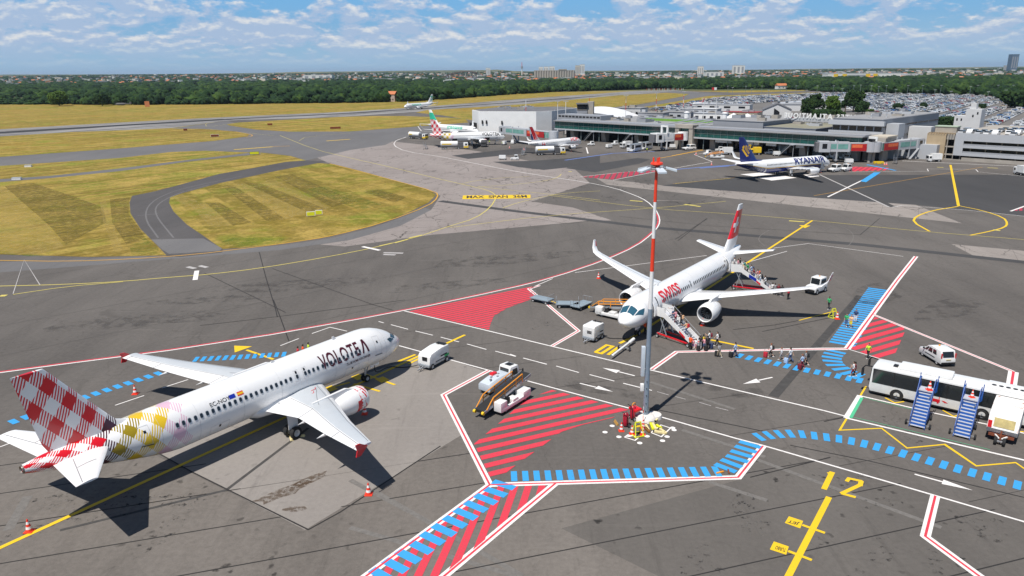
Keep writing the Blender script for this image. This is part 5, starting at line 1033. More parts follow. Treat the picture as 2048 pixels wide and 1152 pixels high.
gh = empty('gabled_building', g(1553, 236), TRZ+.5, 'white gabled building with a tall dark window beside the trees', 'building'); m = MB(); m.prism([(-9, 0), (9, 0), (9, 5), (0, 9), (-9, 5)], 0, 22, M_WALLW); m.build('walls', gh); m = MB(); m.prism([(-9.5, 4.9), (0, 9.15), (9.5, 4.9), (9.5, 5.3), (0, 9.6), (-9.5, 5.3)], -.4, 22.4, M_RDK); m.build('roof', gh); m = MB(); m.prism([(-2, 1), (1.6, 1), (1.6, 4), (-2, 6.4)], -.08, 0, M_GLS); m.build('window', gh)
o = empty('depot_building', g(1600, 222), TRZ+.5, 'wide grey roofed depot with skylights behind the white gabled building', 'building'); m = MB(); m.box((-20, 0, 0), (20, 26, 5), M_WALLW); m.build('walls', o); m = MB(); m.prism([(-20.4, 5), (0, 7), (20.4, 5)], -.4, 26.4, M_CLAL); m.build('roof', o)
for k in range(6): m = MB(); m.box((-17+k*6, 4, 6), (-15+k*6, 10, 6.9), M_GLS); m.build('skylight', o)
# car park building at the right
cp = house('parking_building', 'multi storey car park with tan end wall and pale metal bands, cars on its roof', 'car park', 160.3, 27)
m = MB(); m.box((0, 0, 0), (6.2, 24, 8.9), M_TAN); m.build('end_wall', cp)
for z in (0, 1.7, 4.4, 7.1): m = MB(); m.box((6.2, .6, z), (90, 40, z+.35), M_CONC); m.build('deck', cp)
for z in (2.05, 4.75): m = MB(); m.box((6.2, 10, z), (89, 10.3, z+2.35), M_TAN if z > 2 else M_SHD); m.build('back_wall', cp)
m = MB(); m.box((6.2, 3.5, .35), (11, 3.8, 7.1), M_SHD); m.build('dark_opening', cp)
for x in (6.6, 8.9, 11.2): m = MB(); m.box((x, .5, 0), (x+.25, .9, 7.2), M_CONC); m.build('column', cp)
for k in range(17): m = MB(); m.box((14+k*4.6, .9, 0), (14.3+k*4.6, 1.3, 8), M_TAN); m.build('column', cp)
for z0, z1 in ((6.9, 9.55), (4.5, 5.3), (1.8, 2.7)): m = MB(); m.box((12.0, -.1, z0), (90, .25, z1), M_CLAL); m.build('metal_band', cp)
m = MB(); m.box((9.2, -.12, 1.8), (12.0, .25, 9.55), M_CLAL); m.build('metal_band', cp)
for z0 in (2.7, 5.3): m = MB(); m.box((12, .3, z0), (90, .38, z0+.62), M_CLAD); m.build('parapet', cp)
m = MB(); m.box((12, .1, 0), (90, .5, 1.2), M_CONC); m.build('base_wall', cp)
for k in range(11): m = MB(); m.box((.3+k*.85, -.3, 8.9), (.5+k*.85, 3.5, 9.25), M_TAN); m.build('pergola_beam', cp)
m = MB(); m.box((.5, 6, 8.9), (7.5, 10, 11), M_CONC); m.box((.3, 5.8, 11), (7.7, 10.2, 11.3), mat('pale_green_roof', (.38, .46, .36), .8)); m.build('roof_hut', cp)
m = MB(); m.box((6.2, .6, 7.45), (90, 40, 8.95), M_CONC); m.build('roof_deck', cp)
o = empty('lift_tower', g(1935, 262), TRZ, 'stepped white stair tower rising behind the car park building', 'tower'); m = MB(); m.box((-7, 0, 0), (-2, 7, 7.5), M_WALLW); m.box((-2, 0, 0), (5, 7, 11), M_WALLW); m.build('walls', o); m = MB(); m.box((-.5, 1, 11), (2, 4, 13.9), M_WALLW); m.build('lift_head', o)
for x, z in ((-6, 5), (-4, 5), (1, 7), (3, 8.4)): m = MB(); m.box((x, -.06, z), (x+.7, .02, z+1.2), M_GLS); m.build('window', o)
# jet bridges
def bridge(label, A_, B_2, z=3.9, rot=None, advert=0, white=False, lift=False, cabturn=0):
    A_ = Vector((*A_.xy, 0)); B_2 = Vector((*B_2.xy, 0)); d_ = B_2-A_; L_ = d_.length; o = empty('jet_bridge', A_, math.atan2(d_.y, d_.x), label, 'jet bridge'); W_ = M_WHT if white else M_CLAL
    m = MB(); m.box((0, -1.5, z+.0), (L_*.62, 1.5, z+.25), M_CLAD); m.box((0, -1.5, z+2.6), (L_*.62, 1.5, z+2.85), W_)
    for s_ in (-1, 1): m.box((0, s_*1.42-.03, z+.25), (L_*.62, s_*1.42+.03, z+2.6), M_WHT if white else M_GLSL)
    for k in range(7):
        for s_ in (-1, 1): m.box((L_*.62*k/7, s_*1.5-.06, z), (L_*.62*k/7+.18, s_*1.5+.06, z+2.85), W_)
    m.build('inner_tunnel', o); m = MB(); m.box((L_*.5, -1.75, z-.15), (L_, 1.75, z+3.1), W_)
    for s_ in (-1, 1): m.box((L_*.55, s_*1.77-.02, z+.8), (L_*.95, s_*1.77+.02, z+2.5), M_WHT if white else M_GLSL)
    m.build('outer_tunnel', o)
    m = MB(); m.tube((0, 0, 0), (0, 0, z), .55, M_CONC, n=14); m.tube((0, 0, z-.2), (0, 0, z+3.2), 2.1, W_, n=18); m.build('rotunda', o)
    m = MB(); m.box((L_-.5, -2.1, z-.3), (L_+3.2, 2.1, z+3.3), W_); m.box((L_+3.2, -1.7, z-.2), (L_+4.2, 1.7, z+2.9), M_RDK); m.box((L_+.6, -2.14, z+.9), (L_+2.2, -2.1, z+2.6), M_GLS); m.box((L_+.6, 2.1, z+.9), (L_+2.2, 2.14, z+2.6), M_GLS); m.build('cab', o)
    m = MB()
    for s_ in (-1.6, 1.6): m.box((L_*.8-.2, s_-.2, .9), (L_*.8+.2, s_+.2, z+3.6), W_)
    m.box((L_*.8-.4, -1.9, .6), (L_*.8+.4, 1.9, 1.1), M_STEEL)
    if lift: m.box((L_*.8-.3, -2.1, z+3.1), (L_*.8+.3, -1.4, z+6.2), W_); m.box((L_*.8-.3, 1.4, z+3.1), (L_*.8+.3, 2.1, z+6.2), W_); m.box((L_*.8-.3, -1.4, z+5.6), (L_*.8+.3, 1.4, z+6.2), W_)
    m.build('lift_column', o)
    for s_ in (-1.2, 1.2): m = MB(); wheel(m, (L_*.8, s_, .5), .5, .35); m.build('wheel', o)
    m = MB(); m.bar((L_-.5, -2.6, z), (L_-5, -2.6, .3), .8, .15, M_STEEL); m.build('service_stair', o)
    if advert:
        for s_ in (-1, 1):
            m = MB(); m.box((L_*.12, s_*1.9-.03, z+.2), (L_*.48, s_*1.9+.03, z+2.6), M_ADV); m.box((L_*.22, s_*1.94-.02, z+1.3), (L_*.46, s_*1.94+.02, z+2.4), M_ADVO); m.build('advert', o)
    return o
bridge('jet bridge with a red advert serving the regional jet', g(1107, 296), g(1014, 284), advert=1)
bridge('white jet bridge with a tall lift frame and red advert panel', TP(77, -2), g(1318, 302), advert=1, white=True, lift=True)
bridge('jet bridge reaching left to the nose of the harp tailed airliner', g(1737, 325), g(1652, 324), advert=1)
bridge('jet bridge reaching right to the empty stand by the tan wall', g(1745, 325), g(1822, 317), advert=1)
o = empty('bridge_house', g(1742, 322), TRZ, 'concrete node with a white framed window where two jet bridges meet', 'building'); m = MB(); m.box((-3.2, 0, 0), (-2.2, 5, 4), M_CONC); m.box((2.6, 0, 0), (3.6, 5, 4), M_CONC); m.box((-4, -1, 3.9), (4.4, 9, 8.2), M_CONC); m.build('structure', o); m = MB(); m.box((-1.8, -1.5, 3.6), (1.8, -1, 8.6), M_WHT); m.box((-1.2, -1.56, 4.4), (1.2, -1.5, 7.8), M_GLS); m.build('window', o)
m = MB(); m.box((-4.4, -.6, 8.2), (4.8, 9, 8.7), mat('cream_roof', (.5, .45, .37), .8)); m.tube((.4, -1.6, 0), (.4, -1.6, 4), .3, M_WHT); m.build('roof', o)
# floodlight masts
def mast(px, py, h_, label, banded=True, heads=4, grp=None, thin=.22):
    o = empty('floodlight_mast', g(px, py), rb.uniform(0, 3), label, 'mast', grp); n = 5
    for k in range(n): m = MB(); m.tube((0, 0, h_*k/n), (0, 0, h_*(k+1)/n), thin*(1-.1*k), M_RED if banded and k % 2 else M_WHT, r1=thin*(.9-.1*k)); m.build('pole_section', o)
    for k in range(heads): t = k*2*math.pi/heads; m = MB(); m.box((math.cos(t)*.9-.45, math.sin(t)*.9-.3, h_), (math.cos(t)*.9+.45, math.sin(t)*.9+.3, h_+.2), M_CLAL, rz=t); m.bar((0, 0, h_+.05), (math.cos(t)*.9, math.sin(t)*.9, h_+.08), .1, .08, M_STEEL); m.build('floodlight', o)
mast(1052, 266, 17, 'red and white mast before the blank white hall'); mast(1115, 268, 16.5, 'left one of two slim masts left of the control tower', False); mast(1131, 268, 16.5, 'right one of two slim masts left of the control tower', False)
mast(1250, 262, 18.5, 'banded mast above the green roof strip'); mast(1311, 240, 17, 'banded mast right of the white chimney on the hall roofs'); mast(1366, 222, 15, 'banded mast standing near the far taxiway bend'); mast(1733, 312, 15.5, 'white mast left of the slatted terminal block corner', False, 3); mast(1763, 310, 16.5, 'white mast with a round head before the slatted block', False, 3); mast(1405, 262, 16, 'slim grey mast above the concrete portal', False, 3); mast(1430, 250, 15, 'slim mast by the white marquee', False, 3)
# ============================================================ vehicles and equipment
M_PW = mat('vehicle_white', (.78, .78, .77), .35, var=.07, vs=2.2, coat=.3); M_CHS = mat('chassis_grey', (.10, .10, .105), .7, var=.15); M_ORG = mat('rail_orange', (.80, .30, .02), .5, var=.08); M_YEL = mat('bright_yellow', (.72, .74, .02), .5, var=.1); M_YW = mat('safety_yellow', (.78, .52, .02), .55, var=.1)
M_BLUE = mat('stair_blue', (.012, .10, .40), .45, var=.1); M_TREAD = mat('stair_tread', (.45, .47, .52), .6, var=.15, vs=4); M_ALU = mat('dull_aluminium', (.42, .46, .50), .4, .5, .1); M_DECK = mat('dolly_deck', (.32, .39, .44), .5, .3, .12); M_CONE = mat('cone_red', (.80, .05, .02), .5, var=.05); M_CREAM = mat('pale_timber', (.72, .60, .30), .8, var=.15); M_RUST = mat('rust', (.20, .055, .025), .9, var=.4, vs=6)
M_VGL = mat('vehicle_glass', (.015, .02, .024), .1, spec=.8, var=0); M_RUB = mat('black_rubber', (.02, .02, .021), .8, var=.1); M_EXTR = mat('extinguisher_red', (.42, .008, .03), .4, var=.1, coat=.3); M_SILV = mat('pale_blue_grey_paint', (.52, .58, .64), .45, var=.07)
def rusty():
    m, t, b = principled('rust_blotched_white'); ob = t.obj(); n = t.noise(ob, 1.6, 5, .7)
    t.link(t.mix(t.ramp(n, .60, .66), (.76, .74, .72), (.40, .10, .03)), b.inputs['Base Color']); b.inputs['Roughness'].default_value = .6; MATS['rusty'] = m; return m
M_RUSTW = rusty()
def veh(name, label, cat, fw_, rw_, hw=0.0, group=None, off=0.0):
    """a vehicle whose camera-side wheels touch the ground at the two pixels, front first; origin midway between its axles"""
    a, b = g(*fw_), g(*rw_); d_ = (a-b).xy.normalized(); n = Vector((-d_.y, d_.x)); c_ = (a+b)/2
    if n.dot(c_.xy) < 0: n = -n
    c_ = c_+Vector((n.x*hw+d_.x*off, n.y*hw+d_.y*off, 0)); return empty(name, c_, math.atan2(d_.y, d_.x), label, cat, group)
def wheels(par, xs, y, r, wd=.22, rim=None):
    for x in xs:
        for s_ in (-1, 1): m = MB(); wheel(m, (x, s_*y, r), r, wd, rim=rim); m.build('wheel', par, smooth=50)
def bx(par, name, a, b, mt, bev=.03, **k): m = MB(); m.box(a, b, mt, **k); return m.build(name, par, bevel=bev, smooth=40 if bev else None)
def px_(par, name, pts, y0, y1, mt, bev=.03): m = MB(); m.prism(pts, y0, y1, mt); return m.build(name, par, bevel=bev, smooth=40 if bev else None)
def cable(name, label, pts, r=.05, mt=None):
    m = MB(); P_ = [Vector(p) for p in pts]
    for _ in range(2):
        Q_ = [P_[0]]
        for a, b in zip(P_, P_[1:]): Q_ += [a*.75+b*.25, a*.25+b*.75]
        P_ = Q_+[P_[-1]]
    m.path(P_, r, mt or M_RUB); o = m.build(name, smooth=60); tagp(o, label, 'cable'); return o
def gpu(o, L_=3.3, boxy=False):
    px_(o, 'cabinet', [(-L_/2, .62), (L_/2-.05, .62), (L_/2-.05, 1.9), (L_/2-.2, 2.02), (-L_/2+.15, 2.02), (-L_/2, 1.9)] if boxy else [(-L_/2, .62), (L_/2-.1, .62), (L_/2-.12, 1.95), (L_*.12, 2.02), (-L_/2+.4, 1.8), (-L_/2+.12, 1.5)], -.82, .82, M_PW, .06); bx(o, 'chassis', (-L_/2-.1, -.8, .36), (L_/2, .8, .62), M_ALU)
    wheels(o, (-L_/2+.5, L_/2-.55), .78, .33); bx(o, 'control_panel', (-L_/2-.0, -.45, 1.05), (-L_/2+.12, .2, 1.45), M_BLK, 0)
    for s_ in (-1, 1): bx(o, 'louvre', (L_*.05, s_*.83-.01, 1.0), (L_*.36, s_*.83+.01, 1.15), M_BLK, 0); bx(o, 'vent', (-L_*.2, s_*.83-.01, .66), (L_*.4, s_*.83+.01, .74), M_BLK, 0)
    m = MB(); m.bar((-L_/2, 0, .4), (-L_/2-1.1, 0, .3), .1, .1, M_STEEL); m.bar((-L_/2-.1, -.4, .4), (-L_/2-.9, 0, .35), .06, .06, M_STEEL); m.bar((-L_/2-.1, .4, .4), (-L_/2-.9, 0, .35), .06, .06, M_STEEL); m.build('drawbar', o)
    m = MB(); m.tube((L_*.3, .2, 2.05), (L_*.3, .2, 2.25), .09, M_BLK); m.box((L_*.32, -.6, 2.0), (L_/2-.14, .6, 2.06), M_BLK); m.build('exhaust', o)
G1 = veh('ground_power_unit', 'white ground power unit with a green patch near the nose of the VOLOTEA airliner', 'power unit', (896, 722), (863, 740), .8); gpu(G1, 3.7)
bx(G1, 'green_emblem', (.9, -.845, .75), (1.7, -.84, 1.0), mat('emblem_green', (.03, .45, .14), .5), 0)
G2 = veh('ground_power_unit', 'boxy white ground power unit with its drawbar towards the road at stand 10', 'power unit', (1206, 675.5), (1187, 686), .7); gpu(G2, 2.4, True)
def locA(root, p): bpy.context.view_layer.update(); return root.matrix_world@Vector(p)
nz = locA(A.root, (-4.0, -.35, 2.0)); g1 = locA(G1, (-1.7, -.2, .8))
cable('power_cable', 'black power cable drooping from the nose of the VOLOTEA airliner', [nz, (nz.x+.1, nz.y-.5, .7), g(777, 732, .06), g(800, 735, .06), g(825, 733, .06), g1])
nz = locA(B_.root, (-3.2, .3, 1.7)); g1 = locA(G2, (1.35, .1, .8))
cable('power_cable', 'black power cable on the ground at the nose of the SWISS airliner', [g1, g(1215, 676, .06), g(1230, 677, .06), g(1256, 677, .06), g(1268, 674, .06), (nz.x, nz.y, .5), nz])
# lavatory / hydrant service truck
o = veh('service_truck', 'white low tank truck with a glazed cab parked behind the nearer belt loader', 'service truck', (1031, 770), (992, 789), .85); o.scale = (.76, .76, .76)
m = MB(); m.loft([[(-3.1, -1.05, .55), (-3.1, 1.05, .55), (-3.1, 1.05, 1.3), (-3.1, .8, 1.62), (-3.1, -.8, 1.62), (-3.1, -1.05, 1.3)], [(-1.5, -1.05, .5), (-1.5, 1.05, .5), (-1.5, 1.05, 1.6), (-1.5, .8, 1.98), (-1.5, -.8, 1.98), (-1.5, -1.05, 1.6)], [(1.0, -1.05, .5), (1.0, 1.05, .5), (1.0, 1.05, 1.7), (1.0, .8, 2.1), (1.0, -.8, 2.1), (1.0, -1.05, 1.7)]], M_SILV); m.build('tank_body', o, bevel=.04, smooth=40)
px_(o, 'cab', [(1.0, .5), (3.1, .5), (3.2, 1.3), (2.75, 2.75), (1.2, 2.8), (1.0, 2.2)], -1.0, 1.0, M_PW, .08); bx(o, 'side_window', (1.45, -1.03, 1.5), (2.65, 1.03, 2.4), M_VGL, 0, taper=(.15, 0)); px_(o, 'windscreen', [(3.2, 1.45), (3.24, 1.45), (2.86, 2.6), (2.82, 2.6)], -.85, .85, M_VGL, 0); bx(o, 'rear_window', (.96, -.75, 2.1), (1.02, .75, 2.6), M_VGL, 0); bx(o, 'roof_hatch', (1.6, -.5, 2.79), (2.5, .5, 2.84), M_BLK, 0)
bx(o, 'red_box', (-1.1, .25, 1.98), (-.2, .85, 2.3), M_SWR); wheels(o, (-1.9, 2.0), .88, .42, .28); bx(o, 'chassis', (-3.0, -.8, .35), (3.0, .8, .55), M_CHS); m = MB(); m.bar((2.9, 1.05, 2.0), (3.2, 1.5, 2.05), .05, .05, M_BLK); m.box((3.1, 1.4, 1.6), (3.2, 1.6, 2.2), M_BLK); m.bar((2.9, -1.05, 2.0), (3.2, -1.5, 2.05), .05, .05, M_BLK); m.box((3.1, -1.6, 1.6), (3.2, -1.4, 2.2), M_BLK); m.build('mirror', o)
for k in range(4): bx(o, 'hatch', (-2.4+k*.7, -.5+(k % 2)*.5, 1.95), (-2.1+k*.7, -.3+(k % 2)*.5, 2.14), M_STEEL, 0)
# belt loaders
def belt(o, up=1.0, flip=1, rail=True, L_=7.8):
    lo, hi = .75, .75+up; X0, X1 = -L_/2, L_/2
    bx(o, 'body', (-2.4, -flip*1.15, .35), (2.5, -flip*.2, .72), M_PW, .05); bx(o, 'front_box', (-2.5, -flip*1.15, .4), (-1.45, -flip*.25, 1.35), M_PW, .07); bx(o, 'engine_box', (1.3, -flip*1.15, .5), (2.6, -flip*.1, 1.15), M_PW, .07); bx(o, 'battery_cover', (-.4, -flip*1.1, .7), (.5, -flip*.3, 1.0), M_PW, .05); bx(o, 'far_sill', (-2.3, flip*.2, .35), (2.4, flip*.95, .6), M_CHS)
    m = MB(); m.box((-1.3, -flip*.95, .75), (-.8, -flip*.4, .9), M_BLK); m.box((-.85, -flip*.95, .85), (-.72, -flip*.4, 1.35), M_BLK); m.build('seat', o, bevel=.03); m = MB(); m.tube((-1.5, -flip*.65, 1.2), (-1.35, -flip*.65, 1.45), .03, M_BLK); m.lathe([(0, .2), (.03, .22), (.05, .2)], M_BLK, (-1.35, -flip*.65, 1.45), 'z', 12); m.build('steering_wheel', o)
    wheels(o, (-1.5, 1.75), .95, .36, .25, M_STEEL)
    yc = flip*.35; m = MB(); m.bar((X0, yc, lo), (X1, yc, hi), 1.1, .3, M_RUB); m.build('belt', o)
    m = MB(); m.bar((X0, yc-.56, lo), (X1, yc-.56, hi), .12, .26, M_ALU); m.bar((X0, yc+.56, lo), (X1, yc+.56, hi), .12, .26, M_ALU); m.bar((-1.8, yc, .5), (-1.8, yc, 1.0), .8, .1, M_STEEL); m.bar((1.2, yc, .5), (1.6, yc, hi-.3), .7, .1, M_STEEL); m.build('belt_frame', o)
    for s_ in (-.5, .5): m = MB(); m.tube((X0-.1, yc+s_-.12, lo-.05), (X0-.1, yc+s_+.12, lo-.05), .17, M_YW, n=12); m.build('bumper', o)
    for s_ in ((-1, 1) if rail else (1,)):
        m = MB(); f = lambda t, h_: Vector((X0+(X1-X0)*t, yc+s_*.62, lo+up*t+h_))
        for t in (.18, .42, .66, .8): m.tube(f(t, 0), f(t, .85), .055, M_ORG, n=6)
        for h_ in (.45, .85): m.tube(f(.18, h_), f(.8, h_), .055, M_ORG, n=6)
        m.tube(f(.04, .1), f(.18, .85), .055, M_ORG, n=6); m.build('handrail', o)
o = veh('belt_loader', 'white belt loader with orange rails standing on the red hatching edge beside the tank truck', 'belt loader', (1048, 804), (1013, 826), 1.05, 'belt loaders'); belt(o, 1.15)
o = veh('belt_loader', 'white belt loader with orange rails at the hold of the SWISS airliner', 'belt loader', (1241, 643), (1204, 634.5), 1.05, 'belt loaders'); belt(o, 1.35)
# baggage dollies in a train
def dolly(label, a, b):
    o = veh('baggage_dolly', label, 'baggage cart', b, a, .75, 'flat baggage dollies at the nose of the SWISS airliner'); bx(o, 'deck', (-1.6, -.8, .5), (1.6, .8, .66), M_DECK, .02); m = MB()
    for s_ in (-1, 1):
        for y in (-.75, -.25, .25, .75): m.tube((s_*1.55, y, .66), (s_*1.55, y, 1.35), .025, M_STEEL, n=6)
        m.tube((s_*1.55, -.75, 1.35), (s_*1.55, .75, 1.35), .025, M_STEEL, n=6)
    m.build('end_rail', o); wheels(o, (-1.1, 1.1), .65, .24, .14); m = MB(); m.bar((1.6, 0, .45), (2.6, 0, .3), .08, .08, M_YW); m.bar((1.5, -.4, .45), (2.2, 0, .36), .06, .06, M_STEEL); m.bar((1.5, .4, .45), (2.2, 0, .36), .06, .06, M_STEEL); m.build('drawbar', o)
dolly('flat grey dolly lying across the red and white line, leftmost of the three', (1064, 604), (1092, 610)); dolly('flat grey dolly seen side on, middle of the three', (1119, 617), (1150, 617.5)); dolly('flat grey dolly at an angle beside the orange belt loader rails', (1160, 623), (1183, 613))
# tow bar
a, b = g(1226, 717), g(1268, 686); o = empty('tow_bar', (a+b)/2, math.atan2((b-a).y, (b-a).x), 'long white aircraft tow bar lying beside the yellow number 10', 'tow bar'); L_ = (b-a).length/2
m = MB(); m.tube((-L_, 0, .45), (L_, 0, .55), .13, M_PW, n=12); m.tube((L_*.55, 0, .5), (L_*.95, 0, .56), .2, M_PW, n=12); m.build('tube', o, smooth=50); m = MB(); m.bar((.1, -.7, .35), (.1, .7, .35), .1, .1, M_STEEL); m.bar((.1, 0, .35), (-.6, .5, .9), .05, .05, M_STEEL); m.build('axle', o)
for s_ in (-.7, .7): m = MB(); wheel(m, (.1, s_, .25), .25, .14); m.build('wheel', o, smooth=50)
m = MB(); m.lathe([(0, .1), (.25, .16), (.35, .05)], M_PW, (-L_-.35, 0, .42)); m.build('tow_eye', o)
# boarding stairs
def stairs(name, label, top, foot, z, frame_mt, tread_mt, w_=1.6, side_mt=None, plat=1.6, red=True, logo=None, group=None, n=14, rail=1.05, blue=False):
    top = Vector((top.x, top.y, 0)); foot = Vector((foot.x, foot.y, 0)); d_ = foot-top; Lh = d_.length; o = empty(name, top, math.atan2(d_.y, d_.x), label, 'stairs', group); L_ = Lh
    for i in range(n):
        t = (i+.5)/n; x = plat+(L_-plat)*t; zz = z*(1-(i+1)/(n+1)); m = MB(); m.box((x-(L_-plat)/n*.55, -w_/2+.06, zz-.04), (x+(L_-plat)/n*.55, w_/2-.06, zz), tread_mt); m.box((x-(L_-plat)/n*.5-.02, -w_/2+.06, zz), (x-(L_-plat)/n*.5, w_/2-.06, zz+z/(n+1)-.04), frame_mt); m.build('step', o)
    bx(o, 'platform', (-.1, -w_/2, z-.08), (plat+.1, w_/2, z), tread_mt, 0)
    for s_ in (-1, 1):
        y = s_*w_/2; m = MB(); hh = .5 if side_mt else .16
        m.add([(plat-.1, y-.03, z-.25), (L_+.1, y-.03, -.0+.12), (L_+.1, y-.03, hh+.1), (plat-.1, y-.03, z+hh), (plat-.1, y+.03, z-.25), (L_+.1, y+.03, .12), (L_+.1, y+.03, hh+.1), (plat-.1, y+.03, z+hh)], [(0, 1, 2, 3), (7, 6, 5, 4), (0, 4, 5, 1), (1, 5, 6, 2), (2, 6, 7, 3), (3, 7, 4, 0)], side_mt or frame_mt); m.box((-.1, y-.03, z-.2), (plat-.1, y+.03, z+(.95 if side_mt else .15)), side_mt or frame_mt); m.build('side_panel', o)
        m = MB(); r_ = frame_mt
        for t in (0, .25, .5, .75, 1): x = plat+(L_-plat)*t; zz = z*(1-t); m.tube((x, y, zz), (x, y, zz+rail), .025, r_, n=6)
        for h_ in ((rail, rail*.6) if not side_mt else (rail,)): m.tube((plat, y, z+h_), (L_, y, h_), .03, r_, n=6); m.tube((0, y, z+h_), (plat, y, z+h_), .03, r_, n=6)
        m.tube((0, y, z), (0, y, z+rail), .03, r_, n=6)
        if blue: m.tube((-.05, y+s_*.12, z-.3), (-.05, y+s_*.12, z+rail+.25), .04, r_, n=6); m.tube((.5, y+s_*.1, z-.2), (.2, y+s_*.12, z+rail), .03, r_, n=6)
        m.build('handrail', o)
    if logo:
        m = MB()
        for s_ in (-1, 1): t0, t1 = logo; m.add([(plat+(L_-plat)*t, s_*(w_/2+.045), z*(1-t)+h_) for t, h_ in ((t0, 0), (t1, 0), (t1, .28), (t0, .28))], [(0, 1, 2, 3)], M_SWR)
        m.build('logo', o)
    m = MB()
    for s_ in (-1, 1):
        m.bar((.7, s_*w_*.42, z-.1), (plat*.9+.4, s_*w_*.42, .55), .1, .1, frame_mt if blue else M_ALU); m.bar((1.4, s_*w_*.42, z-.1), (.9, s_*w_*.42, .55), .09, .09, frame_mt if blue else M_ALU); m.bar((.4, s_*w_*.42, .5), (L_-.2, s_*w_*.42, .35), .12, .16, M_SWR if red else frame_mt)
    m.bar((.5, -w_*.5, .5), (.5, w_*.5, .5), .1, .1, M_STEEL); m.bar((.9, -w_*.42, .5), (1.4, w_*.42, z-.2), .06, .06, M_ALU); m.build('undercarriage', o)
    for x, yy in ((.6, w_*.5+.08), (L_*.86, w_*.5+(.35 if blue else .1))):
        for s_ in (-1, 1): m = MB(); wheel(m, (x, s_*yy, .25), .25, .16); m.bar((x, 0, .28), (x, s_*yy, .28), .06, .06, M_STEEL); m.build('wheel', o)
    return o
bpy.context.view_layer.update()
dA = locA(B_.root, (-5.85, 1.95, 0)); dB = locA(B_.root, (-30.85, 1.85, 0))
ST1 = stairs('boarding_stairs', 'white boarding stairs at the front door of the SWISS airliner', dA, g(1396, 695), 2.95, M_STEEL, M_TREAD, side_mt=M_PW, logo=(.5, .7), n=15)
ST2 = stairs('boarding_stairs', 'white boarding stairs at the rear door of the SWISS airliner', dB, g(1541, 583), 2.95, M_STEEL, M_TREAD, side_mt=M_PW, logo=(.4, .65), n=15)
m = MB(); m.add([(2.6, -.86, 2.1), (3.7, -.86, 1.5), (3.7, -.86, 2.0), (2.6, -.86, 2.6)], [(0, 1, 2, 3)], M_EU); m.build('blue_panel', ST2)
t1, f1 = g(1856, 775, 2.9), g(1833, 857); t2, f2 = g(1945, 792, 2.9), g(1922, 877)
BL1 = stairs('wheeled_stairs', 'blue wheeled stairs before the bus with an upright cone on top, left of the two', t1, f1, 2.9, M_BLUE, M_TREAD, w_=1.25, plat=.9, red=False, n=11, blue=True, group='blue wheeled stairs by the bus')
BL2 = stairs('wheeled_stairs', 'blue wheeled stairs between the other blue stairs and the rust blotched trailer', t2, f2, 2.9, M_BLUE, M_TREAD, w_=1.25, plat=.9, red=False, n=11, blue=True, group='blue wheeled stairs by the bus')
# bus
o = veh('airport_bus', 'long white airport bus with black windows, cut off by the right edge', 'bus', (1791.5, 800), (1961.5, 839), 1.35); bpy.context.view_layer.update(); wbx = (g(1791.5, 800)-g(1961.5, 839)).length; print('bus wheelbase', wbx); xf = wbx/2; F0, F1 = xf+2.6, -xf-5.2; HW = 1.35
px_(o, 'body', [(F1, .35), (F0-.15, .35), (F0, .8), (F0-.12, 2.9), (F0-.35, 3.0), (F1, 3.0)], -HW, HW, M_PW, .08); bx(o, 'window_band', (F1+.2, -HW-.02, 1.32), (F0-.25, HW+.02, 2.8), M_VGL, 0); px_(o, 'windscreen', [(F0-.02, 1.0), (F0+.05, 1.0), (F0-.06, 2.8), (F0-.12, 2.8)], -1.25, 1.25, M_VGL, 0)
bx(o, 'roof_housing', (F0-7.0, -.8, 3.0), (F0-2.4, .8, 3.45), M_PW, .15); bx(o, 'air_conditioner', (F1+2.0, -.9, 3.0), (F1+5.2, .9, 3.25), M_PW, .1)
for k in range(5): m = MB(); m.tube((F1+2.5+k*.55, .3, 3.2), (F1+2.5+k*.55, .3, 3.27), .2, M_BLK, n=12); m.build('fan_grille', o)
wheels(o, (xf, -xf), HW-.13, .5, .32, M_ALU)
for x in (xf, -xf):
    for s_ in (-1, 1): m = MB(); m.lathe([(0, .46), (0, .62)], M_BLK, (x, s_*(HW+.004), .5), 'y', 20); ob = m.build('wheel_arch', o)
for k in range(6):
    for s_ in (-1, 1): bx(o, 'door' if k in (1, 4) else 'pillar', (F0-2.2-k*2.3-.04, s_*(HW+.03)-.01, 1.32 if k not in (1, 4) else .45), (F0-2.2-k*2.3+.04, s_*(HW+.03)+.01, 2.8), M_BLK, 0)
m = MB(); m.path([(F0-.2, 1.2, 2.9), (F0+.5, 1.35, 2.95), (F0+.75, 1.4, 2.6)], .06, M_BLK); m.box((F0+.6, 1.25, 1.9), (F0+.8, 1.55, 2.6), M_BLK); m.path([(F0-.2, -1.2, 2.9), (F0+.5, -1.35, 2.95), (F0+.75, -1.4, 2.6)], .06, M_BLK); m.box((F0+.6, -1.55, 1.9), (F0+.8, -1.25, 2.6), M_BLK); m.build('mirror', o)
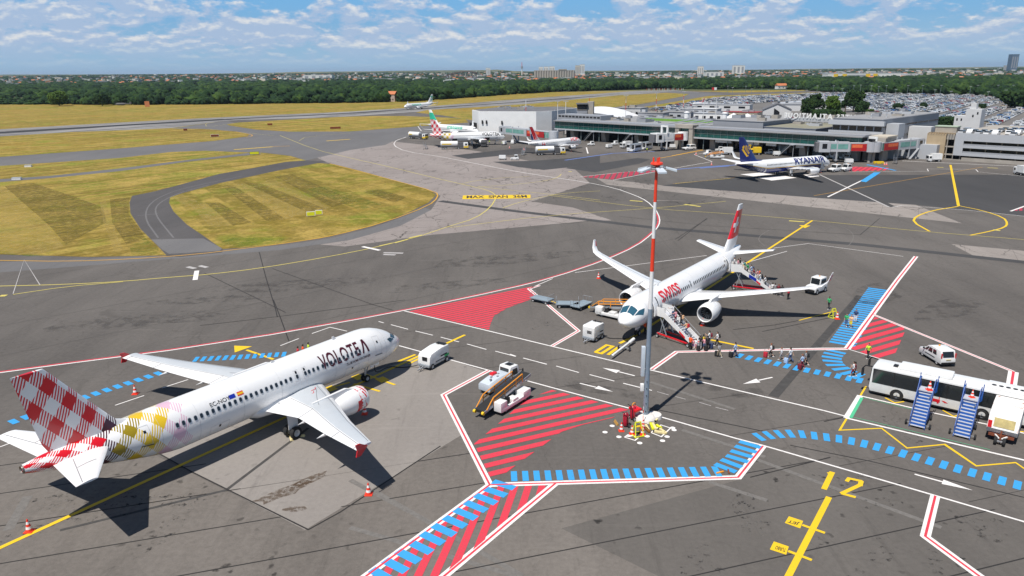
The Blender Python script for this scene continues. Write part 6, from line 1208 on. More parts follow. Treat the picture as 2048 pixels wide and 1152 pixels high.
for s_ in (-1, 1):
    Xc = .3; m = MB(); y = s_*(HW+.012); m.box((Xc-.42, y-.006, .75), (Xc+.42, y+.006, 1.05), M_RED); m.box((Xc-.36, y-.006, 1.05), (Xc-.3, y+.006, 1.38), M_RED); m.box((Xc+.3, y-.006, 1.05), (Xc+.36, y+.006, 1.38), M_RED); m.box((Xc-.36, y-.006, 1.34), (Xc+.36, y+.006, 1.42), M_RED); m.box((Xc-.34, y-.006, .62), (Xc-.18, y+.006, .75), M_RED); m.box((Xc+.18, y-.006, .62), (Xc+.34, y+.006, .75), M_RED); m.prism([(Xc-1.1, .85), (Xc-.8, 1.0), (Xc-.55, 1.0), (Xc-.8, .82)], y-.006, y+.006, M_RED); m.prism([(Xc+.6, 1.1), (Xc+.85, 1.25), (Xc+1.15, 1.2), (Xc+.85, 1.07)], y-.006, y+.006, M_RED); m.build('bus_pictogram', o)
bx(o, 'skirt', (F1, -HW-.01, .28), (F0-.2, HW+.01, .4), M_BLK, 0); bx(o, 'roof_vent', (F0-2.2, -.3, 3.0), (F0-1.8, .3, 3.12), M_BLK, 0)
# panel van
def van(o, L_=4.1):
    px_(o, 'body', [(-L_/2, .35), (L_/2-.05, .32), (L_/2, .7), (L_/2-.15, .95), (L_/2-.95, 1.12), (L_/2-1.55, 1.68), (L_/2-2.1, 1.82), (-L_/2+.35, 1.8), (-L_/2+.05, 1.05)], -.84, .84, M_PW, .09)
    for s_ in (-1, 1):
        y = s_*.845
        for q in (((.55, 1.08), (1.0, 1.08), (.42, 1.56), (.18, 1.56)), ((-.35, 1.08), (.4, 1.08), (.1, 1.58), (-.35, 1.58)), ((-1.15, 1.1), (-.5, 1.1), (-.5, 1.6), (-1.05, 1.6))): px_(o, 'side_window', list(q), y-.012, y+.012, M_VGL, 0)
        bx(o, 'door_strip', (-.9, y-.015, .68), (.9, y+.015, .76), M_BLK, 0); bx(o, 'tail_lamp', (-L_/2+.02, s_*.78-.05, 1.0), (-L_/2+.14, s_*.78+.05, 1.55), M_RED, 0); bx(o, 'headlight', (L_/2-.22, s_*.6-.15, .78), (L_/2-.03, s_*.6+.15, .93), M_ALU, 0); bx(o, 'mirror', (.95, s_*.95-.08, 1.1), (1.08, s_*.95+.08, 1.25), M_BLK, 0)
    px_(o, 'windscreen', [(L_/2-.98, 1.14), (L_/2-.93, 1.16), (L_/2-1.52, 1.7), (L_/2-1.58, 1.68)], -.7, .7, M_VGL, 0); px_(o, 'rear_window', [(-L_/2+.03, 1.12), (-L_/2+.08, 1.1), (-L_/2+.33, 1.68), (-L_/2+.27, 1.7)], -.62, .62, M_VGL, 0); bx(o, 'bumper', (-L_/2-.06, -.78, .36), (-L_/2+.02, .78, .55), M_BLK, 0); bx(o, 'number_plate', (-L_/2-.02, -.26, .8), (-L_/2+.03, .26, .9), M_CREAM, 0); m = MB(); m.tube((-.2, 0, 1.8), (-.2, 0, 1.95), .1, M_ORG); m.build('beacon', o)
    wheels(o, (-1.3, 1.32), .74, .31, .19)
o = veh('small_van', 'small white windowed van driving beside the long red and white line', 'van', (1842.5, 711), (1875, 731), .78); van(o)
# tow tractor at the wing tip
def tractor(o, L_=4.6, W_=1.15):
    px_(o, 'body', [(-L_/2, .4), (L_/2, .4), (L_/2, 1.0), (L_/2-1.0, 1.2), (-L_/2, 1.25)], -W_, W_, M_PW, .07); px_(o, 'cab', [(-L_/2+.3, 1.2), (.5, 1.15), (.3, 2.3), (-L_/2+.45, 2.35)], -W_+.1, W_-.1, M_PW, .08); bx(o, 'side_window', (-L_/2+.6, -W_+.08, 1.5), (.15, W_-.08, 2.15), M_VGL, 0, taper=(.08, 0)); px_(o, 'windscreen', [(.5, 1.35), (.52, 1.35), (.36, 2.2), (.33, 2.2)], -W_+.25, W_-.25, M_VGL, 0); bx(o, 'rear_window', (-L_/2+.33, -W_+.3, 1.5), (-L_/2+.42, W_-.3, 2.15), M_VGL, 0)
    wheels(o, (-1.5, 1.5), W_-.08, .45, .32); bx(o, 'bumper', (L_/2, -W_*.9, .45), (L_/2+.12, W_*.9, .8), M_BLK, 0); m = MB(); m.tube((-1, 0, 2.35), (-1, 0, 2.5), .1, M_ORG); m.build('beacon', o)
o = veh('tow_tractor', 'white aircraft tow tractor at the wing tip of the SWISS airliner', 'tow tractor', (1630, 591), (1652, 583), .8); tractor(o); o.scale = (.74, .74, .98)
# rusty trailer
o = veh('equipment_trailer', 'white box trailer with rust blotches and a yellowed window, right of the blue stairs', 'trailer', (1976, 893), (1996, 842), .0); o.location = g(2006, 868); w_ = 1.15
px_(o, 'body', [(-2.4, .75), (1.9, .75), (2.3, 1.3), (1.7, 2.3), (-.6, 2.75), (-2.4, 2.75)], -w_, w_, M_RUSTW, .04); bx(o, 'roof_rail', (-2.45, -w_-.03, 2.72), (-2.2, w_+.03, 2.95), M_RUST, .02); px_(o, 'yellowed_window', [(2.2, 1.5), (2.24, 1.48), (1.85, 2.14), (1.82, 2.16)], -.7, .85, mat('yellowed_glass', (.40, .32, .12), .4, var=.3, vs=3), 0); bx(o, 'red_sign', (2.27, -1.1, 1.35), (2.33, -.8, 2.0), M_SWR, 0, ry=-.0); bx(o, 'chassis', (-2.3, -.95, .5), (2.1, .95, .75), M_RUST, 0)
wheels(o, (-1.5,), 1.0, .4, .25)
for s_ in (-.32, .32): m = MB(); wheel(m, (2.6, s_, .36), .36, .24); m.build('wheel', o, smooth=50)
m = MB(); m.bar((2.6, -.4, .36), (2.6, .4, .36), .12, .12, M_STEEL); m.bar((2.6, 0, .5), (2.5, 0, 1.3), .12, .12, M_RUST); m.bar((2.0, -.5, .7), (2.6, -.1, .6), .1, .1, M_PW); m.bar((2.0, .5, .7), (2.6, .1, .6), .1, .1, M_PW); m.build('steering_fork', o)
# cones
def cone(loc, label, s_=1.0, group=None):
    o = empty('traffic_cone', loc, 0, label, 'cone', group); m = MB(); m.box((-.22*s_, -.22*s_, 0), (.22*s_, .22*s_, .05*s_), M_CONE); m.build('base', o, bevel=.01); m = MB(); R0 = .15
    for k in range(5): a, b = k/5, (k+1)/5; m.tube((0, 0, (.05+.7*a)*s_), (0, 0, (.05+.7*b)*s_), (R0*(1-a)+.03)*s_, M_WHT if k % 2 else M_CONE, r1=(R0*(1-b)+.03)*s_, n=14, cap=k == 4)
    m.build('striped_body', o, smooth=50); return o
for p, lb in (((59, 1063), 'red and white cone on the yellow line behind the checked tail'), ((271, 788), 'red and white cone beneath the far wing of the VOLOTEA airliner'), ((729.5, 828), 'red and white cone under the checked engine'), ((737.5, 989), 'red and white cone just outside the near red wing tip'), ((1197, 557), 'red and white cone beneath the right wing tip of the SWISS airliner'), ((1405, 651), 'red and white cone before the left engine of the SWISS airliner'), ((1674, 638), 'red and white cone beside the bright yellow frame')): cone(g(*p), lb, 1.35)
for p, lb in (((1242.6, 862), 'leftmost cone at the foot of the tall mast'), ((1264, 868), 'middle cone at the foot of the tall mast, beside the yellow trestle'), ((1285, 869), 'rightmost front cone at the foot of the tall mast'), ((1286, 856), 'cone behind the rightmost front cone by the tall mast')): cone(g(*p), lb, 1.15)
cone(locA(BL1, (.55, .2, 2.9)), 'cone standing on top of the left blue stairs', 1.2); cone(locA(BL2, (.35, 0, 2.9)), 'cone standing on top of the right blue stairs', 1.0)
# yellow frames and chocks
def trestle(loc, rz, label, s_=1.0, name='safety_trestle'):
    o = empty(name, loc, rz, label, 'stand'); m = MB()
    for x in (-.35, .35): m.bar((x*1.2, -.45, .03), (x*.7, 0, 1.1*s_), .07, .07, M_YEL); m.bar((x*1.2, .45, .03), (x*.7, 0, 1.1*s_), .07, .07, M_YEL); m.bar((x*1.2, -.45, .05), (x*1.2, .45, .05), .07, .07, M_YEL)
    m.bar((-.3, 0, 1.1*s_), (.3, 0, 1.1*s_), .09, .09, M_YEL); m.bar((-.4, -.43, .1), (.4, -.43, .1), .07, .07, M_YEL); m.bar((-.4, .43, .1), (.4, .43, .1), .07, .07, M_YEL); m.build('frame', o); bx(o, 'plate', (-.22, -.16, .75*s_), (.22, .16, .8*s_), M_YW, 0); return o
trestle(g(1666, 635), .4, 'bright yellow open frame standing at the wing tip safety line', 1.1); trestle(g(1275, 871), .3, 'bright yellow folding trestle at the foot of the tall mast', 1.2)
def wedge(loc, rz, label, mt=M_YW, L_=.9):
    o = empty('wheel_chock', loc, rz, label, 'chock', 'wheel chocks'); m = MB(); m.prism([(-.14, 0), (.14, 0), (.03, .2), (-.03, .2)], -L_/2, L_/2, mt); m.build('wedge', o); m = MB(); m.tube((0, L_/2-.02, .1), (0, L_/2+.12, .1), .03, M_RUB); m.build('handle', o); return o
for p, rz, lb in (((583, 878), .4, 'yellow chock before the near main wheels of the VOLOTEA airliner'), ((600, 873), 1.6, 'yellow chock lying just right of the near main wheels'), ((1233, 847), .2, 'brown and white chock left of the red trolleys')): wedge(g(*p), rz, lb, M_CREAM if p[0] < 1000 else mat('ochre', (.4, .22, .05), .7))
for i, (x, y, dx, dy, mt, lb) in enumerate(((1180, 600, 70, -70, M_CREAM, 'pale timber chock behind the heap of timber'), (950, 740, 50, 90, M_CREAM, 'thin timber bar left in the timber heap'), (1060, 700, 45, 110, M_YEL, 'yellow bar leaning left in the heap'), (1110, 700, 60, 110, M_CREAM, 'pale bar leaning in the middle of the heap'), (1220, 740, 60, 40, M_YEL, 'yellow block in the timber heap'), (1300, 830, 110, 80, M_CREAM, 'long pale timber bar reaching right from the heap'), (1200, 870, 180, 30, M_CREAM, 'flat pale plank at the front of the heap'), (970, 820, 30, 30, mat('dark_ochre', (.22, .10, .02), .7), 'brown block at the mast foot'))):
    p = g(*zp('X', (x, y))[0]); q = g(*zp('X', (x+dx, y+dy))[0]); d_ = q-p; o = empty('timber_block', p, math.atan2(d_.y, d_.x), lb, 'timber'); bx(o, 'bar', (-.35, -.11, 0), (max(.5, d_.length), .11, .2), mt, .015); bx(o, 'end_band', (-.36, -.115, .05), (-.25, .115, .205), M_BLK, 0)
# fire extinguisher trolleys
def trolley(loc, rz, label, reel):
    o = empty('fire_extinguisher', loc, rz, label, 'extinguisher'); m = MB(); m.lathe([(0, .02), (.02, .22), (.2, .27), (1.1, .27), (1.28, .15), (1.32, .05)], M_EXTR, (0, 0, .12), 'z', 18); m.build('cylinder', o, smooth=50); m = MB(); m.path([(-.2, 0, .2), (-.28, 0, 1.3), (-.45, 0, 1.6), (-.45, .25, 1.6)], .03, M_BLK); m.path([(-.2, -.2, .2), (-.28, -.2, 1.3), (-.45, -.2, 1.6), (-.45, .25, 1.6)], .03, M_BLK); m.build('handle', o)
    for s_ in (-.36, .36): m = MB(); wheel(m, (-.1, s_, .2), .2, .1); m.build('wheel', o, smooth=50)
    m = MB(); m.lathe([(-.05, .18), (0, .24), (.05, .18)], M_ORG if reel else M_BLK, (.1, 0, 1.5 if reel else 1.2), 'y', 16); m.build('hose', o)
    if reel: bx(o, 'hose_tray', (-.1, -.5, .9), (.7, .5, 1.15), M_SWR, .05)
trolley(g(1251, 853), 1.1, 'dark red wheeled fire extinguisher behind the leftmost cone', False); trolley(g(1265, 839), .6, 'red wheeled fire extinguisher with an orange hose coil left of the mast', True)
# the tall mast
mo = empty('light_mast', (12.43, 63.39, 0), R(40), 'tall grey mast with red and white top bands and a ring of floodlights', 'mast'); HM = 24.0; rr = lambda z: .255-.135*z/HM
M_GALV = mat('galvanised_steel', (.27, .34, .42), .45, .35, .12, vs=1.2); M_MRED = mat('mast_red', (.80, .055, .02), .4, var=.05); M_MCONC = mat('pale_painted_concrete', (.70, .66, .62), .85, var=.1)
for k, (z0, z1, mt) in enumerate(((0, 10.9, M_GALV), (10.9, 14.4, M_WHT), (14.4, 17.4, M_MRED), (17.4, 20.6, M_WHT), (20.6, HM, M_MRED))):
    m = MB(); m.tube((0, 0, z0), (0, 0, z1), rr(z0), mt, r1=rr(z1), n=20, cap=False); m.build('mast_section', mo, smooth=60)
m = MB(); m.lathe([(0, 1.05), (.25, 1.0), (.5, .7), (.55, .02)], M_MCONC, (0, 0, 0), 'z', 20); m.build('concrete_foot', mo, smooth=60); m = MB(); m.lathe([(0, .7), (.35, .65), (.4, .02)], M_MCONC, (.9, -.35, 0), 'z', 16); m.build('concrete_foot', mo, smooth=60)
bx(mo, 'control_box', (-.6, -.16, 2.9), (-.28, .16, 3.6), M_WHT, .03, rz=R(-40), c=(0, 0, 3)); bx(mo, 'tall_cabinet', (-.62, -.2, 4.4), (-.28, .2, 7.3), M_SILV, .04, rz=R(-40), c=(0, 0, 5))
for z in (.9, 1.7, 2.5, 3.2, 3.9): m = MB(); a = R(-140); m.tube((math.cos(a)*rr(z)*.95, math.sin(a)*rr(z)*.95, z), (math.cos(a)*(rr(z)+.06), math.sin(a)*(rr(z)+.06), z), .05, M_DK, n=6); m.build('bolt', mo)
m = MB(); m.lathe([(0, .2), (.05, .6), (.12, .6), (.17, .2)], M_STEEL, (0, 0, HM-.6), 'z', 20); m.build('ring_platform', mo); m = MB(); m.lathe([(0, .3), (.15, .55), (.3, .5), (.34, .05)], M_MRED, (0, 0, HM-.3), 'z', 16); m.build('head', mo, smooth=50)
for k in range(3): m = MB(); m.tube((math.cos(k*2)*.3, math.sin(k*2)*.3, HM), (math.cos(k*2)*.3, math.sin(k*2)*.3, HM+.4), .07, M_MRED, n=8); m.build('obstruction_light', mo)
for k in range(5):
    t = R(72*k+20); c_, s_ = math.cos(t), math.sin(t); m = MB(); m.bar((c_*.5, s_*.5, HM-.45), (c_*1.0, s_*1.0, HM-.42), .09, .09, M_STEEL); ob = m.build('floodlight_arm', mo)
    m = MB(); u_ = Vector((c_, s_, 0)); v_ = Vector((-s_, c_, 0)); ctr = u_*1.25+Vector((0, 0, HM-.65)); fr = (u_*.46-Vector((0, 0, .12))); sd_ = v_*.38; tk = Vector((.0, 0, .16))
    P_ = [ctr-fr-sd_*.8, ctr+fr-sd_, ctr+fr+sd_, ctr-fr+sd_*.8]; m.add(P_+[p+tk for p in P_], [(0, 1, 2, 3), (7, 6, 5, 4), (0, 4, 5, 1), (1, 5, 6, 2), (2, 6, 7, 3), (3, 7, 4, 0)], M_SILV); m.build('floodlight', mo, bevel=.02)
o = empty('marker_pole', g(1285.5, 849), 0, 'thin red and white striped pole beside the mast foot', 'pole')
for k in range(6): m = MB(); m.tube((0, 0, k*.3), (0, 0, k*.3+.3), .03, M_WHT if k % 2 else M_CONE, n=8); m.build('pole_section', o)
o = empty('short_bar', g(1440, 946), .4, 'short orange bar lying on the blue walkway corner', 'bar'); bx(o, 'bar', (-.35, -.07, 0), (.35, .07, .12), M_ORG, .02); o = empty('short_bar', g(1457, 944), 1.4, 'short dark red bar lying on the blue walkway corner', 'bar'); bx(o, 'bar', (-.3, -.07, 0), (.3, .07, .12), M_RUST, .02)
# ---- middle distance: apron vehicles
def tug(o):
    px_(o, 'body', [(-1.5, .35), (1.5, .35), (1.5, .85), (.4, 1.0), (-1.5, 1.05)], -.75, .75, M_PW, 0); bx(o, 'cab', (-1.3, -.7, 1.0), (.2, .7, 1.95), M_PW, 0, taper=(.12, .06)); bx(o, 'cab_window', (-1.1, -.72, 1.2), (.05, .72, 1.75), M_VGL, 0); wheels(o, (-.95, .95), .66, .34, .22)
def cart(o):
    bx(o, 'cabinet', (-1.3, -.75, .5), (1.3, .75, 1.7), M_PW, 0, taper=(.1, .06)); bx(o, 'chassis', (-1.5, -.7, .35), (1.4, .7, .5), M_CHS, 0); wheels(o, (-.9, .9), .7, .3, .18)
def fuel(o, rear_yellow=False):
    m = MB(); m.lathe([(-5.2, .9), (-5.1, 1.15), (2.0, 1.15), (2.1, .9)], M_PW, (0, 0, 2.25), 'x', 20, cap=True); m.build('tank', o, smooth=40); 
    for s_ in (-1, 1): bx(o, 'yellow_stripe', (-4.6, s_*1.16-.01, 2.0), (-.6 if not rear_yellow else -2.4, s_*1.16+.01, 2.45), M_YW, 0)
    if rear_yellow: bx(o, 'rear_band', (-5.3, -.9, 1.5), (-4.6, .9, 3.1), M_YW, 0)
    bx(o, 'chassis', (-5.2, -.9, .7), (5.4, .9, 1.1), M_CHS, 0); bx(o, 'pump_bay', (2.2, -1.15, .9), (4.3, 1.15, 2.7), M_CHS, 0); bx(o, 'cab', (4.5, -1.2, .7), (6.4, 1.2, 2.7), M_PW, .06); bx(o, 'cab_front', (6.3, -1.21, .6), (6.55, 1.21, 1.6), M_YW, .04); bx(o, 'windscreen', (6.38, -1.1, 1.7), (6.46, 1.1, 2.5), M_VGL, 0); bx(o, 'cab_window', (5.2, -1.22, 1.6), (6.0, 1.22, 2.4), M_VGL, 0); bx(o, 'fender', (4.6, -1.22, .6), (6.3, 1.22, 1.3), M_YW, 0); wheels(o, (-4.2, -3.0, 2.4, 5.5), 1.0, .48, .3)
def truck(o, mt=None, ln_=5):
    bx(o, 'cargo_box', (-ln_/2, -1.15, .9), (ln_*.2, 1.15, 2.9), mt or M_PW, 0); bx(o, 'cab', (ln_*.22, -1.1, .5), (ln_/2, 1.1, 2.3), mt or M_PW, .05); bx(o, 'windscreen', (ln_/2-.02, -1, 1.3), (ln_/2+.04, 1, 2.1), M_VGL, 0); bx(o, 'cab_window', (ln_*.28, -1.12, 1.3), (ln_*.44, 1.12, 2.0), M_VGL, 0); wheels(o, (-ln_*.3, ln_*.32), .95, .45, .28); bx(o, 'chassis', (-ln_/2, -.9, .55), (ln_/2-.1, .9, .9), M_CHS, 0)
def loader(o):
    bx(o, 'body', (-3.2, -1.4, .5), (3.4, 1.4, 1.1), M_PW, 0); bx(o, 'cab', (2.2, -1.4, 1.0), (3.5, .1, 3.3), M_PW, 0); bx(o, 'cab_window', (2.4, -1.43, 1.9), (3.53, .0, 3.0), M_VGL, 0)
    for s_ in (-1, 1): bx(o, 'lift_side', (-3.2, s_*1.35-.1, 1.1), (2.1, s_*1.35+.1, 3.0), M_PW, 0); bx(o, 'lift_opening', (-2.4, s_*1.46-.01, 1.7), (1.6, s_*1.46+.01, 2.6), M_VGL, 0)
    bx(o, 'lift_deck', (-3.4, -1.4, 2.9), (2.1, 1.4, 3.1), M_ALU, 0); wheels(o, (-2.2, 2.4), 1.2, .5, .3)
def steps(o):
    for s_ in (-.5, .5): m = MB(); m.bar((-1.6, s_, .3), (1.2, s_, 2.4), .06, .1, M_STEEL); m.bar((-1.6, s_, 1.2), (1.2, s_, 3.3), .04, .04, M_STEEL); m.bar((1.2, s_, .3), (1.2, s_, 3.3), .06, .06, M_STEEL); m.bar((-1.4, s_, .3), (1.4, s_, .3), .08, .08, M_STEEL); m.build('side_frame', o)
    for k in range(8): m = MB(); m.box((-1.6+k*.36, -.5, .3+k*.27), (-1.35+k*.36, .5, .34+k*.27), M_ALU); m.build('step', o)
    wheels(o, (-1.2, 1.2), .55, .2, .12)
def lift(o):
    belt(o, 1.2)
def carrier(o):
    tractor(o, 5.4, 1.25)
GRP = 'small white service vehicles on the terminal apron'
for fn, nm, cat, a, b, lb in (
    (lambda o: fuel(o, True), 'fuel_truck', 'fuel truck', (848, 279), (817, 277), 'fuel truck with a yellow rear, leftmost on the far apron'),
    (fuel, 'fuel_truck', 'fuel truck', (940, 298), (872, 299), 'fuel truck with a yellow stripe before the distant VOLOTEA airliner'),
    (fuel, 'fuel_truck', 'fuel truck', (1131, 309), (1065, 311), 'fuel truck with a yellow stripe before the regional jet with the red tail'),
    (steps, 'mobile_steps', 'steps', (850, 300), (860, 297), 'small grey steps at the rear of the fuel truck by the distant VOLOTEA airliner'), (steps, 'mobile_steps', 'steps', (1056, 309), (1046, 312), 'small grey steps behind the fuel truck of the regional jet'),
    (lambda o: truck(o, M_CHS), 'dark_truck', 'truck', (968, 298), (975, 289), 'dark truck at the open hold of the distant VOLOTEA airliner'),
    (cart, 'service_cart', 'cart', (1018, 288.5), (1006, 291), 'rounded white cart at the nose of the distant VOLOTEA airliner'), (tug, 'baggage_tug', 'tug', (1034, 287), (1026, 289), 'white tug right of the rounded cart near the distant VOLOTEA nose'),
    (cart, 'service_cart', 'cart', (998, 320), (1011, 320), 'white service cart left of a tug on the pink concrete edge'), (tug, 'baggage_tug', 'tug', (1024, 320.5), (1034, 320.5), 'white tug with a tall cab on the pink concrete edge'),
    (tug, 'baggage_tug', 'tug', (1176, 292), (1190, 291.5), 'white tug before the regional jet nose'), (cart, 'service_cart', 'cart', (1215, 297), (1226, 296), 'low white cart between the regional jet and the tall loaders'), (tug, 'baggage_tug', 'tug', (1226, 291), (1236, 290.5), 'white tug just behind the low white cart'),
    (loader, 'container_loader', 'loader', (1262, 305), (1282, 302), 'tall white container loader, left of two'), (loader, 'container_loader', 'loader', (1284, 301), (1304, 298), 'tall white container loader, right of two'), (truck, 'white_truck', 'truck', (1246, 297), (1262, 296), 'white truck left of the tall loaders'),
    (carrier, 'tow_tractor', 'tow tractor', (1371, 301), (1389, 300), 'low white tow tractor before the concrete portal'), (cart, 'service_cart', 'cart', (1340, 297), (1351, 297), 'white cart under the tall lift frame bridge'), (tug, 'baggage_tug', 'tug', (1411, 311), (1424, 310), 'white tug left of the harp tailed airliner'),
    (lift, 'belt_loader', 'belt loader', (1445, 317), (1423, 317), 'white belt loader with orange rails left of the blue tail fin'), (truck, 'white_truck', 'truck', (1446, 310), (1457, 310), 'white truck behind the belt loader left of the blue tail fin'), (tug, 'baggage_tug', 'tug', (1434, 303), (1443, 303), 'white tug behind the truck left of the blue tail fin'),
    (lambda o: truck(o, M_YW, 4), 'yellow_truck', 'truck', (1505, 310), (1517, 310), 'yellow and white truck right of the blue tail fin'), (tug, 'baggage_tug', 'tug', (1533, 309), (1543, 309), 'white tug left in the pair under the pier stair'), (cart, 'service_cart', 'cart', (1548, 312), (1560, 312), 'white cart right in the pair under the pier stair'),
    (lambda o: tractor(o, 4.4), 'tow_tractor', 'tow tractor', (1663, 345), (1682, 343), 'white tow tractor at the nose of the harp tailed airliner'), (lambda o: tractor(o, 4.0, 1.0), 'tow_tractor', 'tow tractor', (1688, 344), (1703, 342), 'smaller white tractor right of the nose tow tractor'),
    (tug, 'baggage_tug', 'tug', (1659, 317), (1668, 316.5), 'white tug left in the row under the right hand bridge'), (truck, 'white_truck', 'truck', (1672, 318), (1684, 317), 'white truck in the row under the right hand bridge'), (tug, 'baggage_tug', 'tug', (1686, 319), (1695, 318), 'white tug in the middle of the row under the right hand bridge'), (truck, 'white_truck', 'truck', (1700, 321), (1711, 320), 'white truck at the right of the row under the bridge'), (cart, 'service_cart', 'cart', (1692, 328), (1706, 328), 'long low white cart before the row under the bridge'),
    (lambda o: truck(o, M_PW, 4.4), 'white_truck', 'truck', (1862, 324), (1876, 324), 'white truck before the tan wall of the car park building'), (truck, 'white_truck', 'truck', (2028, 348), (2046, 352), 'white truck at the right edge of the apron')):
    o = veh(nm, lb, cat, a, b, .8, GRP if 'small white' not in lb and fn in (tug, cart) else None); fn(o)
steps(veh('mobile_steps', 'dark steps standing right of the concrete bridge node', 'steps', (1786, 333), (1800, 323), .5)); o = veh('equipment_pile', 'orange equipment rack at the foot of the bridge node', 'rack', (1748, 328), (1768, 328), .5); bx(o, 'rack', (-1.6, -.6, .1), (1.6, .6, .8), M_YW, 0); wheels(o, (-1, 1), .6, .2, .1)
for i, p in enumerate(((1048, 300), (1019, 296), (1423, 330), (1392, 309), (1641, 345), (1769, 330), (1773, 330), (1143, 303))): cone(g(*p), 'small cone far off on the terminal apron', 1.4, 'small cones far off on the terminal apron')
# ---- taxiway signs
def board(px, py, w_, h_, mt, label, mt2=None, txt=None):
    c_ = g(px, py); o = empty('taxiway_sign', c_, math.atan2(-c_.x, c_.y)*1, label, 'sign'); bx(o, 'panel', (-w_/2, -.12, .25), (w_/2, .12, .25+h_), mt, 0); bx(o, 'face', (-w_/2+.1, -.14, .33), (w_/2-.1, -.12, .17+h_), mt2 or mt, 0)
    for x in (-w_/2+.3, w_/2-.3): m = MB(); m.tube((x, 0, 0), (x, 0, .3), .04, M_STEEL); m.build('leg', o)
board(622, 434, 1.9, 1.0, M_WHT, 'yellow taxiway sign on the teardrop lawn, left of two', M_YEL); board(638, 431, 1.6, 1.0, M_WHT, 'yellow taxiway sign on the teardrop lawn, right of two', M_YEL)
board(509, 310, 3.6, 1.1, M_BLK, 'black and yellow sign where the thin path ends', M_YEL); board(430, 274.5, 4, 1.2, M_WHT, 'dark red sign on the grass between runway and taxiway', M_RUST); board(371, 262, 2, 1.1, M_RUST, 'small dark red sign by the runway edge'); board(540, 251, 3, 1.1, M_RUST, 'small dark red sign on the grass right of the runway exit'); board(671, 258.5, 6, 1.2, M_RUST, 'wide dark red sign on the far grass'); board(295, 214, 4.5, 5.5, mat('faded_orange', (.60, .22, .10), .8), 'square orange board on a post before the wood')
for px, py, sx, lb in ((57, 334, 2.2, 'white cabinet on the grass near the left edge'), (34, 359.5, 2.6, 'low white block by the thin path')): o = empty('white_cabinet', g(px, py), .2, lb, 'cabinet'); bx(o, 'body', (-sx/2, -.6, 0), (sx/2, .6, .7), M_WHT, 0); bx(o, 'lid', (-sx/2-.05, -.65, .7), (sx/2+.05, .65, .76), M_CLAL, 0)
# ============================================================ people
M_SKIN = mat('skin', (.55, .33, .23), .55, var=.05); M_SKIN2 = mat('dark_skin', (.20, .11, .07), .55, var=.05); M_HAIR = mat('dark_hair', (.02, .014, .01), .7, var=.2, vs=20); M_HAIR2 = mat('red_brown_hair', (.22, .07, .03), .7, var=.2, vs=20)
CLO = {}
def cloth(n, c): CLO[n] = mat('cloth_'+n, c, .85, var=.1, vs=8); return CLO[n]
for n, c in dict(white=(.72, .72, .72), black=(.018, .018, .02), navy=(.03, .05, .13), denim=(.07, .12, .25), pink=(.72, .32, .36), green=(.04, .38, .13), orange=(.85, .10, .02), red=(.55, .02, .04), maroon=(.20, .015, .03), grey=(.30, .30, .31), ltblue=(.42, .55, .75), khaki=(.38, .32, .22), yellow=(.75, .60, .05), peach=(.75, .45, .25), purple=(.25, .12, .28), teal=(.05, .30, .28), lime=(.55, .75, .05)).items(): cloth(n, c)
def remesh(shapes, vox, name, smooth_it=3, dec=None):
    m = MB()
    for sh in shapes:
        if sh[0] == 'c':                                   # tapered limb with round ends
            _, p, q, r0, r1 = sh; p = Vector(p); q = Vector(q); m.tube(p, q, r0, M_SKIN, r1=r1, n=12); sh2 = (('e', p, (r0,)*3), ('e', q, (r1,)*3))
        else: sh2 = (sh,)
        for _, c_, r in sh2:
            c_ = Vector(c_); prof = [(math.sin(t)*1.0, math.cos(t)) for t in [R(-90+180*i/8) for i in range(9)]]; rings = [[(c_.x+math.cos(a)*r[0]*max(.02, k), c_.y+math.sin(a)*r[1]*max(.02, k), c_.z+z*r[2]) for a in [2*math.pi*j/12 for j in range(12)]] for z, k in prof]; m.loft(rings, M_SKIN)
    o = m.build(name); md = o.modifiers.new('r', 'REMESH'); md.mode = 'VOXEL'; md.voxel_size = vox; sm = o.modifiers.new('s', 'SMOOTH'); sm.iterations = smooth_it; sm.factor = .5
    if dec: dc = o.modifiers.new('d', 'DECIMATE'); dc.ratio = dec
    dg = bpy.context.evaluated_depsgraph_get(); me = bpy.data.meshes.new_from_object(o.evaluated_get(dg)); bpy.data.objects.remove(o); me.name = name
    for p in me.polygons: p.use_smooth = True; p.material_index = 0
    me.materials.clear(); me.materials.append(M_SKIN); return me
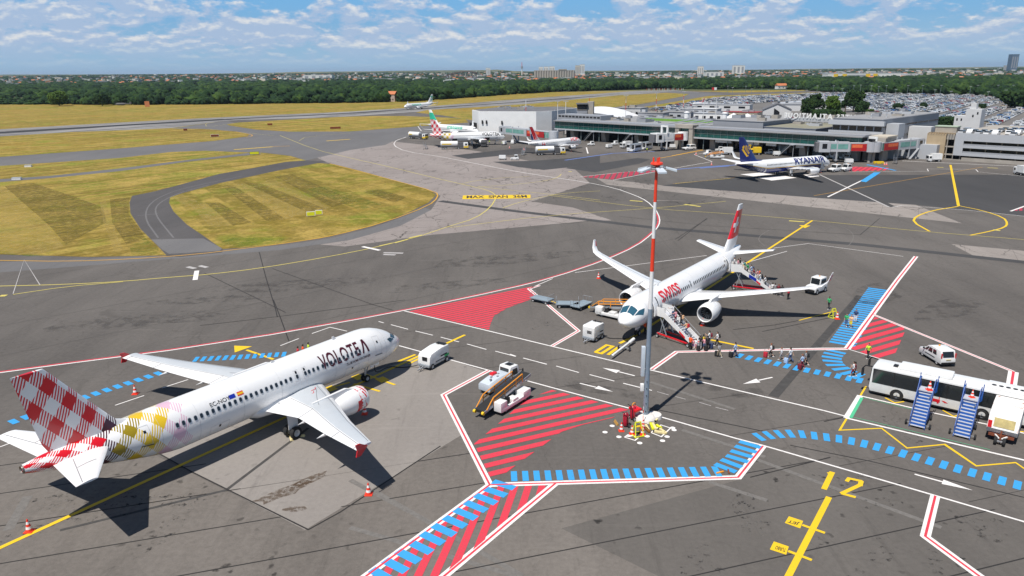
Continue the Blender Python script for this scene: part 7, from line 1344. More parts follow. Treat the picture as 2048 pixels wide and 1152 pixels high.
def figure(step=0.0, arms=(0, 0), bend=(.2, .2), lean=0.0, lift=0.0, short=False):
    """one body facing +x; step: half stride, arms: swing of each arm (radians, forward positive), bend: elbow bends, lift: raised right foot"""
    PZ = .93; body = []; tro = []; sh_ = []; shoe = []; V_ = Vector
    ch = V_((.02+lean*.35, 0, 1.28)); nk = V_((.03+lean*.5, 0, 1.46)); hd = V_((.05+lean*.6, 0, 1.635)); pel = V_((0, 0, PZ))
    body += [('e', pel, (.11, .155, .12)), ('c', (0, 0, 1.0), ch, .115, .13), ('e', ch, (.115, .165, .17)), ('c', ch+V_((0, 0, .12)), nk+V_((0, 0, .05)), .06, .05), ('e', hd, (.098, .078, .118)), ('e', hd+V_((.03, 0, -.06)), (.062, .052, .055)), ('e', hd+V_((.105, 0, -.012)), (.018, .013, .022)), ('e', hd+V_((0, .08, -.01)), (.014, .01, .026)), ('e', hd+V_((0, -.08, -.01)), (.014, .01, .026)), ('c', ch+V_((0, -.155, .13)), ch+V_((0, .155, .13)), .055, .055)]
    sh_ += [('e', pel+V_((0, 0, .04)), (.13, .172, .10)), ('c', (0, 0, 1.0), ch, .133, .148), ('e', ch, (.134, .182, .182)), ('c', ch+V_((0, -.16, .13)), ch+V_((0, .16, .13)), .068, .068)]
    tro += [('e', pel, (.128, .172, .12)), ('c', pel+V_((0, 0, .0)), pel+V_((0, 0, .12)), .128, .13)]
    for s_ in (-1, 1):
        st = step*s_; up_ = lift if s_ < 0 else 0; hip = V_((0, .088*s_, PZ-.04)); kn = V_((st*.5+up_*.9+.03, .092*s_, .50+up_*.6)); an = V_((st-(.10 if st < 0 else 0)+up_*.55, .092*s_, .085+up_+(.06 if st < 0 and not up_ else 0)))
        body += [('c', hip, kn, .082, .054), ('c', kn, an, .052, .035), ('c', an+V_((-.03, 0, -.04)), an+V_((.15, .01*s_, -.055)), .036, .026)]
        tro += [('c', hip, kn, .097, .072)]+([('c', kn, an+V_((0, 0, .04)), .07, .055)] if not short else [('c', hip, kn+(hip-kn)*.0, .1, .085)])
        shoe += [('c', an+V_((-.035, 0, -.035)), an+V_((.16, .01*s_, -.05)), .047, .036), ('c', an+V_((-.02, 0, -.03)), an+V_((-.0, 0, .02)), .046, .043)]
        a = arms[0 if s_ < 0 else 1]; b = bend[0 if s_ < 0 else 1]; so_ = ch+V_((0, .19*s_, .12)); el = so_+V_((math.sin(a)*.28, .05*s_, -math.cos(a)*.28)); wr = el+V_((math.sin(a+b)*.25, -.01*s_, -math.cos(a+b)*.25)); dr = (wr-el).normalized()
        body += [('c', so_, el, .048, .038), ('c', el, wr, .037, .026), ('c', wr, wr+dr*.09, .026, .032)]; sd_ = V_((1, 0, 0))-dr*dr.x; sd_.normalize(); pw = wr+dr*.10
        for k, (ln_, o_) in enumerate(((.062, -.028), (.075, -.009), (.07, .010), (.055, .028))):
            f0 = pw+sd_*o_; f1 = f0+dr*ln_*.55+V_((0, -s_*.01, 0)); f2 = f1+dr*ln_*.35+V_((0, -s_*.02, 0)); body += [('c', f0, f1, .0105, .0098), ('c', f1, f2, .0098, .009)]
        body += [('c', wr+dr*.04+sd_*.03, wr+dr*.085+sd_*.06, .0125, .0105)]
        sh_ += [('c', so_, so_+(el-so_)*.85, .066, .058)]
    hair = [('e', hd+V_((-.02, 0, .035)), (.104, .09, .108))]; cut = [('e', hd+V_((-.055, 0, -.02)), (.075, .082, .1))]
    parts = dict(body=remesh(body, .0125, 'body', 2, .5), shirt=remesh(sh_, .022, 'shirt'), trousers=remesh(tro, .022, 'trousers'), shoes=remesh(shoe, .02, 'shoes'), hair=remesh(hair+cut, .02, 'hair'))
    m = MB()
    for s_ in (-1, 1): m.lathe([(-.008, .002), (0, .009), (.008, .002)], M_BLK, (hd.x+.086, .03*s_, hd.z+.012), 'x', 8)
    m.box((hd.x+.083, -.02, hd.z-.062), (hd.x+.094, .02, hd.z-.055), M_MAR); e = m.build('face', link=False); parts['face'] = e.data; return parts
FIG = dict(stand=figure(.0, (.05, .1)), walk=figure(.24, (.45, -.4)), climb=figure(.10, (.3, .8), (.3, .9), .12, .17), pull=figure(.22, (-.55, .35), (.1, .3)), phone=figure(.04, (.2, .5), (1.2, 1.7)), shorts=figure(.24, (.4, -.35), short=True), shortstand=figure(.03, (.1, .6), (.3, 1.3), short=True))
def person(loc, face, pose, shirt, legs, label, hair=None, skin=None, s_=1.0, shoes='black', bag=None, group=None):
    """face: world direction (radians) looked towards"""
    o = empty('person', loc, face, label, 'person', group); o.scale = (s_, s_, s_)
    for k, mt in (('body', skin or M_SKIN), ('shirt', CLO[shirt]), ('trousers', CLO[legs]), ('shoes', CLO[shoes]), ('hair', hair or M_HAIR), ('face', None)):
        c_ = bpy.data.objects.new(k, FIG[pose][k]); COL.objects.link(c_); c_.parent = o
        if mt: c_.material_slots[0].link = 'OBJECT'; c_.material_slots[0].material = mt
    if bag: backpack(o, face, bag, s_)
    return o
def backpack(o, face, col, s_):
    loc = Vector(o.location)+Vector((-math.cos(face)*.2*s_, -math.sin(face)*.2*s_, 1.02*s_)); who = o['label'].split(' ', 1)
    b = empty('backpack', loc, face, (col+' backpack on '+o['label'])[:200], 'backpack', 'backpacks on the passengers'); b['label'] = ' '.join((col+' backpack of the '+o['label']).split()[:16])
    m = MB(); m.box((-.1, -.15, 0), (.06, .15, .46), CLO[col]); m.build('sack', b, bevel=.04, smooth=40); m = MB(); m.box((-.15, -.11, .04), (-.1, .11, .24), CLO[col]); m.build('pocket', b, bevel=.02, smooth=40); m = MB()
    for q in (-.1, .1): m.path([(.05, q, .02), (.22, q, .25), (.1, q, .44)], .014, CLO['black'], 5)
    m.build('straps', b)
def suitcase(loc, face, col, label):
    o = empty('suitcase', loc, face, label, 'suitcase'); m = MB(); m.box((-.13, -.21, .05), (.13, .21, .66), CLO[col]); m.build('shell', o, bevel=.03, smooth=40); m = MB(); m.path([(-.1, -.1, .64), (-.14, -.1, .98), (-.14, .1, .98), (-.1, .1, .64)], .013, M_STEEL); m.build('handle', o)
    for q in (-.15, .15): m = MB(); m.tube((-.08, q-.02, .035), (-.08, q+.02, .035), .035, M_BLK, n=8); m.build('wheel', o)
def toward(a, b): d_ = Vector(b)-Vector(a); return math.atan2(d_.y, d_.x)
PL = [  # feet pixel, looks towards pixel, pose, shirt, legs, hair, skin, scale, shoes, backpack, label
 ((1380, 699), (1400, 690), 'stand', 'orange', 'black', 0, 0, 1.0, 'black', None, 'staff member in orange waiting left of the foot of the front stairs'),
 ((1386, 698), (1400, 690), 'shortstand', 'pink', 'purple', 1, 0, .72, 'white', None, 'child in pink by the orange dressed staff member'), ((1391, 699.5), (1402, 690), 'shortstand', 'white', 'pink', 1, 0, .78, 'white', None, 'child in white top and pink shorts at the foot of the front stairs'),
 ((1400, 699), (1403, 690), 'phone', 'black', 'grey', 0, 0, 1.0, 'black', None, 'passenger in black bending over bags at the foot of the front stairs'), ((1406, 696), (1400, 688), 'stand', 'black', 'black', 0, 1, .98, 'black', 'yellow', 'passenger in black behind the foot of the front stairs'),
 ((1408, 700), (1400, 690), 'shortstand', 'pink', 'denim', 1, 0, .9, 'white', None, 'passenger in a pink top queueing at the front stairs'), ((1414, 700), (1400, 690), 'stand', 'black', 'black', 0, 0, 1.02, 'black', None, 'tall passenger all in black at the front stairs queue'),
 ((1418, 690), (1402, 688), 'phone', 'white', 'navy', 0, 0, 1.04, 'black', 'maroon', 'passenger with white sleeves last but one in the front stairs queue'), ((1434, 692), (1405, 690), 'walk', 'white', 'black', 0, 0, 1.03, 'white', 'black', 'passenger in white walking up to the front stairs queue'),
 ((1438, 715), (1405, 700), 'walk', 'grey', 'khaki', 0, 1, .98, 'white', None, 'passenger in pale checked clothes stepping over the white line'), ((1469.5, 714.5), (1420, 705), 'pull', 'ltblue', 'navy', 0, 0, 1.04, 'black', None, 'passenger in a pale blue shirt beside a black suitcase'),
 ((1541, 715), (1480, 705), 'shorts', 'white', 'black', 2, 0, .98, 'white', 'black', 'passenger in white top and black shorts beside a red suitcase'), ((1562, 720), (1500, 708), 'shorts', 'white', 'grey', 2, 0, .86, 'white', None, 'slim passenger in a white top and grey shorts, walking alone'),
 ((1579.5, 724.5), (1520, 712), 'pull', 'white', 'denim', 0, 0, 1.02, 'black', None, 'passenger in a white shirt pushing a grey suitcase'), ((1603, 737.5), (1540, 722), 'pull', 'ltblue', 'maroon', 2, 0, .98, 'white', None, 'passenger in pale blue with a dark red skirt and hat'), ((1610.5, 731), (1550, 716), 'shorts', 'grey', 'black', 2, 0, 1.0, 'white', 'black', 'passenger with reddish hair just behind the pale blue top'),
 ((1735, 716.5), (1700, 730), 'walk', 'lime', 'black', 0, 0, 1.02, 'white', None, 'worker in a green vest on the red hatching left of the bus'), ((1705.5, 753.5), (1660, 745), 'shorts', 'white', 'maroon', 0, 0, 1.0, 'white', None, 'passenger in white with dark red shorts near the bus front'), ((1708.5, 753), (1660, 745), 'phone', 'maroon', 'black', 0, 0, .96, 'white', None, 'passenger in dark red close behind the one in white'),
 ((1691.5, 653.5), (1650, 690), 'shortstand', 'green', 'denim', 0, 0, 1.02, 'white', None, 'person in green at the blue walkway edge'), ((1700.5, 655.5), (1680, 690), 'shortstand', 'peach', 'yellow', 1, 0, .98, 'white', None, 'person with a yellow skirt standing on the blue walkway'), ((1710, 645), (1690, 690), 'stand', 'navy', 'white', 0, 0, 1.04, 'black', None, 'person in a navy jacket on the blue walkway'),
 ((1657, 618), (1600, 640), 'walk', 'green', 'black', 0, 1, 1.02, 'white', None, 'worker in a green vest at the wing tip of the SWISS airliner'), ((1576, 599), (1540, 585), 'stand', 'red', 'black', 0, 0, 1.02, 'black', None, 'passenger in red at the tail of the rear stairs queue'), ((1563, 593), (1540, 580), 'stand', 'black', 'black', 0, 1, 1.0, 'white', None, 'passenger in dark green black second last in the rear queue'),
 ((1556, 591), (1540, 580), 'stand', 'maroon', 'black', 2, 0, .98, 'black', None, 'passenger in maroon behind the wing in the rear queue'), ((1549, 589.5), (1535, 580), 'phone', 'grey', 'black', 0, 0, 1.0, 'black', None, 'passenger in grey near the foot of the rear stairs'), ((1544, 588), (1530, 578), 'stand', 'white', 'black', 0, 0, .98, 'white', None, 'passenger in white at the foot of the rear stairs'),
 ((1290, 668), (1270, 664), 'phone', 'orange', 'black', 0, 0, 1.0, 'black', None, 'worker in orange at the nose wheel of the SWISS airliner'), ((952, 290), (970, 290), 'stand', 'lime', 'black', 0, 0, 1.0, 'black', None, 'worker in a yellow vest by the distant checked engine'), ((979, 288), (970, 290), 'stand', 'lime', 'navy', 0, 0, 1.0, 'black', None, 'worker in a yellow vest right of the dark truck'), ((1004.5, 291), (980, 290), 'stand', 'lime', 'navy', 0, 0, 1.0, 'black', None, 'worker in a yellow vest left of the rounded white cart'),
 ((1294, 304), (1280, 300), 'walk', 'lime', 'black', 0, 0, 1.0, 'black', None, 'worker in a yellow vest by the tall loaders')]
for feet, lk, pose, shirt, legs, hr, skn, sc, sho, bg_, lb in PL:
    p = g(*feet); person(p, toward(p, g(*lk)), pose, shirt, legs, lb, (M_HAIR, M_HAIR2, M_HAIR2)[hr], M_SKIN2 if skn else M_SKIN, sc, sho, bg_)
bpy.context.view_layer.update()
def on_stairs(ST, x, y, z_, **k):
    L_ = k.pop('L'); p = ST.matrix_world@Vector((x, y, 0)); n = 15; i = (x-1.6)/(L_-1.6)*n-.5; zz = z_*(1-(round(i)+1)/(n+1)) if x > 1.7 else z_; q = ST.matrix_world@Vector((x-1, y, 0)); person(Vector((p.x, p.y, max(0, zz))), toward(p, q), **k)
L1 = (g(1396, 695).xy-dA.xy).length; L2 = (g(1541, 583).xy-dB.xy).length
for f, y, pose, shirt, legs, sc, lb, bg_ in ((.33, .25, 'climb', 'white', 'denim', 1, 'passenger in white highest on the front stairs', None), (.46, -.2, 'climb', 'pink', 'maroon', .98, 'passenger in pink in the middle of the front stairs', None), (.54, .25, 'climb', 'black', 'black', 1.0, 'passenger in black just below the pink one on the front stairs', 'peach'), (.72, -.1, 'climb', 'peach', 'denim', 1.0, 'passenger in peach with a red bag low on the front stairs', 'red')):
    on_stairs(ST1, L1*f, y, 2.95, L=L1, pose=pose, shirt=shirt, legs=legs, label=lb, s_=sc, bag=bg_)
for f, y, pose, shirt, legs, sc, lb, bg_ in ((.06, .2, 'stand', 'white', 'black', 1, 'passenger in white on the rear stairs platform', None), (.16, -.3, 'stand', 'pink', 'black', .98, 'passenger in pink on the rear stairs platform', None), (.20, .3, 'stand', 'black', 'white', .98, 'passenger in black and white on the rear stairs platform', None), (.33, .2, 'climb', 'teal', 'khaki', 1.0, 'passenger in teal at the top of the rear stairs flight', None), (.41, -.3, 'climb', 'green', 'black', 1.0, 'passenger in dark green high on the rear stairs', None), (.50, .3, 'climb', 'ltblue', 'denim', 1.0, 'passenger in light blue mid way on the rear stairs', 'navy'), (.57, -.3, 'climb', 'maroon', 'denim', 1.0, 'passenger in maroon mid way on the rear stairs', None), (.66, .3, 'climb', 'pink', 'white', .95, 'passenger in pink low on the rear stairs', 'orange'), (.73, -.3, 'climb', 'white', 'ltblue', 1.0, 'passenger in white low on the rear stairs', 'black'), (.86, .2, 'climb', 'white', 'black', 1.0, 'passenger in white cap on the lowest steps of the rear stairs', 'black')):
    on_stairs(ST2, L2*f, y, 2.95, L=L2, pose=pose, shirt=shirt, legs=legs, label=lb, s_=sc, bag=bg_)
for x, y, col, lb in ((1461, 714.7, 'black', 'tall black suitcase of the passenger in the pale blue shirt'), (1530.5, 714.7, 'red', 'red suitcase on the blue walkway'), (1571.5, 727, 'ltblue', 'pale grey suitcase on the blue walkway'), (1411, 702, 'black', 'black suitcase at the foot of the front stairs'), (1422, 697, 'navy', 'navy bag right of the front stairs queue'), (1396, 702, 'black', 'small black folded pushchair bag at the front stairs'), (1433, 713, 'black', 'black suitcase of the passenger in pale checked clothes'), (1599, 739, 'maroon', 'dark red suitcase behind the pale blue top')):
    suitcase(g(x, y), .6, col, lb)
for x, y, lb, c_ in ((595, 697, 'worker in red half hidden behind the VOLOTEA fuselage', 'red'), (605, 693, 'worker in orange half hidden behind the VOLOTEA fuselage', 'orange'), (616, 689, 'worker in a yellow vest half hidden behind the VOLOTEA fuselage', 'lime')):
    p = g(x, y, 1.5); person((p.x, p.y, 0), .5, 'stand', c_, 'black', lb)
# ============================================================ woods, trees, far town, car parks
import numpy as np
def leafmat(name, a, b_, c_):
    m, t, b = principled(name); ob = t.obj(); n = t.noise(ob, .05, 3, .6); f = t.noise(ob, .9, 4, .75); f2 = t.noise(ob, .22, 3, .6)
    c = t.mix(t.ramp(n, .35, .65), a, b_); c = t.mix(t.ramp(f2, .5, .66), c, c_); c = t.mix(t.ramp(f, .35, .62, .55, 0), c, tuple(x*.35 for x in a))
    t.link(c, b.inputs['Base Color']); b.inputs['Roughness'].default_value = .9; b.inputs['Specular IOR Level'].default_value = .2
    bn = t.n.new('ShaderNodeBump'); bn.inputs['Strength'].default_value = .9; bn.inputs['Distance'].default_value = .8; t.link(f, bn.inputs['Height']); t.l.new(bn.outputs[0], b.inputs['Normal']); return m
M_WOOD = leafmat('woodland_foliage', (.011, .034, .011), (.028, .066, .016), (.045, .085, .018)); M_WOODD = leafmat('dark_woodland_foliage', (.007, .024, .010), (.016, .043, .013), (.025, .055, .014)); M_WOODL = leafmat('pale_woodland_foliage', (.025, .058, .013), (.048, .098, .018), (.07, .115, .022)); M_LEAF = leafmat('tree_foliage', (.016, .040, .012), (.035, .075, .018), (.05, .09, .02)); M_LEAFL = leafmat('light_foliage', (.05, .10, .015), (.09, .16, .02), (.12, .18, .03)); M_BARK = mat('bark', (.10, .075, .055), .9, var=.2)
nr = np.random.RandomState(5)
def ico(sub):
    bm = bmesh.new(); bmesh.ops.create_icosphere(bm, subdivisions=sub, radius=1); v = np.array([x.co[:] for x in bm.verts]); f = np.array([[q.index for q in y.verts] for y in bm.faces]); bm.free(); return v, f
def crowns(name, pos, rad, hgt, sub, mt, rough=.28):
    v0, f0 = ico(sub); n = len(pos); k = len(v0)
    allv = np.repeat(v0[None], n, 0); ph = nr.rand(n, 1)*30
    d = 1+rough*(np.sin(allv[:, :, 0]*4+ph)*np.cos(allv[:, :, 1]*5+ph*1.7)+.8*np.sin(allv[:, :, 2]*7+allv[:, :, 0]*5+ph*2.3))+rough*.5*(nr.rand(n, k)-.5)*2
    allv = allv*d[:, :, None]; allv[:, :, :2] *= rad[:, None, None]; allv[:, :, 2] = allv[:, :, 2]*hgt[:, None]*.5+hgt[:, None]*.52; allv[:, :, :2] += pos[:, None, :]
    V_ = allv.reshape(-1, 3); F_ = (f0[None]+np.arange(n)[:, None, None]*k).reshape(-1, 3)
    me = bpy.data.meshes.new(name); me.vertices.add(len(V_)); me.vertices.foreach_set('co', V_.ravel().astype(np.float32)); me.loops.add(F_.size); me.loops.foreach_set('vertex_index', F_.ravel().astype(np.int32)); me.polygons.add(len(F_)); me.polygons.foreach_set('loop_start', np.arange(0, F_.size, 3, dtype=np.int32)); me.update(calc_edges=True)
    for q in (mt, M_WOODD, M_WOODL): me.materials.append(q)
    ks_ = nr.choice(3, n, p=[.5, .33, .17]) if sub > 1 else np.zeros(n, int); me.polygons.foreach_set('material_index', np.repeat(ks_, len(f0)).astype(np.int32))
    o = bpy.data.objects.new(name, me); COL.objects.link(o); return o
# woodland between a near edge and a far edge, both read off the photo
EDGE = [(-400, 209), (0, 209), (240, 210), (430, 209), (560, 207), (700, 206), (830, 203), (930, 196), (1010, 190), (1110, 184), (1290, 178.5), (1430, 178.5), (1560, 177), (1650, 184), (1760, 188), (1960, 191), (2010, 199), (2048, 206), (2400, 225)]
FAR_ = [(-400, 172), (0, 172), (300, 171), (700, 170), (1000, 167), (1300, 164), (1600, 161), (2048, 156), (2400, 155)]
def interp(T_, x):
    for (x0, y0), (x1, y1) in zip(T_, T_[1:]):
        if x0 <= x <= x1: return y0+(y1-y0)*(x-x0)/(x1-x0)
    return T_[-1][1]
near_, mid_ = [], []
HOUSES = []
def inhole(px, py): return (765 < px < 800 and 196 < py < 212) or (1165 < px < 1270 and 172 < py < 180) or (1300 < px < 1330 and 170 < py < 176)
for k in range(14000):
    px = nr.uniform(-250, 2300); e0, e1 = interp(EDGE, px), interp(FAR_, px); a, b = g(px, e0), g(px, e1); t = nr.rand()**1.25
    la, lb = a.length, b.length; r_ = la+(lb-la)*t; p = a.normalized()*r_ if False else a+(b-a)*((r_-la)/max(1, lb-la))
    if t < .18: near_.append((p.x, p.y, px))
    else: mid_.append((p.x, p.y, px))
for k in range(1500):                                    # a closed front row
    px = nr.uniform(-250, 2300); a, b = g(px, interp(EDGE, px)), g(px, interp(EDGE, px)-3.5); p = a+(b-a)*nr.rand(); near_.append((p.x, p.y, px))
near_ = np.array([q[:2] for q in near_ if not (abs(q[2]-783) < 16 and nr.rand() < .8 and math.hypot(q[0], q[1]) < 1010)]); mid_ = np.array([q[:2] for q in mid_])
def hill(x, y):
    dd = math.hypot(x, y); t = min(1, max(0, (dd-2300)/5200)); t = t*t*(3-2*t); side = .5+.5*math.tanh((x+900)/1500); return t*(27-13*side*(x > 0))+(3*math.sin(x*.0016)*math.cos(y*.0011)+2*math.sin(x*.004+1))*t
fld = lambda P_: .75+.3*np.sin(P_[:, 0]*.021+1)*np.cos(P_[:, 1]*.017)+.18*np.sin(P_[:, 0]*.07+P_[:, 1]*.05)
ra = nr.uniform(2.2, 5.6, len(near_))*fld(near_)**.5*(1+.7*(nr.rand(len(near_)) < .08)); o = crowns('woodland_edge', near_, ra, np.minimum(12.5, ra*nr.uniform(1.5, 2.7, len(near_))*fld(near_)), 3, M_WOOD, .24); o['kind'] = 'stuff'
ra = nr.uniform(4, 9, len(mid_))*(1+.6*(nr.rand(len(mid_)) < .1)); o = crowns('woodland', mid_, ra, np.minimum(11.5, ra*nr.uniform(1.0, 2.0, len(mid_))*fld(mid_)**1.3), 2, M_WOOD, .3); o['kind'] = 'stuff'
# undulating country behind
xs = np.linspace(-16000, 16000, 161); ys = np.concatenate([np.linspace(1800, 8000, 40), np.linspace(8600, 25500, 16)]); V_ = [(x, y, hill(x, y)-.2-(3 if y < 1900 else 0)+(nr.rand()*7 if y > 7000 else 0)+((32 if x < 0 else 14)*math.exp(-((y-12000)/3000)**2)*(.7+.3*math.sin(x*.0007+2)) if y > 7000 else 0)) for y in ys for x in xs]; n = len(xs)
mh = MB(); mh.add(V_, [(j*n+i, j*n+i+1, (j+1)*n+i+1, (j+1)*n+i) for j in range(len(ys)-1) for i in range(n-1)], M_FIELD); o = mh.build('hills', smooth=180); o['kind'] = 'structure'
P_ = []
for k in range(15000):
    px = nr.uniform(-200, 2250); dd = nr.uniform(2200, 9500); u = (px-1024)/F; x, y = dd*u/math.hypot(1, u), dd/math.hypot(1, u); P_.append((x, y, hill(x, y)))
P_ = np.array(P_); ra = nr.uniform(7, 20, len(P_)); o = crowns('distant_trees', P_[:, :2], ra, nr.uniform(5, 11, len(P_)), 1, M_WOOD, .3); o['kind'] = 'stuff'
me = o.data; co_ = np.empty(len(me.vertices)*3, np.float32); me.vertices.foreach_get('co', co_); co_ = co_.reshape(-1, 3); co_[:, 2] += np.repeat(P_[:, 2], len(co_)//len(P_))-1; me.vertices.foreach_set('co', co_.ravel()); me.update()
# the far town
WL = [mat('render_white', (.72, .71, .68), .8, var=.05), mat('render_cream', (.58, .53, .44), .8, var=.05), mat('render_grey', (.42, .42, .42), .8, var=.05), mat('stone_pink', (.48, .38, .33), .8, var=.05)]
RF = [mat('slate', (.10, .105, .12), .7, var=.1), mat('terracotta', (.50, .17, .07), .8, var=.12), mat('metal_roof', (.55, .56, .58), .5, var=.05)]
def prop(w_, d_, h_, gable, wm, rm):
    m = MB(); m.box((-w_/2, -d_/2, 0), (w_/2, d_/2, h_), wm); a = m.build('walls', link=False).data; m = MB()
    if gable: m.prism([(-d_/2-.4, h_), (0, h_+d_*.3), (d_/2+.4, h_)], -w_/2-.3, w_/2+.3, rm, 'x')
    else: m.box((-w_/2-.2, -d_/2-.2, h_), (w_/2+.2, d_/2+.2, h_+.8), rm)
    return a, m.build('roof', link=False).data
KIND = []
for i in range(12):
    if i < 6: KIND.append(('house', 'house', prop(nr.uniform(10, 16), nr.uniform(8, 11), nr.uniform(4, 7), True, WL[i % 4], RF[1 if i % 3 == 0 else 0]), ('white', 'cream', 'grey', 'pinkish')[i % 4]+' walled house with '+('terracotta' if i % 3 == 0 else 'slate')+' gable roof in the far town', 'far town houses'))
    elif i < 9: KIND.append(('warehouse', 'warehouse', prop(nr.uniform(30, 60), nr.uniform(20, 30), nr.uniform(6, 9), False, WL[(0, 2, 0)[i-6]], RF[2]), ('white', 'grey', 'long white')[i-6]+' flat roofed warehouse in the far town', 'far town warehouses'))
    else: KIND.append(('apartment_block', 'apartment block', prop(nr.uniform(14, 30), nr.uniform(11, 13), nr.uniform(9, 17), False, WL[(0, 1, 2)[i-9]], RF[2]), ('white', 'cream', 'grey')[i-9]+' flat roofed apartment block in the far town', 'far town apartment blocks'))
cnt = 0; rest = MB(); nb = 0
for k in range(3300):
    px = nr.uniform(0, 2060); zone = .35+.65*(px > 800); dd = nr.uniform(2300, 5200) if nr.rand() < .75 else nr.uniform(2000, 8000)
    if px < 900 and nr.rand() > .62: continue
    if px < 900: dd = nr.uniform(3000, 6500)
    u = (px-1024)/F; x, y = dd*u/math.hypot(1, u), dd/math.hypot(1, u)
    if y < 1850: continue
    ki = nr.choice(12, p=[.142]*6+[.024]*3+[.025, .025, .026]); z = hill(x, y)-.5; rz = nr.rand()*3.14; ks = KIND[ki]
    if nb < 270 and dd < 4300 and nr.rand() < .5:
        o = empty(ks[0], (x, y, z), rz, ks[3], ks[1], ks[4]); nb += 1
        for q, me in zip(('walls', 'roof'), ks[2]): c_ = bpy.data.objects.new(q, me); COL.objects.link(c_); c_.parent = o
    else:
        ca, sa = math.cos(rz), math.sin(rz)
        for me in ks[2]: rest.add([(x+v.co.x*ca-v.co.y*sa, y+v.co.x*sa+v.co.y*ca, z+v.co.z) for v in me.vertices], [tuple(p.vertices) for p in me.polygons], me.materials[0])
me = bpy.data.meshes.new('distant_town'); me.from_pydata(rest.v, [], rest.f)
for mt in rest.mats: me.materials.append(mt)
me.polygons.foreach_set('material_index', rest.mi); o = bpy.data.objects.new('distant_town', me); COL.objects.link(o); o['kind'] = 'stuff'
def farpt(px, dd): u = (px-1024)/F/1.042; x, y = dd*u/math.hypot(1, u), dd/math.hypot(1, u); return Vector((x, y, hill(x, y)))
def zat(px, py, dd):                                      # height above sea level that shows at row py from dd metres away
    p = farpt(px, dd); lo, hi = -50, 500
    for _ in range(40):
        mid = (lo+hi)/2; q = Vector((p.x, p.y, mid-CH)); Y = q.y*math.cos(PITCH)-q.z*math.sin(PITCH); Z = q.y*math.sin(PITCH)+q.z*math.cos(PITCH); v = 576-math.sin(ROLL)*(q.x/Y*F)+math.cos(ROLL)*(-Z/Y*F)
        if v > py: lo = mid
        else: hi = mid
    return lo
def farbox(name, label, cat, px0, px1, dd, top, wm, rm, depth=14, win=(6, 5), rz=0.0):
    c_ = farpt((px0+px1)/2, dd); w_ = (px1-px0)*dd/F; h_ = zat((px0+px1)/2, top, dd)-c_.z; o = empty(name, c_-Vector((0, 0, 2)), rz, label, cat); m = MB(); m.box((-w_/2, -depth/2, 0), (w_/2, depth/2, h_+2), wm); m.build('walls', o); m = MB(); m.box((-w_/2-.4, -depth/2-.4, h_+2), (w_/2+.4, depth/2+.4, h_+3), rm); m.build('roof', o)
    for i in range(win[0]): m = MB(); x = -w_/2+w_*(i+.2)/win[0]; m.box((x, -depth/2-.15, h_*.25), (x+w_*.5/win[0], -depth/2+.05, h_*.9), M_CLAD); m.build('window_strip', o)
    return o, w_, h_
M_BT = mat('tower_glass', (.10, .15, .22), .3, var=.1); farbox('skyscraper', 'lone dark blue glass tower on the horizon at the right', 'tower', 2023, 2034, 4600, 109, M_BT, M_BT, 30, (3, 4)); farbox('tower_block', 'small pale block at the foot of the lone glass tower', 'apartment block', 2014, 2021, 4700, 131, WL[2], RF[2], 14, (2, 3))
for a, b, tp, lb in ((1082, 1090, 134, 'left pale tower block above the grain silos'), (1092, 1101, 133.5, 'middle pale tower block above the grain silos'), (1103, 1113, 133, 'right pale tower block above the grain silos'), (1155, 1163, 131, 'cream tower block right of the silos, left of the pair'), (1164, 1173, 129, 'white tower block right of the silos, right of the pair'), (976, 981, 136, 'slim white tower left of the steel bridge end'), (981.5, 985, 136.5, 'slim white tower beside its twin near the bridge'), (1400, 1410, 133, 'white block on the skyline right of centre'), (1470, 1492, 131, 'wide white block on the skyline right of centre')):
    farbox('tower_block', lb, 'apartment block', a, b, 4300, tp, WL[0] if 'cream' not in lb else WL[1], RF[2], 16, (3, 5))
c_ = farpt(1048, 4300); h_ = zat(1048, 124, 4300)-c_.z; o = empty('broadcast_tower', c_, 0, 'slim television mast on the skyline left of the silos', 'mast'); m = MB(); m.tube((0, 0, 0), (0, 0, h_*.6), 3, WL[0], r1=2.4); m.build('shaft', o); m = MB(); m.tube((0, 0, h_*.55), (0, 0, h_*.7), 5.5, M_STEEL); m.build('platform', o); m = MB(); m.tube((0, 0, h_*.7), (0, 0, h_), 1.8, M_RED, r1=1); m.build('antenna', o)
c_ = farpt(1113, 3000); w_ = 78*3000/F; h_ = zat(1113, 142, 3000)-c_.z; o = empty('grain_silos', c_, 0, 'long row of grey concrete grain silos before the far town', 'silo')
for i in range(16): m = MB(); x = -w_/2+w_*(i+.5)/16; m.tube((x, 0, -3), (x, 0, h_), w_/32*1.02, M_CONC, n=14); m.build('silo_cylinder', o, smooth=50)
m = MB(); m.box((-w_/2, -4, h_), (w_/2, 6, h_+3), M_CONC); m.box((w_*.1, -5, h_+3), (w_*.3, 6, h_+7), M_CONC); m.build('top_gallery', o)
o = empty('river_bridge', farpt(921, 3300), 0, 'arched approach of a tall river bridge, dark brown, left of the silos', 'bridge'); M_BR = mat('bridge_brown', (.16, .10, .09), .7, var=.1); br = [(885, 157), (900, 150.5), (915, 145.5), (930, 143), (945, 143), (957, 146)]; pts = [((px-921)*3300/F, 0, zat(px, py, 3300)-o.location.z) for px, py in br]
m = MB()
for a, b in zip(pts, pts[1:]): m.bar(a, b, 14, 3.5, M_BR)
m.build('deck', o)
for k in range(16): m = MB(); t = (k+.5)/16*5; i = int(t); f = t-i; p = Vector(pts[i])*(1-f)+Vector(pts[i+1])*f; m.box((p.x-1.6, -5, -3), (p.x+1.6, 5, p.z-1.5), M_BR if k % 2 else M_CONC); m.build('pier', o)
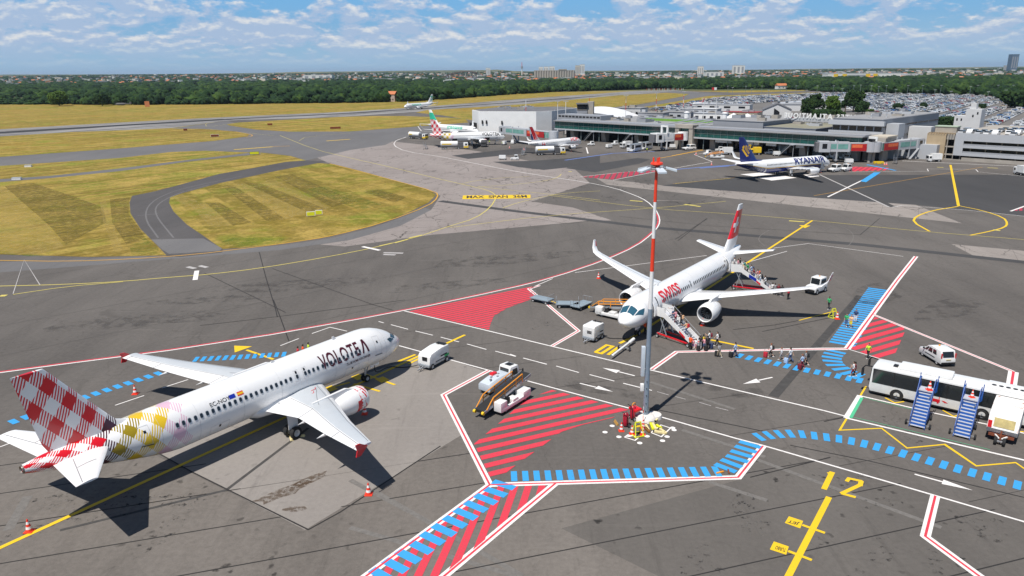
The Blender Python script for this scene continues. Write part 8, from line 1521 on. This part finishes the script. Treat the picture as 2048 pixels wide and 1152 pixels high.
o, w_, h_ = farbox('big_warehouse', 'long white warehouse with yellow panels above the wood at right', 'warehouse', 1665, 1792, 2500, 147, WL[0], RF[2], 40, (1, 1)); 
for x in (-.42, -.3, .02, .12): m = MB(); m.box((x*w_, -20.4, 1), ((x+.06)*w_, -20, h_+1), M_YW); m.build('yellow_panel', o)
farbox('big_warehouse', 'wide pale grey office block right of the yellow and white warehouse', 'office block', 1800, 1845, 2700, 148, WL[2], RF[2], 20, (8, 3)); farbox('big_warehouse', 'large white shed in the middle of the far town', 'warehouse', 1415, 1448, 3000, 144, WL[0], RF[2], 40, (4, 1)); farbox('big_warehouse', 'long white shed at the left edge of the far town', 'warehouse', 615, 668, 3600, 150, WL[0], RF[2], 50, (4, 1))
# houses at the wood's edge
for i, (px, py, w_, rm, lb) in enumerate(((783, 203, 15, 1, 'pink walled villa with tiled roof at the edge of the wood'), (1173, 177.5, 16, 1, 'orange roofed house left in the row beyond the runway'), (1184, 177.5, 14, 1, 'second orange roofed house in the row beyond the runway'), (1215, 177.5, 22, 1, 'low orange roofed house in the middle of the row beyond the runway'), (1232, 177.5, 18, 1, 'wide orange roofed house in the row beyond the runway'), (1248, 177.5, 20, 1, 'long orange roofed house at the right of the row beyond the runway'), (1286, 176, 12, 1, 'small pink house alone among the trees'), (1325, 168, 18, 1, 'pink roofed house high in the wood'), (1564, 178, 17, 1, 'bright orange roofed house before the wood at right'), (1782, 187, 17, 1, 'bright orange hipped roof house at the car park edge'), (1163, 178, 26, 0, 'low white house left of the orange roofed row'))):
    p = g(px, py); o = empty('house', p, rb.uniform(-.5, .5), lb, 'house'); sc = p.length/1000; w_ = w_*max(.8, min(1.3, sc)); m = MB(); m.box((-w_/2, -4, 0), (w_/2, 4, 5.5 if i else 8), WL[3] if i in (0, 6, 7) else WL[0]); m.build('walls', o); m = MB(); m.prism([(-4.6, 5.5 if i else 8), (0, 9 if i else 11.5), (4.6, 5.5 if i else 8)], -w_/2-.5, w_/2+.5, RF[rm] if rm != 0 else RF[2], 'x'); m.build('roof', o)
    for k in range(3): m = MB(); x = -w_/2+w_*(k+.3)/3; m.box((x, -4.08, 1.5), (x+1.4, -3.98, 3.2), M_SHD); m.build('window', o)
o = empty('antenna_array', g(1330, 180.5), 0, 'low red and white antenna fence at the runway end', 'antenna')
for k in range(24): m = MB(); m.tube((-30+k*2.6, 0, 0), (-30+k*2.6, 0, 3), .25, M_RED if k % 3 == 0 else M_WHT, n=5); m.build('antenna_element', o)
o = empty('red_white_hut', g(1429, 180), 0, 'small red and white checked hut at the runway end', 'hut'); bx(o, 'left_half', (-4, -2, 0), (-1, 2, 4), M_RED, 0); bx(o, 'right_half', (-.99, -2, 0), (3, 2, 4), M_WHT, 0)
o = empty('aircraft_hulk', g(243, 212), .3, 'small dark aircraft hulk at the wood edge at far left', 'aircraft hulk'); m = MB(); m.lathe([(-6, .1), (-4, 1.2), (2, 1.4), (5, .6), (9, .3)], M_CHS, (0, 0, 2), 'x', 12); m.build('hull', o, smooth=50); bx(o, 'tail', (8, -.1, 2), (10, .1, 4.2), M_CHS, 0); bx(o, 'rotor', (-6, -.4, 3.7), (6, .4, 3.8), M_CHS, 0)
# individual trees by the terminal and car park
def tree(px, py, top, wpx, label, leaf=None, n=900, conifer=False):
    p = g(px, py); h_ = H(px, py, top); o = empty('tree', p, rb.uniform(0, 6), label, 'tree'); rr_ = random.Random(int(px*7+py)); dist = p.length; w_ = wpx*dist/F/2
    m = MB(); m.tube((0, 0, 0), (.2, .1, h_*.45), h_*.028+.1, M_BARK, r1=h_*.018)
    for k in range(6): a = k*1.05+rr_.random(); m.tube((.2, .1, h_*(.25+.04*k)), (math.cos(a)*w_*.6, math.sin(a)*w_*.6, h_*(.5+.06*k)), h_*.012+.04, M_BARK, r1=.05, n=5)
    m.build('trunk', o); m = MB()
    lobes = [(Vector((rr_.uniform(-.55, .55)*w_, rr_.uniform(-.55, .55)*w_, h_*rr_.uniform(.38, .8))), rr_.uniform(.32, .52)) for _ in range(9)]+[(Vector((0, 0, h_*.86)), .3)]
    for k in range(n):
        c_, r_ = rr_.choice(lobes); d_ = Vector((rr_.gauss(0, 1), rr_.gauss(0, 1), rr_.gauss(0, .8))).normalized()*r_*w_*rr_.uniform(.55, 1.05); q = c_+d_; q.z = max(h_*.14, min(h_, q.z)); s_ = w_*.11*rr_.uniform(.7, 1.4)
        if conifer: f = 1-(q.z/h_)*.75; q.x *= f; q.y *= f
        a = Vector((rr_.gauss(0, 1), rr_.gauss(0, 1), rr_.gauss(0, 1))).normalized()*s_; b = a.orthogonal().normalized()*s_; c2 = a.cross(b).normalized()*s_*.7; m.add([q+a, q+b, q-a, q-b, q+c2, q-c2], [(0, 1, 4), (1, 2, 4), (2, 3, 4), (3, 0, 4), (1, 0, 5), (2, 1, 5), (3, 2, 5), (0, 3, 5)], leaf or M_LEAF)
    m.build('crown', o)
for a in ((1612, 238, 196, 34, 'grey green tree leftmost of the group behind the airport sign', M_LEAF), (1634, 236, 184, 30, 'thin dark tree second in the group behind the airport sign', M_LEAF), (1665, 240, 192, 42, 'bright green broad tree in the middle of the group behind the sign', M_LEAFL), (1690, 225, 186, 26, 'slim dark conifer behind the bright green tree', M_LEAF, 700, True), (1706, 224, 180, 38, 'tall dark umbrella pine right of the bright green tree', M_LEAF), (1724, 228, 203, 28, 'rounded bush like tree right of the umbrella pine', M_LEAF), (1650, 244, 222, 60, 'low hedge of shrubs at the foot of the tree group', M_LEAF),
          (1795, 220, 207, 20, 'small dark tree in the car park, left of three', M_LEAF, 500), (1846, 217, 205, 18, 'small dark tree in the car park, middle of three', M_LEAF, 500), (1964, 218, 208, 18, 'small dark tree in the car park, right of three', M_LEAF, 500), (1893, 256, 236, 46, 'wide dark green tree left of the stepped white stair tower', M_LEAF, 1200), (1873, 262, 244, 30, 'lower bush beside the wide dark green tree', M_LEAF, 600),
          (1630, 205, 190, 24, 'round dark tree at the far car park edge', M_LEAF, 500), (2035, 215, 185, 60, 'large dark tree mass at the right edge of the car park', M_LEAF, 1200), (1740, 232, 218, 16, 'small shrub beside the airport sign trees', M_LEAFL, 400), (120, 212, 184, 40, 'rounded lighter tree standing forward of the wood at far left', M_LEAFL, 900), (205, 212, 190, 30, 'smaller rounded tree right of the lighter one at far left', M_LEAF, 700)): tree(*a)
# cars
def carmesh(name, mt, van_=False):
    m = MB(); L_, W_ = 2.1, .86
    if van_: m.prism([(-L_, .3), (L_, .3), (L_, .9), (L_-.8, 1.2), (L_-1.3, 1.85), (-L_, 1.85)], -W_, W_, mt); m.box((-L_+.4, -W_-.02, 1.15), (L_-1.4, W_+.02, 1.6), M_VGL)
    else:
        m.prism([(-L_, .3), (L_, .3), (L_, .72), (L_-.9, .92), (-L_+.3, .95), (-L_, .8)], -W_, W_, mt); m.loft([[(L_-.95, -W_+.05, .9), (L_-.95, W_-.05, .9), (-L_+.35, W_-.05, .93), (-L_+.35, -W_+.05, .93)], [(L_-1.75, -W_+.2, 1.42), (L_-1.75, W_-.2, 1.42), (-L_+.9, W_-.2, 1.42), (-L_+.9, -W_+.2, 1.42)]], M_VGL); m.box((-L_+.88, -W_+.19, 1.41), (L_-1.73, W_-.19, 1.47), mt)
    for x in (-1.3, 1.3): m.box((x-.3, -W_-.02, 0), (x+.3, W_+.02, .58), M_TYRE)
    return m.build('parked_car', link=False).data
CC = [('white', (.78, .78, .78), 9), ('silver', (.52, .53, .55), 6), ('grey', (.20, .21, .22), 3), ('black', (.025, .025, .03), 2), ('dark blue', (.03, .06, .16), 1), ('red', (.35, .02, .025), 1), ('blue', (.05, .18, .45), 1), ('beige', (.42, .36, .27), 1)]
CM = []
for nm_, c_, wt in CC:
    mt = mat('car_paint_'+nm_.replace(' ', '_'), c_, .3, var=0, coat=.5); a, b = carmesh(nm_, mt), carmesh(nm_, mt, True)
    CM += [(nm_, a, 'car')]*wt*3+[(nm_, b, 'van')]*wt
rd = (g(1995.7, 189.6)-g(1883, 216.6)).xy.normalized(); pdv = Vector((-rd.y, rd.x)); lot = gp([(1445, 206), (1500, 193), (1662, 186.5), (2048, 192), (2300, 200), (2300, 268), (2048, 262), (1985, 258), (1960, 240), (1900, 236), (1840, 240), (1775, 231), (1745, 226), (1690, 218), (1600, 200), (1480, 212)]); lot2 = gp([(1428, 238), (1500, 231), (1535, 236), (1590, 240), (1560, 246), (1440, 247)]); lot3 = gp([(1205, 246), (1340, 244), (1345, 249), (1215, 251)])
lot4 = gp([(1300, 219), (1440, 196), (1530, 192), (1460, 212), (1380, 226)])
def inside(P_, p):
    c_ = False; n = len(P_)
    for i in range(n):
        a, b = P_[i], P_[(i+1) % n]
        if (a.y > p.y) != (b.y > p.y) and p.x < (b.x-a.x)*(p.y-a.y)/(b.y-a.y)+a.x: c_ = not c_
    return c_
spots = []
for LT in (lot, lot2, lot4):
    lo = min(p.dot(pdv) for p in LT); hi = max(p.dot(pdv) for p in LT); a0 = min(p.dot(rd) for p in LT); a1 = max(p.dot(rd) for p in LT); r_ = lo; k = 0
    while r_ < hi:
        q = a0
        while q < a1:
            p = rd*q+pdv*r_
            if nr.rand() < .93 and inside(LT, p) and (p-g(2035, 215).xy).length > 22: spots.append((p.x, p.y, 0.0, math.atan2(pdv.y, pdv.x)+(math.pi if nr.rand() < .5 else 0)+nr.uniform(-.03, .03)))
            q += 2.55
        r_ += 5.1 if k % 2 == 0 else 10.6; k += 1
roof_ = []
for r_, (y, pr_) in enumerate(((29, .9), (35, .9), (46, .85), (52, .85), (63, .7))):
    for k in range(34):
        if nr.rand() < pr_ and not (r_ > 1 and k < 3): p = TP(160.3+10+k*2.6, y+1.6); roof_.append((p.x, p.y, 8.95, math.atan2(TY.y, TY.x)+(math.pi if nr.rand() < .5 else 0)))
m = MB(); m.box((6.2, 40, 8.4), (100, 58, 8.95), M_CONC); m.build('roof_deck', cp)
for k in range(12):
    for y in (42, 56): m = MB(); m.tube((8+k*8, y, 0), (8+k*8, y, 8.4), .3, M_CONC); m.build('column', cp)
roof_ = [q for q in roof_ if (Vector(q[:2])-TP(160, 27).xy).dot(TY.xy) < 30]
spots.sort(key=lambda q: math.hypot(q[0], q[1]))
inv = []
cm_mats = {}
rest = MB()
vis = [q for q in roof_ if True]
for i, q in enumerate(vis+spots):
    nm_, me, kd = CM[nr.randint(len(CM))]
    if i < 298:
        on = i < len(vis); o = bpy.data.objects.new('parked_car', me); COL.objects.link(o); o.location = q[:3]; o.rotation_euler = (0, 0, q[3])
        tagp(o, '%s %s parked %s' % (nm_, kd, 'on the roof of the car park building' if on else 'in the near rows of the big car park'), kd, 'cars parked on the car park building' if on else 'cars parked in the near rows of the big car park')
    else:
        ca, sa = math.cos(q[3]), math.sin(q[3]); rest.add([(q[0]+v.co.x*ca-v.co.y*sa, q[1]+v.co.x*sa+v.co.y*ca, q[2]+v.co.z) for v in me.vertices], [tuple(p.vertices) for p in me.polygons], me.materials[0])
        k0 = len(rest.mi)-len(me.polygons)
        for j, p in enumerate(me.polygons): rest.mi[k0+j] = rest.m(me.materials[p.material_index])
me = bpy.data.meshes.new('parked_cars'); me.from_pydata(rest.v, [], rest.f)
for mt in rest.mats: me.materials.append(mt)
me.polygons.foreach_set('material_index', rest.mi); o = bpy.data.objects.new('parked_cars', me); COL.objects.link(o); o['kind'] = 'stuff'; print('cars', len(spots), len(roof_))
lm_ = None
for k in range(34):
    px = 1450+k*18+nr.uniform(-5, 5); py = nr.uniform(188, 214) if k % 2 else 190; p = g(px, max(py, 187)); h_ = 11
    if lm_ is None:
        lm_ = empty('street_lamp', p, 0, 'slim grey lamp post among the parked cars', 'street lamp', 'lamp posts in the big car park'); m = MB(); m.tube((0, 0, 0), (0, 0, 11), .2, M_MUL, r1=.12, n=6); m.build('pole', lm_); m = MB(); m.box((-1.3, -.2, 10.9), (1.3, .2, 11.2), M_CLAL); m.build('lamp_head', lm_); bpy.context.view_layer.update()
    else: copy_tree(lm_, p)

# ---- the air between here and the far hills
M_AIR = bpy.data.materials.new('air'); M_AIR.use_nodes = True; t = NT(M_AIR.node_tree); t.n.clear(); pv = t.n.new('ShaderNodeVolumePrincipled'); pv.inputs['Color'].default_value = (.62, .78, 1, 1); pv.inputs['Density'].default_value = 3.2e-5; pv.inputs['Anisotropy'].default_value = .2; om = t.n.new('ShaderNodeOutputMaterial'); t.l.new(pv.outputs[0], om.inputs['Volume'])
m = MB(); m.box((-27000, -400, -8), (27000, 27000, 150), M_AIR); o = m.build('haze'); o['kind'] = 'stuff'
